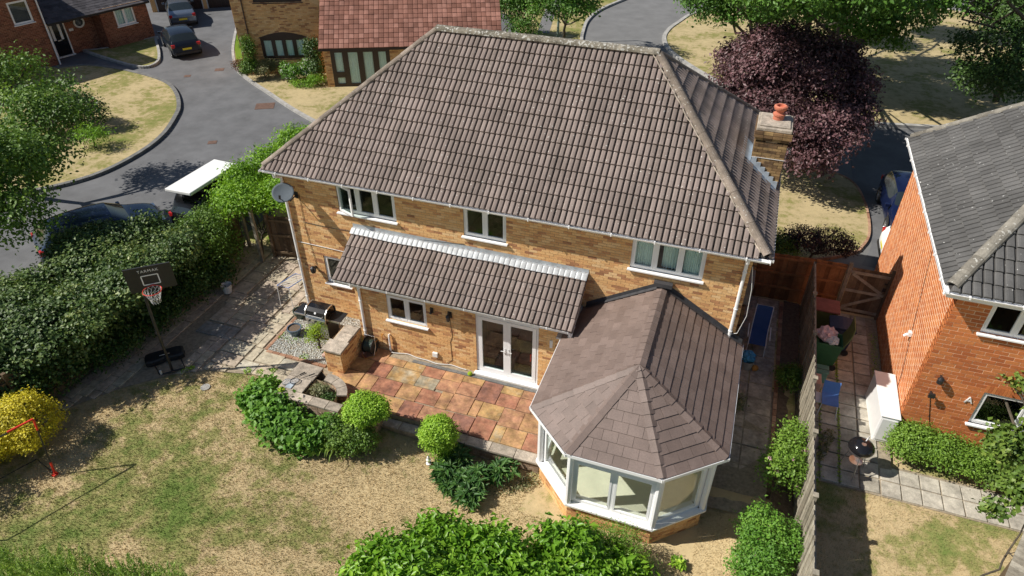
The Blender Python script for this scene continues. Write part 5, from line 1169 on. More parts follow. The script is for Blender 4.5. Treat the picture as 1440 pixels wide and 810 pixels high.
# fence and arch on the left of the house
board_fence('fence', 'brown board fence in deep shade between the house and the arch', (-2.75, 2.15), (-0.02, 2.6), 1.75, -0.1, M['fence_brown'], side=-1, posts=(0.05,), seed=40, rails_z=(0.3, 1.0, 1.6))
for (p, lb) in (((-2.95, 1.72), 'right hand wooden post of the overgrown garden arch'), ((-3.95, 2.35), 'left hand wooden post of the overgrown garden arch')):
    m = MB(); m.box(p[0]-0.05, p[0]+0.05, p[1]-0.05, p[1]+0.05, -0.1, 2.15); tag(m.build('arch_post', M['fence_grey'], None), lb, 'post')
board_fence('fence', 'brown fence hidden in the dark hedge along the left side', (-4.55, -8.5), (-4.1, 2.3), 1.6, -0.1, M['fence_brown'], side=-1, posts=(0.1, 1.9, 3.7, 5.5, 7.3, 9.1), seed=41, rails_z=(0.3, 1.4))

# ================================================================ PATIO
rg = random.Random(17)
def slab(parent, x0, x1, y0, y1, zt, th, mat, rnd, gap=0.012, name='slab', zf=None, cut=0.0, sink=0.0):
    g = gap/2; m = MB(); j = lambda: rg.uniform(-0.006, 0.006)
    P = [(x0+g+j(), y0+g+j()), (x1-g+j(), y0+g+j()), (x1-g+j(), y1-g+j()), (x0+g+j(), y1-g+j())]
    dz = rg.uniform(-0.003, 0.003); tx, ty = rg.uniform(-0.003, 0.003), rg.uniform(-0.003, 0.003); V = []
    z = (lambda x, y: zt) if zf is None else zf
    for (x, y) in P: V.append((x, y, z(x, y)-th))
    for (x, y) in P: V.append((x, y, z(x, y)-0.006+dz))
    for (x, y), (sx, sy) in zip(P, ((1,1),(-1,1),(-1,-1),(1,-1))): V.append((x+sx*0.008, y+sy*0.008, z(x, y)+dz+tx*sx+ty*sy*0.5))
    F = [(8,9,10,11)]+[(4+i, 4+(i+1) % 4, 8+(i+1) % 4, 8+i) for i in range(4)]+[(i, (i+1) % 4, 4+(i+1) % 4, 4+i) for i in range(4)]
    m.add(V, F, rnd); return m.build(name, mat, parent)
m = MB(); m.box(2.30, 8.93, -3.30, -0.985, -0.45, -0.022); patio = m.build('patio', M['joint']); patio['kind'] = 'structure'; ORG[patio.name] = (0,0,0)
Y_ = (-1.27, -1.57, -2.12, -2.70, -3.28)
S = [ # x0,x1,y0,y1,colour
 (2.95,3.55,-1.57,-1.02,.55),(3.55,4.16,-1.57,-1.27,.62),(4.16,4.77,-1.57,-1.27,.80),(4.77,5.39,-1.67,-1.27,.32),(5.39,5.98,-1.60,-1.27,.58),(5.98,6.60,-1.51,-1.27,.72),(6.60,7.17,-2.05,-1.27,.06),(7.17,7.76,-1.57,-1.27,.78),(7.76,8.35,-1.57,-1.27,.45),(8.35,8.93,-1.57,-1.27,.55),
 (2.62,2.95,-1.57,-1.02,.3),(2.62,3.26,-2.12,-1.57,.72),(3.26,3.88,-2.12,-1.58,.20),(3.88,4.77,-2.12,-1.58,.84),(4.77,5.39,-2.12,-1.68,.95),(5.39,5.99,-2.04,-1.61,.44),(5.99,6.59,-2.0,-1.52,.38),(7.18,7.76,-2.05,-1.58,.26),(7.76,8.20,-2.06,-1.58,.42),(8.20,8.93,-2.06,-1.58,.52),
 (2.35,3.24,-2.72,-2.13,.66),(3.26,3.70,-2.70,-2.13,.60),(3.70,4.45,-2.70,-2.13,.20),(4.45,5.05,-2.68,-2.13,.63),(5.05,5.64,-2.66,-2.13,.28),(5.64,5.98,-2.68,-2.05,.58),(5.98,6.59,-2.66,-2.02,.46),(6.60,6.86,-2.65,-2.06,.60),(6.86,7.47,-2.58,-2.06,.74),(7.47,8.07,-2.70,-2.07,.46),(8.07,8.93,-2.68,-2.07,.60),
 (2.35,2.95,-3.28,-2.73,.4),(2.95,3.55,-3.28,-2.71,.5),(3.55,4.17,-3.28,-2.71,.68),(4.17,4.79,-3.28,-2.71,.66),(4.79,5.36,-3.29,-2.70,.10),(5.36,6.27,-3.28,-2.70,.42),(6.27,6.86,-3.28,-2.68,.04),(6.87,7.45,-3.30,-2.60,.24),(7.47,7.77,-3.28,-2.71,.82),(7.77,8.34,-3.28,-2.71,.64),(8.34,8.93,-3.28,-2.70,.30)]
for (x0, x1, y0, y1, c) in S: slab(patio, x0, x1, y0, y1, 0.012, 0.05, M['stone_slab'], c, name='paving_slab')
# drain strip under the wall
m = MB(); rg2 = random.Random(8)
for i in range(26): m.box(4.3+i*0.155, 4.3+(i+1)*0.155-0.006, -1.26, -1.20, -0.03, 0.008+rg2.uniform(0,.004), rg2.random())
m.box(4.3, 8.3, -1.195, -1.14, -0.03, -0.004, 0.2); m.build('drain_channel', M['kerb_dark'], patio)
# front edge: coping on a low retaining wall
rw = thing('retaining_wall', 'low stone retaining wall with pale coping along the patio front', 'wall', (0,0,0)); ORG[rw.name] = (0,0,0)
m = MB(); m.box(5.72, 8.90, -3.52, -3.31, -0.5, -0.06); wl_ = m.build('wall', M['mortar'], rw); ORG[wl_.name] = (0,0,0)
def stone_face(parent, O, U, L, H, mat, rows=4, seed=1, wmin=0.16, wmax=0.36, proud=0.012):
    rg = random.Random(seed); O = Vector(O); U = Vector(U).normalized(); Nn = U.cross(Vector((0,0,1))); h = H/rows
    for r in range(rows):
        u = 0
        while u < L-0.02:
            w = min(rg.uniform(wmin, wmax), L-u); w = w if L-u-w > 0.08 else L-u
            c = O+U*(u+w/2)+Vector((0,0,h*(r+0.5)))+Nn*(proud*0.5-0.01); m = MB()
            m.obox(c, U*(w/2-0.006), Nn*(0.01+proud*rg.uniform(0.3, 1.0)), (0,0,h/2-0.006), rg.random()); m.build('stone', mat, parent); u += w
stone_face(wl_, (5.72, -3.52, -0.48), (1,0,0), 3.18, 0.42, M['walling'], 4, 5)
for i, (a, b) in enumerate(((5.70, 6.30), (6.30, 6.93), (6.93, 7.58), (7.58, 8.25), (8.25, 8.88))): slab(rw, a, b, -3.60, -3.30, 0.005, 0.06, M['coping'], rg.random(), name='coping_stone')
m = MB(); m.box(4.35, 5.70, -3.62, -3.31, -0.5, -0.16, 0.4); o = m.build('garden_step', M['walling']); tag(o, 'shaded stone step down from patio to lawn between the ball shaped bushes', 'step')
for i in range(2): slab(o, 4.4+i*0.62, 5.0+i*0.64, -3.60, -3.33, -0.14, 0.03, M['path_slab'], 0.3, name='tread')
# dwarf wall beside the barbecue
bwl = thing('garden_wall', 'stub of stepped brick garden wall with flat stone caps by the hose reel', 'wall', (0,0,0)); ORG[bwl.name] = (0,0,0)
brick_wall(bwl, (2.16, -2.36, -0.05), (1,0,0), 0.52, 0.83, [], M['brick_buff'], M['mortar'], name='end_pier', budget=60, seed=91, thick=0.5)
brick_wall(bwl, (2.68, -2.36, -0.05), (0,1,0), 1.10, 0.83, [], M['brick_buff'], M['mortar'], name='patio_face', budget=100, seed=92, thick=0.1)
brick_wall(bwl, (2.16, -1.26, -0.05), (0,-1,0), 1.10, 0.83, [], M['brick_buff'], M['mortar'], name='garden_face', budget=60, seed=93, thick=0.1)
for (x0, x1, y0, y1, z) in ((2.10, 2.74, -2.42, -1.92, 0.84), (2.20, 2.66, -1.92, -1.55, 0.815), (2.20, 2.66, -1.55, -1.20, 0.815)): slab(bwl, x0, x1, y0, y1, z, 0.055, M['coping'], rg.random(), name='cap_stone')
# raised D-shaped planter
pl_ = thing('raised_planter', 'raised stone planter with a flat top and a curved D shaped opening', 'planter', (0,0,0)); ORG[pl_.name] = (0,0,0)
PZ = 0.40
m = MB(); arc = [(2.62+0.86*math.cos(R(t)), -3.66+0.80*math.sin(R(t))) for t in range(90, -19, -12)]
out_ = [(1.55, -3.95), (3.42, -4.0)]+arc[::-1]+[(2.30, -2.80), (2.28, -2.72), (1.72, -2.68)]
hole = [(2.29, -3.70)]+[(2.60+0.585*math.cos(R(t)), -3.68+0.565*math.sin(R(t))) for t in range(0, 100, 14)]+[(2.29, -3.10)]
n = len(out_); m.add([(x, y, -0.35) for x, y in out_]+[(x, y, PZ-0.055) for x, y in out_], [(i, (i+1) % n, n+(i+1) % n, n+i) for i in range(n)])
n = len(hole); m.add([(x, y, PZ-0.26) for x, y in hole]+[(x, y, PZ-0.053) for x, y in hole], [(i, n+i, n+(i+1) % n, (i+1) % n) for i in range(n)])
body = m.build('planter_wall', M['mortar'], pl_); ORG[body.name] = (0,0,0)
stone_face(body, (1.55, -3.955, -0.30), (1,-0.027,0), 1.88, 0.64, M['walling'], 4, 7)
for (x0, x1, y0, y1) in ((1.50, 2.27, -3.22, -2.66), (1.50, 2.25, -3.72, -3.22)): slab(pl_, x0, x1, y0, y1, PZ, 0.05, M['coping'], rg.random()*0.6, name='cap_stone')
for (x0, x1) in ((1.50, 2.02), (2.02, 2.62), (2.62, 3.12), (3.12, 3.52)): slab(pl_, x0, x1, -4.02, -3.73, PZ, 0.05, M['coping'], rg.random(), name='cap_stone')
angs = list(range(96, -8, -26))
for i in range(len(angs)-1):
    t0, t1 = R(angs[i]-0.6), R(angs[i+1]+0.6); m = MB(); q = []
    for k in range(4):
        t = t0+(t1-t0)*k/3; q.append((2.60+0.88*math.cos(t), -3.68+0.86*math.sin(t)))
    p = []
    for k in range(3, -1, -1):
        t = t0+(t1-t0)*k/3; p.append((2.60+0.60*math.cos(t), -3.68+0.58*math.sin(t)))
    m.prism((q+p)[::-1], PZ-0.05, PZ, rg.random()); m.build('cap_stone', M['coping'], pl_)
m = MB(); m.prism(hole, PZ-0.27, PZ-0.22); m.build('soil', M['soil'], pl_)
m = MB(); m.box(3.95, 4.52, -4.15, -3.40, -0.45, 0.34, 0.3); pr_ = m.build('garden_pier', M['walling']); tag(pr_, 'square stone planter pier half hidden under the left clipped ball bush', 'pier')
slab(pr_, 3.90, 4.57, -4.20, -3.36, 0.395, 0.05, M['coping'], 0.4, name='cap_stone')

# ================================================================ PATH of stone slabs (left), gravel bed
m = MB(); pp = [(-4.35, -7.5), (-3.80, -6.06), (-2.95, -4.9), (-2.0, -4.0), (-1.15, -3.5), (0.05, -3.25), (1.45, -2.9), (2.3, -2.65), (2.3, -0.02), (0.0, -0.02), (0.0, 2.6), (-4.5, 2.6), (-4.5, -7.5)]; m.add([(x, y, -0.03) for x, y in pp], [tuple(range(len(pp)))])
path = m.build('garden_path', M['joint']); path['kind'] = 'structure'; ORG[path.name] = (0,0,0)
def lawn_edge(y):    # x of the lawn edge at this y (path lies left of / above it)
    pts = [(-7.5, -4.3), (-6.06, -3.75), (-4.9, -2.9), (-4.0, -1.95), (-3.45, -1.1), (-3.2, 0.1), (-2.85, 1.5), (-2.6, 2.3)]
    for (a, b), (c, d) in zip(pts, pts[1:]):
        if a <= y <= c: return b+(d-b)*(y-a)/(c-a)
    return 9 if y > -2.6 else -9
PS = [(-2.63,-1.66,-2.20,-1.66,.02),(-1.66,-1.34,-2.22,-1.64,.08),(-1.34,-0.48,-2.66,-2.12,.86),(-1.30,-0.46,-3.15,-2.69,.42),(-0.40,-0.12,-2.77,-2.21,.78),(-0.10,0.68,-2.74,-2.21,.80),(-0.43,0.16,-3.19,-2.79,.95),(-0.69,-0.19,-1.48,-1.05,.7),(-0.69,-0.19,-1.03,-0.52,.76),(-0.72,-0.42,-2.08,-1.50,.8),(-0.42,-0.18,-2.18,-1.50,.74),
      (0.68,1.45,-2.74,-2.35,.95),(0.16,0.75,-3.22,-2.77,.6),(0.75,1.48,-3.20,-2.77,.75)]
used = [p[:4] for p in PS]
for (x0, x1, y0, y1, c) in PS: slab(path, x0, x1, y0, y1, 0.004, 0.04, M['path_slab'], c, gap=0.02, name='paving_slab')
# the rest of the path: random courses that fill round the measured slabs on a 0.1 m grid
cell = 0.1; occ = set()
def cells(x0, x1, y0, y1): return [(i, j) for i in range(int(math.floor((x0+0.03)/cell)), int(math.ceil((x1-0.03)/cell))) for j in range(int(math.floor((y0+0.03)/cell)), int(math.ceil((y1-0.03)/cell)))]
for u in used: occ.update(cells(*u))
def allowed(i, j):
    x, y = (i+0.5)*cell, (j+0.5)*cell
    if y > 2.5 or x < -4.15 or y < -7.4: return False
    if y > -0.05: return x < -0.03
    if x < lawn_edge(y)-0.0 if y < -2.55 else True:
        if x > -0.08 and y > -2.2: return False
        if x > 1.5: return False
        return True
    return False
sizes = [(9, 6), (6, 6), (6, 9), (6, 3), (3, 6), (5, 4), (3, 3), (2, 3), (3, 2), (2, 2), (1, 2), (2, 1), (1, 1)]
rg3 = random.Random(23)
for j in range(-75, 26):
    for i in range(-42, 16):
        if (i, j) in occ or not allowed(i, j): continue
        cand = sizes[:5]; rg3.shuffle(cand)
        for (w, h) in cand+sizes[5:]:
            cc = [(i+a, j+b) for a in range(w) for b in range(h)]
            if all(c not in occ and allowed(*c) for c in cc):
                occ.update(cc)
                if w*h > 3: slab(path, i*cell, (i+w)*cell, j*cell, (j+h)*cell, 0.004, 0.04, M['path_slab'], rg3.choice([0.25, 0.35, 0.4, 0.45, 0.5, 0.6, 0.7, 0.8]), gap=0.02, name='paving_slab')
                break
# brick edging of the gravel bed
for i in range(8): m = MB(); m.box(-0.11, -0.01, -2.19+i*0.225, -1.98+i*0.225, -0.04, 0.012, rg3.random()); m.build('edging_brick', M['edge_brick'], path)
for i in range(9): m = MB(); m.box(0.0+i*0.225, 0.21+i*0.225, -2.30, -2.20, -0.04, 0.012, rg3.random()); m.build('edging_brick', M['edge_brick'], path)
m = MB(); m.add([(0.0, -2.19, -0.012), (2.14, -2.19, -0.012), (2.14, -0.02, -0.012), (0.0, -0.02, -0.012)], [(0,1,2,3)]); gb = m.build('gravel_bed', M['joint']); gb['kind'] = 'structure'
m = MB(); rg4 = random.Random(31)
for i in range(6500):
    x, y = rg4.uniform(0.0, 2.13), rg4.uniform(-2.18, -0.05); s = rg4.uniform(0.012, 0.028); a = rg4.uniform(0, 3.14); c, sn = math.cos(a)*s, math.sin(a)*s; z = rg4.uniform(-0.01, 0.008)
    m.add([(x+c, y+sn, z), (x-sn, y+c, z), (x-c, y-sn, z), (x+sn, y-c, z), (x+s*0.2, y, z+s*0.6)], [(0,1,4), (1,2,4), (2,3,4), (3,0,4)], rg4.random())
o = m.build('gravel', M['gravel']); tag(o, 'white gravel bed under the gas barbecue', 'gravel', kind='stuff')

# ---- neighbour's paving
m = MB(); m.add([(15.08, -1.62, -0.205), (17.28, -1.62, -0.205), (17.28, -1.3, -0.20), (15.08, -1.3, -0.20), (17.28, 0.1, -0.118), (15.08, 0.1, -0.118), (17.28, 5.5, -0.115), (15.08, 5.5, -0.115)], [(0,1,2,3), (3,2,4,5), (5,4,6,7)]); npav = m.build('neighbour_paving', M['joint']); npav['kind'] = 'structure'; ORG[npav.name] = (0,0,0)
zf = lambda x, y: -0.085-0.085*sstep(0.0, -1.5, y)
for i in range(4):
    for j in range(15):
        x0 = 15.10+i*0.47; y0 = -1.58+j*0.47
        if x0+0.47 > 17.0: continue
        slab(npav, x0, x0+0.455, y0, y0+0.455, 0, 0.05, M['concrete_slab'], rg.random(), gap=0.03, zf=zf)
m = MB(); m.box(17.28, 23, -1.62, -0.55, -0.32, -0.205); p2 = m.build('neighbour_path', M['joint']); p2['kind'] = 'structure'; ORG[p2.name] = (0,0,0)
for i in range(13):
    for j in range(1):
        x0 = 16.99+i*0.46; slab(p2, x0, x0+0.45, -1.60, -1.12, -0.165, 0.05, M['concrete_slab'], 0.6+0.4*rg.random(), gap=0.022)
        slab(p2, x0, x0+0.45, -1.10, -0.64, -0.165, 0.05, M['concrete_slab'], 0.5+0.4*rg.random(), gap=0.022)
# moss and weeds in the joints
def weeds(name, label, spots, n, size, mat, seed, zf=gh):
    rng = np.random.default_rng(seed); P = []; 
    for (x, y, r) in spots:
        for k in range(n):
            a = rng.uniform(0, 6.28); q = r*math.sqrt(rng.random()); P.append((x+q*math.cos(a), y+q*math.sin(a), zf(x, y)+0.07+rng.uniform(0, size)))
    P = np.array(P); N = rng.normal(size=P.shape)*0.5+np.array([0, 0, 1]); N /= np.linalg.norm(N, axis=1, keepdims=True)
    me = leaves_mesh(name, P, N, size, 0.5, mat, rng); o = bpy.data.objects.new(name, me); COL.objects.link(o); tag(o, label, 'weeds', kind='stuff'); return o
zfw = lambda x, y: zf(x, y)-0.06
weeds('joint_weeds', 'green weeds growing in the joints of the neighbour\'s paving', [(16.03, -1.5+i*0.13, 0.05) for i in range(50)]+[(17.12, -0.2+i*0.13, 0.12) for i in range(38)]+[(15.57, -1.4+i*0.2, 0.05) for i in range(20)], 22, 0.035, M['lf_box'], 5, zf=zfw)

# side passage of the main house
m = MB(); m.add([(13.0, -3.2, gh(13.2,-3)+0.012), (14.35, -3.2, gh(14.0,-3)+0.03), (14.35, -0.5, -0.10), (14.35, 5.4, -0.045), (12.95, 5.4, -0.045), (12.95, -0.5, -0.10)], [(0,1,2,5), (5,2,3,4)]); sp = m.build('side_path', M['joint']); sp['kind'] = 'structure'; ORG[sp.name] = (0,0,0)
zs = lambda x, y: -0.02-0.09*sstep(3, -1.5, y)-0.27*sstep(-0.8, -3.2, y)
for j in range(14):
    for i in range(2):
        slab(sp, 13.0+i*0.66, 13.64+i*0.66, -2.9+j*0.59, -2.33+j*0.59, 0, 0.05, M['path_slab'], 0.15+0.3*rg.random(), zf=zs)
for j in range(36): m = MB(); y = -2.8+j*0.225; m.box(14.35, 14.45, y, y+0.21, zs(14.4, y)-0.08, zs(14.4, y)+0.03, rg.random()); m.build('edging_brick', M['edge_brick'], sp)
m = MB(); m.add([(14.46, -3.4, gh(14.6,-3)+0.05), (14.96, -3.4, gh(14.6,-3)+0.05), (14.96, 5.4, 0.0), (14.46, 5.4, 0.0)], [(0,1,2,3)]); o = m.build('flower_bed', M['soil']); o['kind'] = 'structure'

# ================================================================ GARDEN OBJECTS
# basketball hoop
t = thing('basketball_hoop', 'black portable basketball hoop with red rim and white net on the left path', 'basketball hoop', (-2.03, -3.89, 0))
nv = Vector((0.64, -0.77, 0)).normalized(); hv = Vector((0.77, 0.64, 0)); bc = Vector((-1.72, -3.72, 3.28))
m = MB(); m.tube([(-2.03, -3.89, 0.03), (-2.02, -3.885, 1.6), (-1.99, -3.86, 2.75)], 0.038, 10, caps=True); m.cyl((-2.025, -3.887, 1.4), 0.046, 0.08, 10); m.build('pole', M['black_metal'], t)
m = MB(); m.bar((-1.99, -3.86, 2.72), bc-nv*0.05+Vector((0,0,0.18)), 0.045); m.bar((-1.99, -3.86, 2.50), bc-nv*0.05-Vector((0,0,0.22)), 0.045); m.build('support_arm', M['black_metal'], t)
m = MB(); m.obox(bc, hv*0.56, nv*0.02, (0,0,0.37)); board = m.build('backboard', M['black_plastic'], t); ORG[board.name] = ORG[t.name]
m = MB()
for (a, b) in (((-0.2,-0.18),(0.2,-0.18)), ((-0.2,0.10),(0.2,0.10)), ((-0.2,-0.18),(-0.2,0.10)), ((0.2,-0.18),(0.2,0.10))):
    pa = bc+nv*0.0235+hv*a[0]+Vector((0,0,a[1])); pb = bc+nv*0.0235+hv*b[0]+Vector((0,0,b[1])); m.bar(pa, pb, 0.028, 0.004, up=tuple(nv))
m.build('target_square', M['white_paint'], board)
bl = bc+nv*0.022+Vector((0,0,0.235))-Vector(ORG[t.name])
text_mesh('TARMAK', 0.11, M['white_paint'], 'lettering', None, None, 0.002, board, Matrix(((hv.x, 0, nv.x, bl.x), (hv.y, 0, nv.y, bl.y), (0, 1, 0, bl.z), (0,0,0,1))), 1.25)
rc = bc+nv*0.30+Vector((0,0,-0.20)); m = MB(); m.tube([rc+hv*0.23*math.cos(a)+nv*0.23*math.sin(a) for a in [k*math.pi/14 for k in range(28)]], 0.011, 6, closed=True); m.bar(bc+nv*0.02+Vector((0,0,-0.2)), rc-nv*0.23, 0.09, 0.03); m.build('rim', M['orange_red'], t)
m = MB(); K = 12
def netp(k, lv):
    r_ = (0.225, 0.19, 0.155, 0.125, 0.115)[lv]; a = 2*math.pi*(k+0.5*(lv % 2))/K; return rc+hv*r_*math.cos(a)+nv*r_*math.sin(a)-Vector((0,0,0.095*lv))
for lv in range(4):
    for k in range(K): m.tube([netp(k, lv), netp(k, lv+1)], 0.005, 4); m.tube([netp(k+(1 if lv % 2 else 0), lv), netp(k+(0 if lv % 2 else -1), lv+1)] if True else [], 0.005, 4)
m.build('net', M['net'], t)
m = MB(); ba = Vector((0.70, 0.71, 0)); bb = Vector((-0.71, 0.70, 0)); b0 = Vector((-2.62, -3.50, 0.09))
prof = [(-0.52,-0.20),(-0.40,-0.25),(-0.12,-0.22),(0,-0.17),(0.12,-0.22),(0.40,-0.25),(0.52,-0.20),(0.54,0),(0.52,0.18),(0.40,0.22),(-0.40,0.22),(-0.52,0.18),(-0.54,0)]
V = [b0+ba*x+bb*y+Vector((0,0,-0.08)) for x, y in prof]+[b0+ba*x+bb*y+Vector((0,0,0.05)) for x, y in prof]+[b0+ba*x*0.9+bb*y*0.86+Vector((0,0,0.09)) for x, y in prof]; n = len(prof)
m.add(V, [tuple(range(2*n, 3*n))]+[(k*n+i, k*n+(i+1) % n, (k+1)*n+(i+1) % n, (k+1)*n+i) for k in (0, 1) for i in range(n)]); m.build('water_base', M['black_plastic'], t)
m = MB(); fp = Vector((-2.03, -3.89, 0.05)); a_ = fp-ba*0.34-bb*0.05; b_ = fp+ba*0.34-bb*0.05; m.tube([b0-ba*0.36, a_+bb*0.0, fp-bb*0.12, b_, b0+ba*0.36], 0.018, 8); m.tube([a_, b_], 0.018, 8); m.build('base_frame', M['black_metal'], t)
m = MB(); m.tube([b0-ba*0.14+Vector((0,0,0.05)), fp+Vector((0,0,0.62))], 0.012, 6); m.tube([b0+ba*0.14+Vector((0,0,0.05)), fp+Vector((0,0,0.62))], 0.012, 6); m.tube([a_+ba*0.05-Vector((0,0,0.0)), a_+ba*0.05+Vector((0,0,0.14))], 0.03, 8); m.build('brace', M['white_metal'], t)
# small goal / swing frame
t = thing('football_goal', 'red and black metal goal frame in front of the golden bush', 'goal frame', (-2.5, -7.6, -0.05))
A0 = Vector((-2.50, -7.62, -0.04)); A1 = Vector((-2.55, -7.60, 1.72)); dL = Vector((-0.42, -0.98, 0)).normalized()
A0, A1 = Vector((-2.236, -7.802, -0.05)), Vector((-2.23, -7.588, 1.72))
C1 = A1+dL*0.55; C2 = A1+dL*2.9
m = MB(); m.bar(A0, A0.lerp(A1, 0.24), 0.038); m.obox(A0+Vector((0,0,0.02)), (0.05,0,0), (0,0.06,0), (0,0,0.03)); m.bar(A0.lerp(A1, 0.82), A1, 0.038); m.bar(A1+Vector((0,0,0.02)), C1+Vector((0,0,0.02)), 0.038); m.build('red_corner', M['red_paint'], t)
m = MB(); m.tube([A0.lerp(A1, 0.2), A0.lerp(A1, 0.85)], 0.018, 8); m.tube([C1, C2], 0.018, 8); m.tube([C2, C2-Vector((0,0,1.75))], 0.018, 8); bk = Vector((-0.95, 0.25, 0))
m.tube([A0+Vector((0,0,0.02)), A0+bk*0.9, A0+bk*0.9+dL*2.9, C2-Vector((0,0,1.75))], 0.014, 8); m.build('black_tube', M['black_metal'], t)
# gas barbecue
t = thing('gas_barbecue', 'black gas barbecue with steel trimmed lid against the house wall', 'barbecue', (1.15, -1.0, 0.0)); yb_ = -1.02
m = MB(); m.box(0.93, 1.62, -1.28, -0.78, 0.12, 0.72); m.build('cabinet', M['black_metal'], t, bevel=0.01)
m = MB(); m.box(0.925, 0.955, -1.30, -1.281, 0.14, 0.70); m.box(0.96, 1.25, -1.295, -1.281, 0.14, 0.70); m.box(1.30, 1.59, -1.295, -1.281, 0.14, 0.70); m.build('cabinet_door', M['chrome'], t)
m = MB(); m.box(0.93, 1.62, -1.33, -0.76, 0.725, 0.88); m.build('firebox', M['black_enamel'], t, bevel=0.015)
m = MB(); m.box(0.94, 1.61, -1.375, -1.332, 0.74, 0.865); 
cp = m.build('control_panel', M['chrome'], t, bevel=0.006)
for k in range(3): m = MB(); m.cyl((1.08+k*0.2, -1.376, 0.80), 0.03, 0.035, 12, axis=(0,-1,0)); m.build('knob', M['black_plastic'], cp)
m = MB(); V = []; F = []; n = 9; prf = [(-0.31+0.0, 0.0)]+[(-0.29+0.0+0.06*0, 0.10)]; prf = [(-0.30, 0), (-0.31, 0.10), (-0.27, 0.20), (-0.16, 0.275), (0.0, 0.295), (0.14, 0.27), (0.22, 0.17), (0.24, 0.0)]
for x in (0.95, 1.60):
    for (y, z) in prf: V.append((x, -1.03+y, 0.885+z))
n = len(prf); F = [(i, n+i, n+i+1, i+1) for i in range(n-1)]+[tuple(range(n)), tuple(range(2*n-1, n-1, -1))]; m.add(V, F); lid = m.build('lid', M['black_enamel'], t); ORG[lid.name] = ORG[t.name]
m = MB()
for x in (0.935, 1.615): m.tube([(x, -1.03+y*1.02, 0.885+z*1.03) for y, z in prf], 0.02, 6)
m.tube([(0.935, -1.345, 0.895), (1.615, -1.345, 0.895)], 0.02, 6); m.build('lid_trim', M['chrome'], lid)
m = MB(); m.tube([(1.02, -1.33, 1.0), (1.02, -1.40, 1.0), (1.53, -1.40, 1.0), (1.53, -1.33, 1.0)], 0.014, 8); m.build('lid_handle', M['chrome'], lid)
m = MB(); m.cyl((1.275, -1.305, 1.06), 0.035, 0.02, 12, axis=(0,-0.8,0.5)); m.build('thermometer', M['white_metal'], lid)
for (x0, x1) in ((0.50, 0.925), (1.625, 2.05)):
    m = MB(); m.box(x0, x1, -1.27, -0.80, 0.855, 0.885); m.build('side_table', M['black_metal'], t, bevel=0.008)
    m = MB(); m.box(x0, x1, -1.295, -1.272, 0.845, 0.895); m.build('side_table_trim', M['chrome'], t)
for x in (0.99, 1.56):
    for y in (-1.2, -0.86): m = MB(); m.cyl((x-0.015, y, 0.06), 0.055, 0.03, 12, axis=(1,0,0)); m.build('wheel', M['black_plastic'], t)
# pots
def pot(name, label, c, r, h, mat, seed=1, plant_=True, group=None, soil=True):
    t = thing(name, label, 'flower pot', (c[0], c[1], c[2]), 0, group)
    m = MB(); m.lathe((c[0], c[1], c[2]), [(0, 0), (r*0.68, 0), (r*0.9, h*0.55), (r*0.96, h*0.88), (r*1.06, h*0.9), (r*1.06, h), (r*0.92, h), (r*0.88, h*0.82), (0, h*0.80)], 24); m.build('pot_body', mat, t)
    if soil: m = MB(); m.cyl((c[0], c[1], c[2]+h*0.80), r*0.87, 0.012, 20); m.build('soil', M['soil'], t)
    return t
pot('flower_pot', 'blue grey glazed pot of bare soil on the gravel bed', (0.37, -1.30, 0.0), 0.21, 0.26, M['blue_glaze'])
pot('flower_pot', 'dark green glazed pot beside the left end of the barbecue', (0.06, -0.52, 0.0), 0.21, 0.26, M['green_glaze'])
pot('flower_pot', 'small brown pot against the house corner downpipe', (-0.05, -0.18, 0.0), 0.14, 0.22, M['walling'])
t = thing('bucket', 'white metal bucket standing in front of the dark hedge', 'bucket', (-2.94, -0.2, 0)); m = MB(); m.lathe((-2.94, -0.2, 0), [(0,0),(0.13,0),(0.165,0.30),(0.175,0.31),(0.155,0.30),(0.12,0.05),(0,0.05)], 22); m.build('bucket_body', M['white_metal'], t); m = MB(); m.tube([(-3.1, -0.2, 0.30), (-3.12, -0.3, 0.22), (-3.0, -0.37, 0.17), (-2.82, -0.32, 0.2), (-2.78, -0.2, 0.30)], 0.006, 6); m.build('handle', M['chrome'], t)
# clothes airer
t = thing('clothes_airer', 'blue edged folding clothes airer standing by the left downpipe', 'clothes airer', (-0.65, 0.1, 0))
q = [Vector((-0.85, -0.22, 0.80)), Vector((-0.42, -0.22, 0.80)), Vector((-0.22, 0.52, 0.80)), Vector((-0.66, 0.52, 0.80))]
m = MB(); m.tube(q, 0.014, 8, closed=True); m.build('top_frame', M['blue_plastic'], t)
m = MB()
for k in range(1, 9): m.tube([q[0].lerp(q[3], k/9), q[1].lerp(q[2], k/9)], 0.006, 5)
for k in range(1, 4): m.tube([q[0].lerp(q[1], k/4), q[3].lerp(q[2], k/4)], 0.004, 5)
m.build('rail', M['white_metal'], t)
for (a, b) in ((q[0], (-0.80, -0.33, 0)), (q[1], (-0.34, -0.30, 0)), (q[2], (-0.26, 0.62, 0)), (q[3], (-0.70, 0.62, 0))): m = MB(); m.tube([a, b], 0.011, 7); m.build('leg', M['white_metal'], t)
# pink flat stone lying on the gravel with a little dark pot
m = MB(); m.box(1.72, 2.12, -1.98, -1.60, 0.04, 0.13, 0.5); tag(m.build('stone_block', M['pink_stone'], None, bevel=0.02), 'pinkish flat stone lying on the gravel against the brick stub wall', 'stone')
m = MB(); m.tube([(2.10, -2.22, 0.0), (2.10, -2.18, 0.30), (2.06, -2.05, 0.38)], 0.04, 10); tag(m.build('pipe_elbow', M['upvc_grime'], None), 'short cream waste pipe at the end of the brick stub wall', 'pipe')
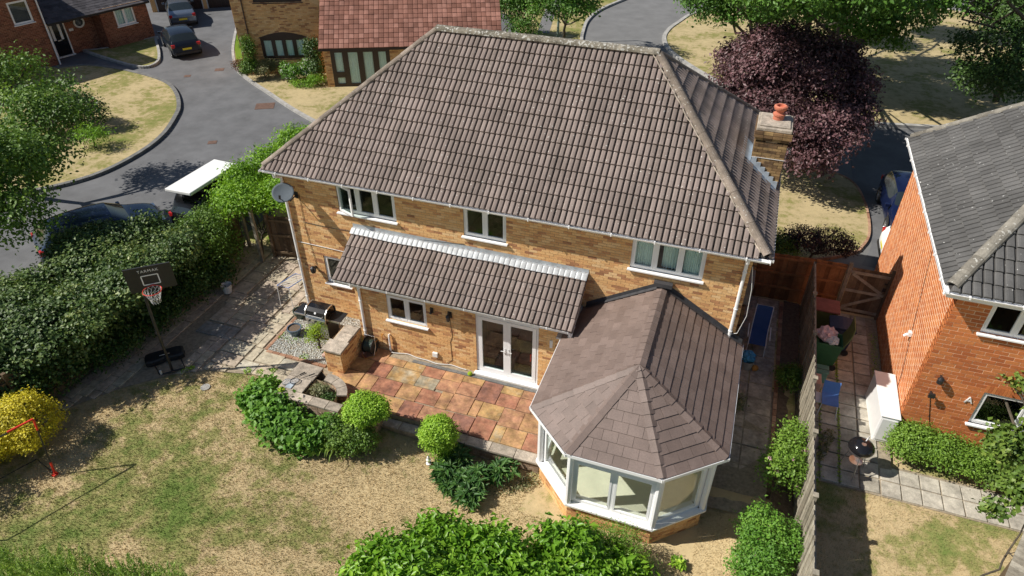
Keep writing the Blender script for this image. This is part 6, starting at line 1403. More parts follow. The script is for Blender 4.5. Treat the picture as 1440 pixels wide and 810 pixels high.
# hose reel
t = thing('hose_reel', 'garden hose reel with orange fittings by the downpipe and brick stub', 'hose reel', (2.98, -1.25, 0)); c = Vector((2.96, -1.26, 0.27))
m = MB()
for k in range(7): m.tube([c+Vector((-0.11+k*0.035, 0.19*math.cos(a), 0.19*math.sin(a))) for a in [j*math.pi/8 for j in range(16)]], 0.017, 6, closed=True)
m.build('coiled_hose', M['green_glaze'], t)
for s in (-0.14, 0.14): m = MB(); m.cyl(c+Vector((s-0.008, 0, 0)), 0.25, 0.016, 20, axis=(1,0,0)); m.build('reel_disc', M['black_plastic'], t)
m = MB(); m.tube([c+Vector((-0.17, -0.15, -0.27)), c+Vector((-0.17, 0, 0.0)), c+Vector((-0.17, 0.02, 0.36)), c+Vector((0.17, 0.02, 0.36)), c+Vector((0.17, 0, 0)), c+Vector((0.17, -0.15, -0.27))], 0.013, 7); m.build('reel_frame', M['chrome'], t)
m = MB(); m.tube([c+Vector((0.16, 0.05, 0.12)), (3.15, -1.12, 0.42), (3.25, -1.05, 0.30), (3.27, -1.04, 0.55)], 0.012, 6); m.tube([c+Vector((0.1, -0.1, -0.22)), (3.2, -1.4, 0.03), (2.95, -1.62, 0.03), (2.8, -1.5, 0.03)], 0.012, 6); m.build('loose_hose', M['hose_orange'], t)
m = MB(); m.tube([(3.27, -0.99, 0.56), (3.27, -1.06, 0.56), (3.27, -1.07, 0.50)], 0.018, 8); m.obox((3.27, -1.05, 0.60), (0.035,0,0), (0,0.006,0), (0,0,0.01)); tag(m.build('outside_tap', M['hose_orange'], None), 'brass coloured outside tap between hose reel and white waste pipe', 'tap')
m = MB(); m.tube([(3.50, -0.99, 0.62), (3.50, -1.04, 0.64), (3.50, -1.045, 0.58), (3.50, -1.045, 0.03)], 0.028, 10); tag(m.build('waste_pipe', M['upvc'], None), 'short white upright waste pipe left below the kitchen window', 'pipe')
m = MB(); pts = []; rgx = random.Random(5)
for i in range(26): x = 3.55+i*0.095; pts.append((x, -1.06-0.035*math.sin(x*4.2)-0.02*math.sin(x*9), 0.022))
m.tube(pts, 0.012, 6); tag(m.build('hose', M['upvc_grime'], None), 'thin pale hose lying along the foot of the extension wall', 'hose')
m = MB(); m.lathe((6.10, -1.20, 0.0), [(0,0),(0.05,0.0),(0.075,0.05),(0.05,0.10),(0,0.11)], 12); tag(m.build('plastic_toy', M['lf_lime'], None), 'small lime green plastic toy left of the french doors', 'toy')
m = MB(); m.box(8.36, 8.44, LY-0.03, LY-0.008, 1.55, 1.80); tag(m.build('thermometer', M['white_metal'], None), 'narrow white thermometer on the wall right of the french doors', 'thermometer')
# badminton rackets lying on the planter
for (c, ang, lb) in (((1.72, -3.36, 0.43), 62, 'silver badminton racket lying nearer the left edge of the planter top'), ((1.96, -3.30, 0.455), 50, 'dark badminton racket lying across the other racket on the planter')):
    t = thing('badminton_racket', lb, 'racket', c, 0); d = Vector((math.cos(R(ang)), math.sin(R(ang)), 0)); s = Vector((-d.y, d.x, 0)); c = Vector(c)-d*0.18
    m = MB(); m.tube([c+d*0.125*math.cos(a)+s*0.10*math.sin(a) for a in [k*math.pi/12 for k in range(24)]], 0.009, 6, closed=True); m.build('head', M['chrome'] if ang > 55 else M['black_metal'], t)
    m = MB()
    for k in range(-4, 5):
        w = 0.02*k; l = 0.125*math.sqrt(max(0, 1-(w/0.10)**2)); m.tube([c+s*w-d*l, c+s*w+d*l], 0.0025, 4); w2 = 0.025*k; l2 = 0.10*math.sqrt(max(0, 1-(w2/0.125)**2)); m.tube([c+d*w2-s*l2, c+d*w2+s*l2], 0.0025, 4)
    m.build('strings', M['net'], t)
    m = MB(); m.tube([c+d*0.125, c+d*0.40], 0.007, 6); m.tube([c+d*0.40, c+d*0.56], 0.016, 8); m.build('shaft', M['black_metal'], t)
m = MB(); m.box(1.70, 1.88, -3.70, -3.48, 0.402, 0.425); tag(m.build('blue_box', M['lead_blue'], None), 'pale blue tray under the rackets on the planter corner', 'tray')
m = MB(); m.lathe((1.66, -3.82, 0.402), [(0,0),(0.09,0),(0.10,0.02),(0.05,0.035),(0,0.04)], 14); tag(m.build('yellow_disc', M['lf_lime'], None), 'lime yellow disc on the near left corner of the planter', 'toy')
# round cover in the lawn
m = MB(); m.cyl((*(-0.752, -4.085), gh(*(-0.752, -4.085))+0.01), 0.13, 0.02, 20); tag(m.build('lawn_cover', M['kerb'], None), 'pale round cover set in the lawn near the path', 'drain cover')
# white ornament by the ball bush
m = MB(); c = (6.174, -4.229, -0.35); m.lathe(c, [(0,0),(0.065,0),(0.07,0.03),(0.035,0.05),(0.045,0.12),(0.06,0.16),(0.03,0.21),(0.035,0.25),(0.015,0.29),(0,0.30)], 14); m.tube([Vector(c)+Vector((0.03,0,0.14)), Vector(c)+Vector((0.08,-0.03,0.19))], 0.018, 7); tag(m.build('garden_ornament', M['white_paint'], None), 'little white garden ornament at the foot of the right ball bush', 'ornament')
# sun lounger upright in the passage
t = thing('sun_lounger', 'blue folding sun lounger with white frame in the shaded passage', 'sun lounger', (13.72, 2.9, -0.05))
a, b = Vector((13.50, 2.75, 0.36)), Vector((13.98, 2.75, 0.36)); c_, d_ = Vector((13.52, 3.15, 0.40)), Vector((14.0, 3.15, 0.40)); e_, f_ = Vector((13.54, 3.55, 1.0)), Vector((14.02, 3.55, 1.0))
m = MB(); m.tube([(13.48, 2.40, 0.32), a, c_, e_, f_, d_, b, (13.98, 2.40, 0.32)], 0.016, 8); m.build('frame', M['white_metal'], t)
m = MB(); m.quad(a+Vector((0,-0.3,-0.03)), b+Vector((0,-0.3,-0.03)), d_, c_); m.quad(c_, d_, f_, e_); m.quad(e_, f_, d_-Vector((0,0,0.01)), c_-Vector((0,0,0.01))); m.build('fabric', M['blue_fabric'], t)
for (p, q_) in ((a, (13.48, 2.4, -0.05)), (b, (13.99, 2.4, -0.05)), (c_, (13.5, 3.2, -0.05)), (d_, (14.02, 3.2, -0.05))): m = MB(); m.tube([p, q_], 0.014, 7); m.build('leg', M['white_metal'], t)
for x in (13.42, 14.04): m = MB(); m.tube([(x, 2.45, 0.58), (x, 3.05, 0.60)], 0.02, 7); m.build('armrest', M['white_paint'], t)
# tub with blue bag
t = thing('plastic_tub', 'pale tub by the corner of the conservatory in the passage', 'tub', (13.52, 1.80, -0.06)); m = MB(); m.lathe((13.52, 1.80, -0.06), [(0,0),(0.16,0),(0.22,0.34),(0.235,0.36),(0.20,0.34),(0.15,0.05),(0,0.05)], 20); m.build('tub_body', M['kerb'], t)
def crumple(name, label, cat, c, r, mat, seed, sq=0.75):
    rng = random.Random(seed); bm = bmesh.new(); bmesh.ops.create_icosphere(bm, subdivisions=3, radius=r)
    for v in bm.verts:
        n = v.co.normalized(); k = 1+0.16*math.sin(n.x*7+seed)*math.sin(n.y*8+1)+0.10*math.sin(n.z*13+n.x*9)+rng.uniform(-0.05, 0.05); v.co = Vector((v.co.x*k, v.co.y*k, v.co.z*k*sq))+Vector(c)
    me = bpy.data.meshes.new(name); bm.to_mesh(me); bm.free(); me.materials.append(mat); o = bpy.data.objects.new(name, me); COL.objects.link(o); tag(o, label, cat); return o
crumple('plastic_bag', 'crumpled bright blue bag stuffed in the tub', 'bag', (13.52, 1.80, 0.38), 0.20, M['blue_bag'], 3)
crumple('plant_cushion', 'small orange brown ball beside the blue bag', 'ball', (13.78, 1.75, 0.05), 0.09, M['hose_orange'], 5, 0.9)
m = MB(); m.box(12.92, 13.20, 2.0, 2.75, 2.0, 2.7); ac = m.build('boiler_flue_box', M['kerb_dark'], None, bevel=0.02); tag(ac, 'dark box unit fixed high on the shaded side wall of the house', 'wall unit')
# neighbour's side: bins, chair, cabinet, kettle barbecue
def wheelie(name, label, c, rz, mat, lidmat, lid_open=0.0, w=0.58, d=0.68, h=0.95, group=None):
    t = thing(name, label, 'wheelie bin', c, rz, group); m = MB()
    lo = [(-w*0.40, -d*0.36), (w*0.40, -d*0.36), (w*0.40, d*0.36), (-w*0.40, d*0.36)]; hi = [(-w*0.5, -d*0.5), (w*0.5, -d*0.5), (w*0.5, d*0.5), (-w*0.5, d*0.5)]
    V = [(x, y, 0.04) for x, y in lo]+[(x, y, h) for x, y in hi]+[(x*0.9, y*0.9, h) for x, y in hi]+[(x*0.9, y*0.9, h-0.25) for x, y in lo]
    m.add(V, [(3,2,1,0)]+[(k*4+i, k*4+(i+1) % 4, (k+1)*4+(i+1) % 4, (k+1)*4+i) for k in range(3) for i in range(4)]+[(12,13,14,15)])
    for y in (-d*0.51, d*0.5): m.box(-w*0.52, w*0.52, y-0.015, y+0.015, h-0.06, h+0.01)
    for x in (-w*0.51, w*0.51): m.box(x-0.015, x+0.015, -d*0.5, d*0.5, h-0.06, h+0.01)
    m.build('bin_body', mat, t, local=True)
    m = MB(); ca, sa = math.cos(lid_open), math.sin(lid_open); hy = d*0.52; n = 6; V = []
    for s_ in (0, -0.025):
        for i in range(n+1):
            u = i/n; yy = -d*1.05*u; zz = 0.05*math.sin(math.pi*u)+s_
            for x in (-w*0.53, w*0.53): V.append((x, hy+yy*ca+zz*sa, h+0.02-yy*sa*1.0+zz*ca))
    k = 2*(n+1); m.add(V, [(2*i, 2*i+1, 2*i+3, 2*i+2) for i in range(n)]+[(k+2*i, k+2*i+2, k+2*i+3, k+2*i+1) for i in range(n)]+[(2*i, 2*i+2, k+2*i+2, k+2*i) for i in range(n)]+[(2*i+1, k+2*i+1, k+2*i+3, 2*i+3) for i in range(n)]+[(2*n, 2*n+1, k+2*n+1, k+2*n), (0, k, k+1, 1)])
    m.build('lid', lidmat, t, local=True)
    for x in (-w*0.42, w*0.36): m = MB(); m.cyl((x, d*0.38, 0.10), 0.10, 0.05, 16, axis=(1,0,0)); m.build('wheel', M['black_plastic'], t, local=True)
    m = MB(); m.tube([(-w*0.4, d*0.56, h-0.05), (w*0.4, d*0.56, h-0.05)], 0.015, 7); m.build('handle', mat, t, local=True)
    return t
wheelie('wheelie_bin', 'green wheelie bin with its lid open and bags bulging out', (15.62, 2.75, -0.08), R(-90), M['green_plastic'], M['olive_plastic'], lid_open=1.75)
wheelie('wheelie_bin', 'dark navy wheelie bin with closed lid behind the open green one', (15.98, 3.55, -0.08), R(-90), M['navy_plastic'], M['navy_plastic'])
crumple('rubbish_bag', 'pink and white bag bulging from the open green bin', 'bag', (15.50, 2.80, 0.98), 0.27, M['pink_bag'], 8, 0.7)
crumple('rubbish_bag', 'white plastic bag in front of the pink one in the green bin', 'bag', (15.66, 2.60, 0.95), 0.17, M['upvc_grime'], 9, 0.7)
m = MB(); m.box(15.20, 15.92, 4.0, 4.65, 0.85, 0.92); mr = m.build('bin_lid_board', M['maroon'], None, bevel=0.02); tag(mr, 'dull red lid behind the two wheelie bins', 'bin')
m = MB(); m.box(15.24, 15.88, 4.04, 4.61, -0.08, 0.845); o = m.build('bin_body', M['olive_plastic'], mr)
t = thing('food_caddy', 'small teal food waste caddy in front of the green wheelie bin', 'bin', (15.55, 2.0, -0.08)); m = MB(); m.box(15.38, 15.70, 1.86, 2.16, -0.07, 0.30); m.build('caddy_body', M['teal_plastic'], t, bevel=0.03); m = MB(); m.box(15.36, 15.72, 1.84, 2.18, 0.305, 0.35); m.build('lid', M['teal_plastic'], t, bevel=0.02); m = MB(); m.tube([(15.36, 2.0, 0.28), (15.36, 1.9, 0.42), (15.55, 1.85, 0.45), (15.72, 1.9, 0.42), (15.72, 2.0, 0.28)], 0.008, 6); m.build('handle', M['black_plastic'], t)
m = MB(); m.box(15.15, 15.50, 1.25, 1.70, -0.08, 0.40); tag(m.build('pink_crate', M['pink_stone'], None, bevel=0.02), 'faded pink crate between the teal caddy and the blue chair', 'crate')
t = thing('garden_chair', 'blue plastic seat chair with white metal legs against the fence', 'chair', (15.70, 0.85, -0.09))
m = MB(); V = []; n = 8
for i in range(n+1):
    u = i/n; y = 1.05-0.42*min(u*1.8, 1) if u < 0.55 else 0.63; 
sx = (15.50, 15.92)
prf = [(1.10, 0.72), (1.04, 0.58), (0.99, 0.44), (0.92, 0.40), (0.75, 0.385), (0.60, 0.39), (0.54, 0.37)]
V = []; 
for s_ in (0, -0.018):
    for (y, z) in prf:
        for k in range(5): x = sx[0]+(sx[1]-sx[0])*k/4; V.append((x, y, z+s_+0.012*((k-2)/2)**2))
P5 = 5*len(prf); m.add(V, [(j*5+k, j*5+k+1, j*5+k+6, j*5+k+5) for j in range(len(prf)-1) for k in range(4)]+[(P5+j*5+k, P5+j*5+k+5, P5+j*5+k+6, P5+j*5+k+1) for j in range(len(prf)-1) for k in range(4)]); m.build('seat_shell', M['blue_plastic'], t, smooth=True)
for (p, q_) in (((15.52, 0.60, 0.37), (15.47, 0.50, -0.09)), ((15.90, 0.60, 0.37), (15.95, 0.50, -0.09)), ((15.52, 0.95, 0.38), (15.47, 1.12, -0.09)), ((15.90, 0.95, 0.38), (15.95, 1.12, -0.09))): m = MB(); m.tube([p, q_], 0.012, 7); m.build('leg', M['white_metal'], t)
m = MB(); m.box(15.30, 15.50, 0.62, 1.0, 0.30, 0.34); m.build('side_arm', M['white_metal'], t)
# white cabinet
t = thing('storage_cabinet', 'tall white storage cabinet lying along the orange brick side wall', 'cabinet', (16.9, 0.9, -0.1)); m = MB()
cab = [(16.82, 0.10), (17.26, 0.10), (17.26, 1.80), (16.76, 1.80)]
m.prism(cab, -0.1, 0.80); m.build('cabinet_body', M['white_paint'], t, bevel=0.03)
m = MB(); m.prism([(16.80, 0.08), (17.27, 0.08), (17.27, 1.82), (16.74, 1.82)], 0.803, 0.83); m.build('cabinet_top', M['white_paint'], t, bevel=0.01)
m = MB(); m.box(16.86, 17.22, 0.075, 0.095, 0.0, 0.74); m.build('cabinet_door', M['white_metal'], t, bevel=0.01)
# kettle barbecue
kc = Vector((16.32, -1.05, -0.17)); t = thing('kettle_barbecue', 'round black kettle barbecue on thin legs on the neighbour\'s paving', 'barbecue', tuple(kc))
m = MB(); m.lathe(kc+Vector((0,0,0.62)), [(0,0.0),(0.12,0.01),(0.21,0.07),(0.27,0.16),(0.285,0.23),(0.27,0.235),(0,0.2)], 28); m.build('bowl', M['chrome'], t, smooth=False)
m = MB(); m.lathe(kc+Vector((0,0,0.86)), [(0.30,-0.02),(0.305,0.01),(0.28,0.08),(0.22,0.15),(0.12,0.20),(0,0.215)], 28); ld = m.build('lid', M['black_enamel'], t, smooth=True); ORG[ld.name] = ORG[t.name]
m = MB(); m.cyl(kc+Vector((0.0,-0.08,1.055)), 0.055, 0.015, 14); m.build('vent', M['chrome'], ld)
m = MB(); m.tube([kc+Vector((0.05,0.05,1.06)), kc+Vector((0.08,0.10,1.12)), kc+Vector((0.12,0.18,1.10)), kc+Vector((0.13,0.2,1.02))], 0.013, 7); m.build('handle', M['white_metal'], ld)
for a in (30, 150, 270): m = MB(); m.tube([kc+Vector((0.2*math.cos(R(a)), 0.2*math.sin(R(a)), 0.68)), kc+Vector((0.33*math.cos(R(a)), 0.33*math.sin(R(a)), 0.0))], 0.012, 7); m.build('leg', M['chrome'], t)
m = MB(); m.lathe(kc+Vector((0,0,0.36)), [(0,0),(0.14,0.0),(0.16,0.03),(0.15,0.03),(0,0.01)], 18); m.build('ash_tray', M['chrome'], t)
# grey shed roof corner at the bottom right
t = thing('shed', 'corner of a pale grey boarded shed roof at the bottom right', 'shed', (18.9, -4.6, -0.2)); ORG[t.name] = (18.9, -4.6, -0.2)
SHP = [(18.32, -4.62), (18.92, -3.32), (21.2, -4.4), (20.6, -5.7)]
m = MB(); m.prism([(18.45, -4.6), (18.95, -3.5), (21.0, -4.4), (20.5, -5.5)][::-1], -0.2, 1.70); m.build('shed_wall', M['fence_brown'], t)
dd_ = Vector((0.6, 1.3, 0)).normalized(); ee = Vector((2.28, -1.08, 0)).normalized()
for i in range(9): m = MB(); c = Vector((18.32, -4.62, 1.80))+dd_*(0.08+i*0.158)+ee*1.25; m.obox(c+Vector((0,0,rg.uniform(-0.004,0.004))), dd_*0.074, ee*1.25, (0,0,0.015), rg.random()); m.build('roof_board', M['fence_grey'], t)

# street lamp
t = thing('street_lamp', 'thin grey green street lamp column behind the roof ridge', 'street lamp', (-0.05, 28.86, -0.05)); m = MB(); m.tube([(-0.05, 28.86, -0.05), (-0.05, 28.86, 1.2)], 0.075, 10); m.tube([(-0.05, 28.86, 1.2), (-0.05, 28.86, 5.2)], 0.05, 10); m.tube([(-0.05,28.86,5.2),(0.3,28.7,5.45)], 0.035, 8); m.build('lamp_post', M['street_green'], t); m = MB(); m.obox((0.45, 28.62, 5.46), (0.2,-0.08,0), (0.05,0.1,0), (0,0,0.05)); m.build('lamp_head', M['kerb'], t)

# ================================================================ CARS
def car(name, label, loc, ang, L=4.1, W=1.74, H=1.45, paint='car_navy', kind='hatch', group='parked cars', extras=True):
    t = thing(name, label, 'car' if kind != 'suv' else 'car', (loc[0], loc[1], loc[2] if len(loc) > 2 else -0.085), R(ang), group)
    if kind == 'hatch': st = [(0.0,.42,.70,.72,.80),(0.015,.26,.86,.88,.92),(0.05,.20,.96,1.02,.97),(0.13,.19,.99,1.38,.99),(0.24,.18,.98,1.45,1),(0.45,.18,.97,1.47,1),(0.60,.18,.95,1.40,1),(0.73,.18,.93,1.02,1),(0.78,.18,.90,.94,.99),(0.92,.20,.80,.82,.95),(0.985,.26,.64,.66,.86),(1.0,.40,.56,.57,.76)]
    elif kind == 'suv': st = [(0.0,.45,.85,.88,.86),(0.015,.30,1.0,1.05,.95),(0.04,.26,1.08,1.25,.98),(0.09,.25,1.10,1.66,.99),(0.2,.25,1.10,1.74,1),(0.5,.25,1.08,1.75,1),(0.62,.25,1.06,1.68,1),(0.74,.25,1.05,1.14,1),(0.80,.25,1.02,1.06,.99),(0.93,.28,.93,.95,.95),(0.985,.34,.78,.80,.86),(1.0,.45,.66,.68,.78)]
    else: st = [(0.0,.42,.72,.74,.80),(0.015,.26,.88,.90,.92),(0.05,.20,.96,.98,.97),(0.14,.19,.98,1.03,.99),(0.27,.18,.98,1.40,1),(0.45,.18,.97,1.45,1),(0.58,.18,.95,1.39,1),(0.71,.18,.93,1.0,1),(0.77,.18,.90,.93,.99),(0.92,.20,.80,.82,.95),(0.985,.26,.64,.66,.86),(1.0,.40,.56,.57,.76)]
    hs = H/(1.47 if kind != 'suv' else 1.76); V = []; HW = W/2
    for (f, zb, zc, zt, w) in st:
        x = (f-0.5)*L; zb *= 1; cab = zt-zc > 0.15; wr = w*(0.74 if cab else 0.90); zt_ = zt*hs; zc_ = zc*hs
        half = [(0.0, zb), (w*0.88, zb), (w*0.985, zb+0.12), (w*1.0, (zb+zc_)*0.52), (w*0.965, zc_-0.01), (wr, zt_-(0.05 if cab else 0.008)), (wr*0.72, zt_+(0.0 if cab else 0.012)), (0.0, zt_+0.02)]
        for (y, z) in half: V.append((x, y*HW, z))
        for (y, z) in half[1:-1][::-1]: V.append((x, -y*HW, z))
    K = 14; F = []; MI = []
    for i in range(len(st)-1):
        c0_, c1_ = (st[i][3]-st[i][2] > 0.15), (st[i+1][3]-st[i+1][2] > 0.15)
        for k in range(K):
            F.append((i*K+k, i*K+(k+1) % K, (i+1)*K+(k+1) % K, (i+1)*K+k)); mi = 0
            if k in (4, 9) and c0_ and c1_: mi = 3
            if k in (5, 6, 7, 8) and c0_ != c1_: mi = 2 if not c0_ else 1
            MI.append(mi)
    F.append(tuple(range(K))[::-1]); MI.append(0); n = len(st)-1; F.append(tuple(n*K+k for k in range(K))); MI.append(0)
    me = bpy.data.meshes.new('cage'); me.from_pydata(V, [], F)
    for q in range(4): me.materials.append(M[paint])
    me.polygons.foreach_set('material_index', MI); me.update()
    bm = bmesh.new(); bm.from_mesh(me); bmesh.ops.recalc_face_normals(bm, faces=bm.faces); cr = bm.edges.layers.float.get('crease_edge') or bm.edges.layers.float.new('crease_edge')
    for e in bm.edges:
        ms = {f.material_index for f in e.link_faces}
        if len(ms) > 1: e[cr] = 0.55
    bm.to_mesh(me); bm.free()
    o = bpy.data.objects.new('cage', me); COL.objects.link(o); sb_ = o.modifiers.new('s', 'SUBSURF'); sb_.levels = 2; sb_.render_levels = 2
    dg = bpy.context.evaluated_depsgraph_get(); dg.update(); ev = bpy.data.meshes.new_from_object(o.evaluated_get(dg)); bpy.data.objects.remove(o)
    bm = bmesh.new(); bm.from_mesh(ev)
    for q, (nm, mt) in enumerate((('body', M[paint]), ('windscreen', M['car_glass']), ('rear_window', M['car_glass']), ('side_windows', M['car_glass']))):
        b2 = bm.copy(); bmesh.ops.delete(b2, geom=[f for f in b2.faces if f.material_index != q], context='FACES')
        for f in b2.faces: f.material_index = 0; f.smooth = True
        m2 = bpy.data.meshes.new(nm); b2.to_mesh(m2); b2.free(); m2.materials.append(mt); oo = bpy.data.objects.new(nm, m2); COL.objects.link(oo); oo.parent = t
    bm.free()
    r = 0.31 if kind != 'suv' else 0.36
    for fx in (0.185, 0.805):
        for s in (-1, 1):
            x = (fx-0.5)*L; y = s*(HW-0.10); m = MB(); m.lathe((0,0,0), [(r*0.6,-0.10),(r*0.95,-0.10),(r,-0.07),(r,0.07),(r*0.95,0.105),(r*0.62,0.105)], 24)
            w = m.build('wheel', M['tyre'], t, local=True); w.rotation_euler = (R(-90*s), 0, 0); w.location = (x, y, r)
            m = MB(); m.lathe((0,0,0), [(0,0.085),(r*0.2,0.09),(r*0.3,0.07),(r*0.6,0.08),(r*0.64,0.10),(r*0.64,0.0)], 20)
            for k in range(5): a = k*2*math.pi/5; m.bar((0.05*math.cos(a), 0.05*math.sin(a), 0.095), (r*0.6*math.cos(a), r*0.6*math.sin(a), 0.095), 0.045, 0.015)
            m.build('rim', M['chrome'], w, local=True)
            m = MB(); V = []; n = 16; F = []
            for i in range(n+1):
                a = math.pi*i/n; V += [(x+(r+0.075)*math.cos(a), s*(HW*0.988), r+(r+0.065)*math.sin(a)), (x+(r-0.02)*math.cos(a), s*(HW*0.985+0.004), r+(r-0.02)*math.sin(a))]
            m.add(V, [(2*i, 2*i+2, 2*i+3, 2*i+1) for i in range(n)]); m.build('wheel_arch', M['black_plastic'], t, local=True)
    zz = 0.82*hs*(1.15 if kind == 'suv' else 1)
    for s in (-1, 1):
        m = MB(); m.obox((-L/2+0.10, s*HW*0.83, zz), (0.07,0,0), (0,HW*0.12,0), (0,0,0.09)); m.build('tail_light', M['tail_red'], t, local=True, bevel=0.02)
        m = MB(); m.obox((L/2-0.16, s*HW*0.72, 0.64*hs), (0.09,0,0), (0,HW*0.17,0), (0,0,0.06)); m.build('headlight', M['chrome'], t, local=True, bevel=0.02)
        m = MB(); m.obox((L*0.21, s*(HW+0.07), 0.98*hs*(1.1 if kind == 'suv' else 1)), (0.06,0,0), (0,0.09,0), (0,0,0.06)); m.build('wing_mirror', M[paint], t, local=True, bevel=0.02)
    m = MB(); m.obox((-L/2+0.012, 0, 0.60), (0.012,0,0), (0,0.26,0), (0,0,0.055)); m.build('number_plate', M['plate_yellow'], t, local=True)
    m = MB(); m.obox((-L/2+0.02, 0, 0.36), (0.035,0,0), (0,HW*0.82,0), (0,0,0.07)); m.build('rear_bumper', M['black_plastic'], t, local=True, bevel=0.02)
    if kind == 'hatch': m = MB(); m.obox((-L*0.365, 0, 1.33*hs), (0.02,0,0), (0,0.28,0), (0,0,0.022)); m.build('brake_light', M['tail_red'], t, local=True)
    return t
car('parked_car', 'dark navy hatchback with yellow rear plate parked nearest on the top left drive', (-21.65, 19.8), 142, paint='car_navy')
car('parked_car', 'silver blue car parked in front of the navy hatchback', (-26.0, 25.0), 135, L=4.4, paint='car_silver', kind='saloon')
car('parked_car', 'blue car half hidden behind the dark leafy hedge', (-9.05, 0.85), 58, L=4.2, paint='car_blue')
car('parked_car', 'deep blue car seen past the end of the orange brick wall', (18.68, 12.4), -88, L=3.9, paint='car_deep')
car('parked_car', 'white car only just showing behind the corner of the orange brick house', (19.5, 9.15), 0, L=4.0, paint='white_paint')
sv_ = car('parked_car', 'black tall car behind the green climber carrying a white roof tent', (-6.15, 4.25), 88, L=4.5, W=1.62, H=1.86, paint='car_black', kind='suv')
t = thing('roof_tent', 'flat white roof tent box on top of the black car', 'roof box', (-6.2, 3.3, 1.84), R(0)); m = MB(); m.prism([(-0.58,-1.25),(0.50,-1.22),(0.60,1.22),(-0.44,1.27)], 0.04, 0.17); m.build('tent_shell', M['white_paint'], t, local=True, bevel=0.03)
m = MB(); [m.box(-0.62, 0.62, y-0.03, y+0.03, -0.04, 0.035) for y in (-0.7, 0.7)]; m.build('roof_bar', M['black_metal'], t, local=True)

# ================================================================ PLANTS
LF = M
# left boundary hedge, made of several different shrubs
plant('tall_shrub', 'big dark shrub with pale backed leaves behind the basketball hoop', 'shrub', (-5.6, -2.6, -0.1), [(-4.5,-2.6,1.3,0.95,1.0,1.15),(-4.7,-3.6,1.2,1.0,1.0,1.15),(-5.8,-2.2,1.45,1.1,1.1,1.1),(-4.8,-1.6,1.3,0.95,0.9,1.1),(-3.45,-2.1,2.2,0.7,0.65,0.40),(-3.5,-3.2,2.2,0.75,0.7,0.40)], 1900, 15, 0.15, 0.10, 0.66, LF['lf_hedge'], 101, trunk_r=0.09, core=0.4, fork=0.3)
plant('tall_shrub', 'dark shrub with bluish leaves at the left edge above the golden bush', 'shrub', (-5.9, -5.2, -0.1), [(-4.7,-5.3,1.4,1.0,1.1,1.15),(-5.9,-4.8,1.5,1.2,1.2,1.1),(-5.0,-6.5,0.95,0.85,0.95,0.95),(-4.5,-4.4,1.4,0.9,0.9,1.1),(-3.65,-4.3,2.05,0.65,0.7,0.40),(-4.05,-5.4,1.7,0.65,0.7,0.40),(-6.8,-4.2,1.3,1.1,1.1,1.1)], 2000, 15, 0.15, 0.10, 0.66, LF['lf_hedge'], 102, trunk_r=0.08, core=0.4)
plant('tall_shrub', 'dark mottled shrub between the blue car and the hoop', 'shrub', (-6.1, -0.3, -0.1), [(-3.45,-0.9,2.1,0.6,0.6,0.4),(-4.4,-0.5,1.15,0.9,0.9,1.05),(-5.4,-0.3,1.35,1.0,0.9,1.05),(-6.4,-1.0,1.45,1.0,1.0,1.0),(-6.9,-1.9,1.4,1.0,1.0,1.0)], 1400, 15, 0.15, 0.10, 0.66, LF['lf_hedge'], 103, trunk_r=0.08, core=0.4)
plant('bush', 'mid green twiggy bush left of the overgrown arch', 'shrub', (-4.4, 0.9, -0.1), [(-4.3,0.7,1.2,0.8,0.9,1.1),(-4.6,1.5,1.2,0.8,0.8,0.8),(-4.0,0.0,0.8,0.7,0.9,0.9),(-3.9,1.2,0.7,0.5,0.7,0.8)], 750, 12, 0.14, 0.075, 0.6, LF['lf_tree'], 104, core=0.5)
plant('hedge', 'hedge foliage coloured dark for shade, leaning over the back of the stone path', 'hedge', (-3.8, -1.5, -0.05), [(-3.6,-0.9,0.5,0.45,0.9,0.7),(-3.7,-2.2,0.5,0.45,0.9,0.75),(-3.9,-3.8,0.45,0.5,1.1,0.7),(-3.3,0.2,0.35,0.35,0.6,0.45)], 800, 12, 0.13, 0.08, 0.65, LF['lf_dark'], 105, core=0.5)  # shade of the hedge foot is put into the very dark leaf colour
plant('hedge', 'hedge base coloured dark for shade beyond the golden bush', 'hedge', (-4.4, -6.4, -0.05), [(-4.4,-5.4,0.6,0.5,1.0,0.8),(-4.7,-6.7,0.7,0.8,1.0,0.9),(-5.0,-8.0,0.8,0.9,1.1,1.0)], 600, 12, 0.14, 0.09, 0.65, LF['lf_dark'], 106, core=0.4)  # dark leaf colour stands in for shade under the hedge
plant('climber', 'bright green climber covering the garden arch beside the house corner', 'climber', (-3.2, 2.0, -0.1), [(-3.5,2.1,2.25,0.95,0.75,0.42),(-2.4,2.9,2.2,0.9,0.9,0.45),(-1.5,3.8,2.2,0.8,1.0,0.5),(*(-4.452, 3.542, 2.1),0.8,0.8,0.55),(*(-4.081, 4.775, 2.2),0.8,0.8,0.55),(*(-4.383, 6.486, 2.2),0.8,0.9,0.5),(-4.3,2.7,1.5,0.6,0.7,0.5)], 1200, 14, 0.16, 0.10, 0.5, LF['lf_vine'], 107, trunk_r=0.05, droop=0.6, core=0.35)
plant('climber', 'bright green creeper tumbling over the fence beside the black car', 'climber', (-3.6, 5.5, -0.1), [(-3.4,5.6,1.6,0.9,1.2,0.8),(-2.6,6.7,1.4,0.9,1.1,0.8),(-4.2,4.6,1.3,0.6,1.0,0.7)], 700, 13, 0.16, 0.10, 0.5, LF['lf_vine'], 108, droop=0.5, core=0.35)
weeds('ivy_patch', 'bright green ivy seen through the garden arch', [(-3.45, 3.2, 0.35), (-3.2, 3.8, 0.3)], 160, 0.07, LF['lf_box'], 9, zf=lambda x, y: -0.12)
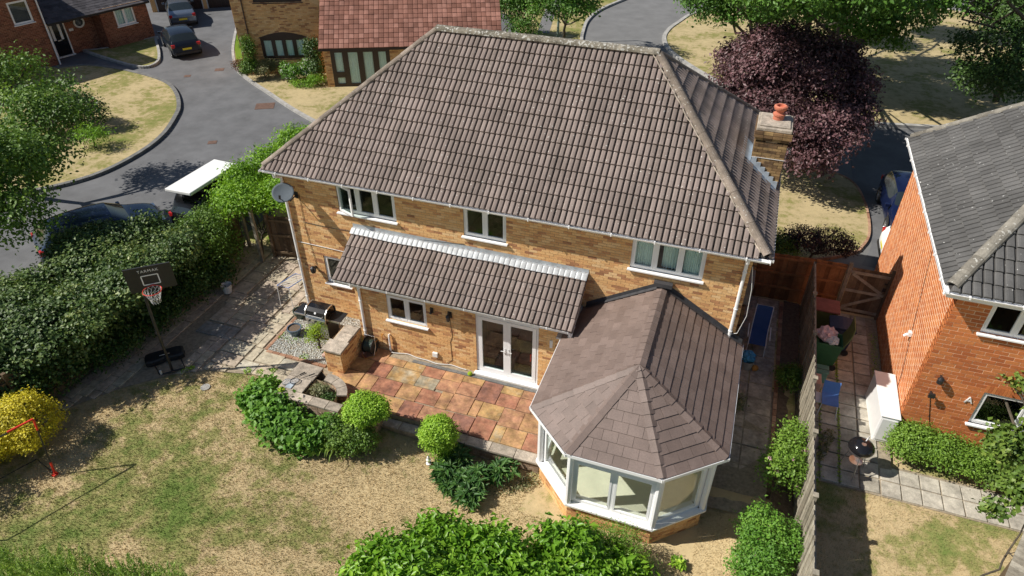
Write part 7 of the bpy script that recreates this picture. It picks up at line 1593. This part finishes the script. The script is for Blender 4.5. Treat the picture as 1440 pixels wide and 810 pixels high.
# golden bush and its neighbour off the left edge
plant('golden_bush', 'rounded bush with golden yellow leaves on the left of the lawn', 'bush', (-3.35, -7.15, -0.05), [(-3.5,-7.2,0.75,0.86,0.86,0.80),(-4.0,-7.9,0.7,0.85,0.85,0.8)], 1900, 12, 0.07, 0.045, 0.75, LF['lf_yellow'], 110, lump=3, shell=0.86, core=0.0, gaps=0.0)
plant('bush', 'dark green shrub just beyond the far left edge', 'bush', (-3.7, -9.1, -0.05), [(-3.75,-9.15,0.7,0.75,0.75,0.8)], 350, 12, 0.1, 0.06, 0.7, LF['lf_dark'], 111)
# beds in front of the patio
plant('leafy_bush', 'dense bright green broad leaved bush in front of the stone planter', 'bush', (1.9, -4.55, -0.1), [(1.15,-4.05,0.15,0.55,0.5,0.5),(1.75,-4.5,0.18,0.65,0.55,0.55),(2.4,-4.75,0.15,0.6,0.55,0.52),(2.95,-4.85,0.1,0.5,0.5,0.45),(3.35,-4.5,0.05,0.4,0.4,0.5)], 900, 8, 0.11, 0.12, 0.75, LF['lf_broad'], 112, shell=0.8, core=0.25, gaps=0.1, zmin=-0.1, lump=4)
plant('ball_bush', 'clipped round green bush on the left, above the stone pier', 'bush', (4.15, -4.2, -0.2), [(*(4.386, -4.095, 0.85),0.52,0.50,0.36)], 1500, 9, 0.05, 0.045, 0.7, LF['lf_box'], 113, lump=4, shell=0.9, gaps=0.0, core=0.2)
plant('bush', 'loose green shrub beneath the left clipped ball bush', 'bush', (4.1, -4.6, -0.2), [(4.05,-4.5,0.2,0.55,0.5,0.5),(4.45,-4.4,0.15,0.4,0.4,0.45)], 550, 9, 0.08, 0.06, 0.6, LF['lf_tree'], 114, core=0.2)
straps('strap_plant', 'clump of long arching strap leaves below the left ball bush', 'plant', (3.711, -4.53, -0.15), 0.5, 0.75, 230, 0.66, 0.05, LF['lf_strap'], 115)
straps('strap_plant', 'smaller tuft of strap leaves against the leafy bush', 'plant', (3.106, -4.533, -0.1), 0.3, 0.5, 80, 0.5, 0.045, LF['lf_strap'], 116)
plant('ball_bush', 'clipped round green bush on the right beside the patio step', 'bush', (6.35, -3.85, -0.4), [(*(6.381, -3.936, 0.52),0.50,0.48,0.42),(*(6.247, -3.686, 0.2),0.36,0.34,0.4)], 1700, 9, 0.05, 0.045, 0.7, LF['lf_box'], 117, lump=4, shell=0.9, gaps=0.0, core=0.2)
plant('bush', 'pale green seedling growth under the right clipped ball bush', 'bush', (6.35, -4.0, -0.4), [(6.42,-4.0,-0.05,0.35,0.25,0.3)], 180, 8, 0.07, 0.05, 0.6, LF['lf_box'], 118)
def rosette_plant(name, label, spots, mat, seed, length=0.22, width=0.26, n=11):
    rng = np.random.default_rng(seed); base = (spots[0][0], spots[0][1], spots[0][2]); root = thing(name, label, 'plant', base)
    P = []; N = []; D = []
    for (x, y, z, r, h) in spots:
        for k in range(int(20*r/0.25)):
            a = rng.uniform(0, 6.28); q = r*math.sqrt(rng.random()); cx, cy, cz = x+q*math.cos(a), y+q*math.sin(a), z+h*(0.55+0.45*rng.random())*(1-(q/r)**2*0.5)
            for j in range(n):
                b = rng.uniform(0, 6.28); up = rng.uniform(-0.35, 0.55); d = np.array([math.cos(b), math.sin(b), up]); P.append(np.array([cx, cy, cz])+d*length*0.55); D.append(d)
                nn = np.array([-math.cos(b)*up, -math.sin(b)*up, 1.0]); N.append(nn/np.linalg.norm(nn))
    P = np.array(P)-np.array(base); me = leaves_mesh('foliage', P, np.array(N), length, width, mat, rng, dirs=np.array(D), fold=0.3); o = bpy.data.objects.new('foliage', me); COL.objects.link(o); o.parent = root
    m = MB()
    for (x, y, z, r, h) in spots: m.tube([(x, y, z), (x+0.02, y, z+h*0.7)], 0.012, 6)
    m.build('stem', M['bark'], root); return root
def zl(px, py): return 0
rosette_plant('peony', 'dark green peony like plant beside the right ball bush', [(6.85,-3.95,-0.42,0.35,0.55),(6.75,-4.35,-0.42,0.35,0.45)], LF['lf_peony'], 119)
rosette_plant('peony', 'low spreading peony like clump closest to the foreground hedge', [(7.1,-4.65,-0.42,0.36,0.42),(7.55,-4.85,-0.42,0.35,0.38),(7.55,-4.35,-0.42,0.38,0.5)], LF['lf_peony'], 120)
rosette_plant('peony', 'rounded leafy plant nearest the patio retaining wall', [(8.1,-3.98,-0.42,0.36,0.52)], LF['lf_peony'], 121)
weeds('ground_cover', 'pale low weeds along the foot of the patio wall', [(8.2+0.1*i, -4.3+0.08*i, 0.22) for i in range(8)]+[(7.9, -4.5, 0.2), (8.7,-4.1,0.15)], 60, 0.05, LF['lf_sage'], 12)
weeds('ground_cover', 'weeds growing round the edge of the stone path and gravel', [(-0.0,-3.15,0.12),(0.35,-3.1,0.12),(0.7,-2.9,0.1),(0.1,-1.5,0.2),(0.25,-1.0,0.15),(0.5,-1.55,0.2),(1.2,-2.1,0.15),(1.75,-1.7,0.15),(-1.75,-3.75,0.15),(-1.6,-3.6,0.08),(1.9,-1.15,0.12)], 60, 0.05, LF['lf_box'], 13, zf=lambda x, y: -0.08)
plant('small_shrub', 'thin leggy shrub in front of the gas barbecue', 'plant', (1.42, -1.62, 0), [(1.45,-1.62,0.45,0.28,0.25,0.45)], 130, 8, 0.08, 0.06, 0.35, LF['lf_lime'], 122)
plant('small_shrub', 'straw coloured dried plant inside the raised planter', 'plant', (2.62, -3.35, 0.18), [(2.58,-3.38,0.30,0.2,0.2,0.14)], 120, 9, 0.05, 0.06, 0.4, LF['lf_sage'], 123)
plant('small_shrub', 'dark low plant inside the raised planter', 'plant', (2.78, -3.52, 0.18), [(2.88,-3.5,0.24,0.2,0.15,0.1)], 100, 9, 0.05, 0.05, 0.5, LF['lf_dark'], 124)
# foreground
def big_leaf_hedge(name, label, base, lobes, n, seed, size=0.15, per=8):
    return plant(name, label, 'hedge', base, lobes, n, per, 0.12, size, 0.46, LF['lf_laurel'], seed, shell=0.80, core=0.35, gaps=0.15, droop=-0.6, fold=0.5, trunk_r=0.05, nlimb=20, flat=0.6)
big_leaf_hedge('laurel_hedge', 'glossy bright green hedge at the bottom, left part', (7.7, -7.8, -0.4), [(7.35,-7.6,0.65,0.9,0.75,0.9),(7.95,-6.9,0.6,0.8,0.6,0.9),(8.1,-7.9,0.8,0.9,0.8,0.95),(7.2,-8.5,0.65,0.95,0.8,0.9)], 1300, 130)
big_leaf_hedge('laurel_hedge', 'glossy bright green hedge at the bottom, middle part', (9.2, -7.3, -0.4), [(9.1,-6.85,0.65,1.0,0.65,0.95),(8.8,-7.8,0.65,1.1,0.8,0.9),(9.9,-7.6,0.6,1.0,0.8,0.9)], 1100, 131)
big_leaf_hedge('laurel_hedge', 'glossy bright green hedge bushing up against the conservatory', (10.8, -6.6, -0.4), [(10.4,-6.25,0.55,0.85,0.6,0.85),(11.3,-6.2,0.3,0.75,0.55,0.8),(10.9,-7.2,0.6,1.0,0.8,0.85)], 1000, 132)
plant('fine_shrub', 'fine leaved feathery green shrub below the conservatory windows', 'shrub', (11.3, -5.5, -0.4), [(11.1,-5.35,0.25,0.65,0.4,0.6),(10.5,-5.3,0.15,0.45,0.35,0.55),(11.6,-5.6,0.2,0.5,0.4,0.55)], 650, 14, 0.11, 0.05, 0.3, LF['lf_rose'], 133, core=0.1)
rosette_plant('small_plant', 'small bright leafed seedling beside the conservatory base', [(12.6,-4.95,-0.42,0.14,0.22)], LF['lf_box'], 134, length=0.12, width=0.5, n=6)
def conifer_sprays(name, label, base, centres, seed, n=60):
    """upright feathery conifer shoots"""
    rng = np.random.default_rng(seed); root = thing(name, label, 'conifer', base); P = []; N = []; D = []; m = MB()
    for (x, y, z, h, r) in [c for b in centres for c in ((b[0], b[1], b[2], b[3], b[4]), (b[0], b[1], b[2]-0.6, b[3], b[4]*1.35), (b[0], b[1], b[2]-1.15, b[3], b[4]*1.5))]:
        for k in range(n):
            a = rng.uniform(0, 6.28); q = r*math.sqrt(rng.random()); p0 = np.array([x+q*math.cos(a), y+q*math.sin(a), z-0.2*rng.random()]); L = h*rng.uniform(0.5, 1.0)*(1-0.5*q/r); ax = np.array([0.35*math.cos(a)*q/r+rng.normal()*0.15, 0.35*math.sin(a)*q/r+rng.normal()*0.15, 1.0]); ax /= np.linalg.norm(ax)
            side = np.cross(ax, rng.normal(size=3)); side /= np.linalg.norm(side); K = int(L/0.022)
            for j in range(K):
                t = j/K; s = 1 if j % 2 else -1; ln = 0.13*(1-t*0.8); d = ax*0.75+side*s*0.65*(1-t*0.5)+rng.normal(size=3)*0.15; d /= np.linalg.norm(d)
                for e in range(3):
                    P.append(p0+ax*L*t+d*ln*(0.25+0.33*e)); D.append(d+rng.normal(size=3)*0.35); nn = np.cross(d, side)+rng.normal(size=3)*0.5; N.append(nn/np.linalg.norm(nn))
        m.tube([(x, y, -0.05), (x, y, z+h*0.3)], [0.03, 0.01], 6)
    me = leaves_mesh('foliage', np.array(P)-np.array(base), np.array(N), 0.055, 0.24, LF['lf_conifer'], rng, dirs=np.array(D), fold=0.2)
    o = bpy.data.objects.new('foliage', me); COL.objects.link(o); o.parent = root; m.build('stem', M['bark'], root); return root
conifer_sprays('conifer', 'feathery bright green conifer tops in the bottom left corner', (0.5,-10.2,-0.05), [(-0.166, -10.627, 1.35, 0.8, 0.38), (0.274, -10.425, 1.4, 0.8, 0.34), (1.007, -10.375, 1.45, 0.85, 0.34), (1.523, -10.226, 1.45, 1.0, 0.32), (1.443, -10.515, 1.45, 0.9, 0.3)], 140, 42)
conifer_sprays('conifer', 'feathery conifer tops right of the bottom left corner', (1.6,-10.2,-0.05), [(2.069, -10.097, 1.4, 0.8, 0.3), (2.499, -9.915, 1.4, 0.75, 0.32), (2.929, -9.827, 1.4, 0.7, 0.3), (3.398, -9.785, 1.4, 0.65, 0.3)], 141, 42)
conifer_sprays('conifer', 'thin scattered conifer tips along the bottom edge', (3.2,-9.8,-0.05), [(3.955, -9.801, 1.4, 0.6, 0.14), (4.333, -9.624, 1.4, 0.5, 0.14), (4.74, -9.527, 1.4, 0.55, 0.12), (5.178, -9.432, 1.4, 0.7, 0.12), (5.659, -9.382, 1.4, 0.8, 0.1)], 142, 16)
conifer_sprays('conifer', 'pale feathery conifer tip at the bottom of the right lawn', (17.5,-4.9,-0.2), [(18.091, -4.511, 0.9, 0.6, 0.22), (17.858, -4.823, 0.9, 0.6, 0.2)], 143, 20)
# shrubs by the long fence
plant('flowering_shrub', 'green shrub with small pink flowers leaning on the fence', 'shrub', (14.6, -2.3, -0.3), [(14.62,-2.0,0.85,0.42,0.45,0.6),(14.55,-2.55,0.7,0.52,0.45,0.65),(14.72,-1.5,0.75,0.32,0.4,0.5)], 520, 11, 0.12, 0.065, 0.6, LF['lf_rose'], 150, extra=('flower', M['flower_pink'], 24, 0.05), core=0.15, gaps=0.4)
plant('round_shrub', 'rounded bright green shrub at the bottom against the fence', 'shrub', (14.35, -4.35, -0.4), [(14.4,-4.2,0.42,0.58,0.55,0.75),(14.3,-4.9,0.3,0.55,0.5,0.7)], 1100, 10, 0.08, 0.06, 0.55, LF['lf_broad'], 151, shell=0.82, core=0.2, gaps=0.1)
plant('small_shrub', 'dim green plant growing at the foot of the fence in the passage', 'shrub', (14.7, 1.3, -0.05), [(14.68,1.3,0.3,0.28,0.4,0.35)], 200, 9, 0.09, 0.07, 0.5, LF['lf_tree'], 152)
plant('small_shrub', 'yellowish weed tuft beside the conservatory gutter in the passage', 'weed', (13.35, 0.2, -0.12), [(13.38,0.2,0.1,0.2,0.25,0.2)], 90, 9, 0.07, 0.05, 0.5, LF['lf_sage'], 153)
weeds('lavender_weeds', 'straggly pale lilac plant beside the kettle barbecue', [(15.55+0.05*i, -0.9+0.17*i, 0.16) for i in range(6)], 50, 0.07, LF['lf_sage'], 14, zf=zfw)
# neighbour's hedge and overhanging maple
plant('low_hedge', 'bright green low hedge along the red brick house wall', 'hedge', (18.2, -0.25, -0.2), [(17.75,-0.12,0.35,0.5,0.42,0.6),(18.35,-0.22,0.35,0.55,0.42,0.58),(18.95,-0.28,0.3,0.55,0.42,0.55),(17.45,-0.2,0.3,0.3,0.35,0.5)], 1500, 11, 0.09, 0.055, 0.6, LF['lf_rose'], 160, shell=0.78, core=0.25, gaps=0.15)
plant('low_hedge', 'darker ragged shrub at the right end of the low hedge', 'shrub', (19.9, -0.5, -0.2), [(19.7,-0.45,0.35,0.55,0.45,0.6),(20.4,-0.5,0.5,0.6,0.5,0.7)], 700, 11, 0.11, 0.07, 0.7, LF['lf_acer'], 161, core=0.2)
plant('maple_tree', 'maple branches with lobed leaves hanging in from the right edge', 'tree', (20.3, -2.6, -0.2), [(*(19.492, 3.202, 2.6),0.42,0.35,0.24),(*(19.554, 3.099, 2.6),0.42,0.35,0.24),(*(19.341, 3.276, 2.6),0.25,0.25,0.16),(*(19.282, 1.486, 2.6),0.46,0.35,0.30),(*(19.468, 1.661, 2.6),0.46,0.35,0.30),(*(19.247, 0.533, 2.6),0.45,0.35,0.30),(*(18.856, -1.424, 2.2),0.46,0.45,0.42),(*(18.804, -2.714, 2.2),0.32,0.35,0.45),(*(18.349, -3.187, 2.0),0.16,0.14,0.12),(*(19.591, -0.63, 2.2),0.3,0.3,0.5),(*(20.014, 4.117, 3.2),0.25,0.25,0.25)], 950, 10, 0.11, 0.10, 0.85, LF['lf_acer'], 162, lump=2, trunk_r=0.07, crown='crown', trunk='trunk', fork=0.5, gaps=0.5, shell=0.4)
m = MB(); rngb = np.random.default_rng(3); limb(m, (18.091, -4.381, 1.2), (18.718, -3.642, 1.4), 0.022, 0.018, rngb, 0.05); limb(m, (18.718, -3.642, 1.4), (19.157, -2.819, 1.6), 0.018, 0.014, rngb, 0.05); limb(m, (18.718, -3.642, 1.4), (18.948, -4.033, 1.5), 0.014, 0.010, rngb, 0.05); limb(m, (18.615, -3.794, 1.4), (18.982, -3.501, 1.5), 0.01, 0.008, rngb, 0.05)
tag(m.build('bare_branch', M['bark'], None), 'forked bare dark branch at the bottom right corner', 'branch')
# front of the houses
plant('broadleaf_tree', 'large green tree filling the upper part of the left edge', 'tree', (-14.4, 2.6, -0.05), [(*(-10.807, -0.039, 3.3),1.7,1.5,1.5),(*(-11.282, 1.951, 4.2),1.3,1.2,0.9),(*(-14.86, 4.097, 4.3),1.3,1.2,0.9),(*(-8.53, -2.145, 3.0),1.3,1.1,1.1),(*(-10.454, 1.158, 3.2),0.9,0.9,0.8),(*(-10.012, -1.747, 4.0),1.8,1.6,1.6),(*(-13.199, 4.735, 4.0),0.6,0.5,0.4)], 1500, 15, 0.24, 0.125, 0.6, LF['lf_tree'], 170, trunk_r=0.14, crown='crown', trunk='trunk', fork=0.4, core=0.25, gaps=0.45)
plant('lawn_bush', 'dense dark round bush on the island lawn beside the tree', 'bush', (-17.6, 8.6, 0), [(-17.8,8.4,0.9,1.15,1.1,1.0),(-18.5,7.6,0.8,1.0,1.0,0.9)], 700, 13, 0.16, 0.10, 0.6, LF['lf_dark'], 171, core=0.3)
plant('small_shrub', 'light green sapling on the island lawn below the round bush', 'shrub', (-15.6, 6.9, 0), [(-15.6,6.9,0.6,0.6,0.55,0.6)], 150, 10, 0.16, 0.09, 0.5, LF['lf_vine'], 172)
plant('climber', 'dark green climber left of the arched window', 'climber', (-13.9, 17.4, -0.05), [(*(-14.183, 16.825, 1.6),0.3,0.3,0.9),(*(-14.198, 16.578, 0.7),0.4,0.4,0.6)], 320, 11, 0.12, 0.09, 0.6, LF['lf_tree'], 173)
plant('climber', 'brownish green climber between window and red tiled wing', 'climber', (-10.6, 18.1, -0.05), [(*(-10.725, 17.794, 1.6),0.42,0.3,0.8),(*(-10.445, 17.597, 0.8),0.4,0.35,0.6)], 320, 11, 0.12, 0.09, 0.6, LF['lf_dark'], 174)
plant('low_shrub', 'rust coloured shrub at the left end of the flower bed', 'shrub', (-14.9, 17.1, 0), [(*(-15.241, 17.373, 0.4),0.5,0.5,0.45)], 260, 10, 0.1, 0.07, 0.5, LF['lf_rust'], 175)
plant('low_shrub', 'pinkish grey shrub in the flower bed under the arched window', 'shrub', (-13.4, 16.6, 0), [(*(-13.564, 17.047, 0.5),0.6,0.5,0.5),(*(-13.375, 17.848, 0.5),0.45,0.45,0.45)], 420, 10, 0.1, 0.07, 0.5, LF['lf_sage'], 176)
plant('flowering_shrub', 'shrub with large white flowers in the far flower bed', 'shrub', (-12.1, 16.9, 0), [(*(-11.967, 17.132, 0.5),0.55,0.5,0.5),(*(-11.48, 17.782, 0.5),0.5,0.5,0.5)], 420, 10, 0.1, 0.085, 0.6, LF['lf_broad'], 177, extra=('flower', M['flower_white'], 50, 0.11))
plant('low_shrub', 'light green low planting at the right end of the flower bed', 'shrub', (-10.8, 16.6, 0), [(*(-10.338, 17.129, 0.3),0.45,0.4,0.35),(*(-10.963, 16.657, 0.15),0.7,0.3,0.2)], 260, 10, 0.1, 0.07, 0.5, LF['lf_vine'], 178)
sheet('lime_groundcover', [(-21.023, 24.186), (-21.133, 24.483), (-19.031, 22.331), (-16.491, 18.964), (-16.732, 18.616), (-18.83, 21.201)], 0.03, M['lf_lime'], kind='stuff')
bpy.data.objects['lime_groundcover']['label'] = 'narrow strip of lime green ground cover beside the driveway'
plant('small_tree', 'small dark green street tree standing behind the roof ridge', 'tree', (0.33, 29.0, -0.05), [(*(0.353, 25.014, 3.0),1.2,1.1,0.9),(*(1.952, 25.272, 3.0),1.0,1.0,0.9),(*(0.904, 25.924, 3.6),1.5,1.3,1.0),(*(2.687, 26.468, 3.0),0.5,0.5,0.5),(*(1.14, 26.233, 5.5),2.2,1.8,1.4)], 900, 12, 0.2, 0.15, 0.6, LF['lf_street'], 180, trunk_r=0.10, crown='crown', trunk='trunk', bark='bark', gaps=0.4)
plant('shrub', 'large bushy shrub beside the red tiled roof of the far house', 'shrub', (-3.2, 25.5, -0.05), [(*(-2.798, 28.185, 1.8),1.3,1.3,1.3),(*(-1.843, 27.181, 1.0),0.9,0.9,0.9),(*(-3.577, 28.523, 2.5),1.3,1.2,1.3),(*(-2.107, 29.351, 2.0),0.8,0.8,0.9)], 700, 12, 0.2, 0.14, 0.5, LF['lf_street'], 181, core=0.3)
plant('plum_tree', 'large purple leaved tree behind the chimney', 'tree', (14.6, 15.6, -0.05), [(*(13.258, 15.288, 4.3),2.0,1.9,1.6),(*(12.132, 15.076, 3.8),1.5,1.4,1.3),(*(14.863, 15.197, 3.8),1.7,1.6,1.5),(*(14.889, 13.38, 2.6),1.5,1.4,1.3),(*(13.254, 13.394, 2.8),1.5,1.4,1.3),(*(15.925, 15.082, 2.8),1.1,1.1,1.1),(*(13.237, 16.937, 4.8),1.3,1.2,0.9),(*(12.318, 16.305, 4.6),1.0,1.0,0.8),(*(15.066, 15.883, 4.6),1.0,1.0,0.9),(*(12.361, 14.344, 2.9),1.2,1.1,1.1),(*(11.408, 17.107, 3.8),0.9,0.9,0.8),(*(14.827, 12.468, 1.8),1.0,1.0,0.9)], 3600, 14, 0.19, 0.13, 0.55, LF['lf_plum'], 182, trunk_r=0.16, crown='crown', trunk='trunk', core=0.4, gaps=0.35, lump=10)
plant('street_tree', 'green tree partly hidden above the left side of the purple tree', 'tree', (12.0, 29.0, -0.05), [(*(9.902, 24.396, 4.0),1.5,1.3,1.1),(*(11.232, 24.247, 4.5),1.6,1.4,1.2),(*(8.995, 23.74, 4.5),1.0,1.0,1.1),(*(12.261, 26.524, 3.2),1.0,1.0,0.8),(*(10.218, 17.223, 7.0),2.4,2.0,1.5)], 1400, 13, 0.24, 0.15, 0.6, LF['lf_street'], 183, trunk_r=0.14, crown='crown', trunk='trunk', core=0.2, gaps=0.45)
plant('street_tree', 'broad green tree behind the top right of the purple tree', 'tree', (17.2, 29.0, -0.05), [(*(14.454, 24.965, 4.5),1.8,1.6,1.3),(*(16.601, 25.398, 4.0),2.0,1.8,1.4),(*(18.648, 26.39, 4.0),1.5,1.5,1.3),(*(16.203, 25.325, 3.0),1.2,1.2,1.0),(*(17.92, 25.932, 3.0),1.1,1.1,1.0),(*(17.385, 26.768, 5.0),2.2,1.8,1.5),(*(14.247, 13.97, 8.0),3.0,2.6,1.8),(*(13.022, 15.817, 7.0),2.4,2.2,1.5),(*(16.643, 16.011, 7.5),2.4,2.2,1.6)], 3000, 13, 0.25, 0.15, 0.6, LF['lf_street'], 184, trunk_r=0.16, crown='crown', trunk='trunk', core=0.25, gaps=0.45)
plant('dark_tree', 'dark tree in the top right corner', 'tree', (24.4, 27.0, -0.05), [(*(22.16, 22.809, 4.0),1.7,1.6,1.5),(*(23.115, 25.331, 5.0),2.2,2.0,1.6),(*(21.943, 21.454, 2.8),1.3,1.3,1.2),(*(22.868, 19.738, 3.5),1.6,1.5,1.4),(*(22.014, 24.941, 5.0),1.2,1.2,1.0),(*(19.381, 18.147, 8.0),2.8,2.6,1.8)], 2000, 13, 0.25, 0.14, 0.6, LF['lf_dark'], 185, trunk_r=0.18, crown='crown', trunk='trunk', core=0.35, gaps=0.3)
plant('street_tree', 'unseen tall tree added to shade the verge from above the top edge', 'tree', (14.3, 26.5, -0.05), [(11.8,32.0,9.2,1.8,1.7,1.0),(15.3,35.1,9.2,1.9,1.7,1.0),(18.6,35.2,9.2,1.9,1.7,1.0),(11.2,27.0,9.2,1.6,1.6,1.0),(14.0,27.9,9.2,1.8,1.7,1.0),(16.5,27.6,9.2,1.7,1.6,1.0),(10.8,21.7,9.2,1.3,1.3,0.9),(12.9,21.9,9.2,1.6,1.6,1.0),(15.1,21.2,9.2,1.6,1.5,1.0),(17.2,23.9,9.2,1.7,1.6,1.0)], 3800, 11, 0.36, 0.27, 0.6, LF['lf_street'], 190, trunk_r=0.2, crown='crown', trunk='trunk', gaps=0.5, shell=0.4, lump=3)  # added out of view; crown lobes placed so their shade lands on the verge
plant('dark_shrub', 'dark purple brown upright shrub behind the orange fence', 'shrub', (15.2, 8.2, -0.05), [(*(14.835, 7.801, 0.9),0.75,0.45,0.65),(*(15.642, 8.084, 0.9),0.65,0.45,0.7),(*(16.268, 8.156, 0.7),0.35,0.3,0.4)], 620, 10, 0.09, 0.07, 0.5, LF['lf_rust'], 186, gaps=0.4)
for o in (bpy.data.objects['dark_shrub'],):
    for c in o.children:
        if c.name.startswith('foliage'): c.data.materials[0] = M['lf_darkplum']
plant('green_shrub', 'green shrub between the house corner and the dark purple shrub', 'shrub', (13.9, 7.9, -0.05), [(*(14.206, 7.686, 0.6),0.6,0.5,0.6)], 320, 10, 0.11, 0.07, 0.5, LF['lf_tree'], 187, core=0.2)
# ================================================================ GRASS BLADES over the near lawns
def grass(name, label, region, n, seed, h=0.045, w=0.006, mat=None):
    rng = np.random.default_rng(seed); rp = random.Random(seed); P = []
    while len(P) < n:
        x = rp.uniform(region[0], region[1]); y = rp.uniform(region[2], region[3])
        if not region[4](x, y): continue
        P.append((x, y, gh(x, y)))
    P = np.array(P); a = rng.uniform(0, 6.283, n); hh = h*rng.uniform(0.4, 1.3, n); ln = rng.uniform(0.2, 1.0, n)*hh
    dx, dy = np.cos(a)*w, np.sin(a)*w; b = rng.uniform(0, 6.283, n)
    V = np.stack([P+np.stack([dx, dy, 0*a], 1), P-np.stack([dx, dy, 0*a], 1), P+np.stack([np.cos(b)*ln, np.sin(b)*ln, hh], 1)], 1).reshape(-1, 3)
    me = bpy.data.meshes.new(name); me.vertices.add(3*n); me.vertices.foreach_set('co', V.astype(np.float32).ravel()); me.loops.add(3*n); me.loops.foreach_set('vertex_index', np.arange(3*n, dtype=np.int32))
    me.polygons.add(n); me.polygons.foreach_set('loop_start', np.arange(0, 3*n, 3, dtype=np.int32)); me.polygons.foreach_set('loop_total', np.full(n, 3, np.int32)); me.update(calc_edges=True)
    g = np.array([greenness(x, y) for x, y, z in P]); at = me.attributes.new('green', 'FLOAT', 'POINT'); at.data.foreach_set('value', np.repeat(g, 3).astype(np.float32))
    me.materials.append(mat or M['lawn']); o = bpy.data.objects.new(name, me); COL.objects.link(o); tag(o, label, 'grass', kind='stuff'); return o
def in_lawn(x, y):
    if x < 12.9:
        if y > -3.62 and x > 1.5 and not (x > 4.6 and y < -3.6): return False
        if y > -2.95: return False
        if x < lawn_edge(y)+0.03 if y < -2.6 else True: return False
        if 8.8 < x and y > -4.75: return False
        return True
    return y < -3.2
grass('grass', 'short dry and green grass of the back lawn', (-4.3, 14.9, -10.5, -2.9, in_lawn), 210000, 5, 0.055)
grass('grass', 'short dry grass of the neighbour\'s lawn', (15.1, 21, -7, -1.65, lambda x, y: True), 36000, 6)
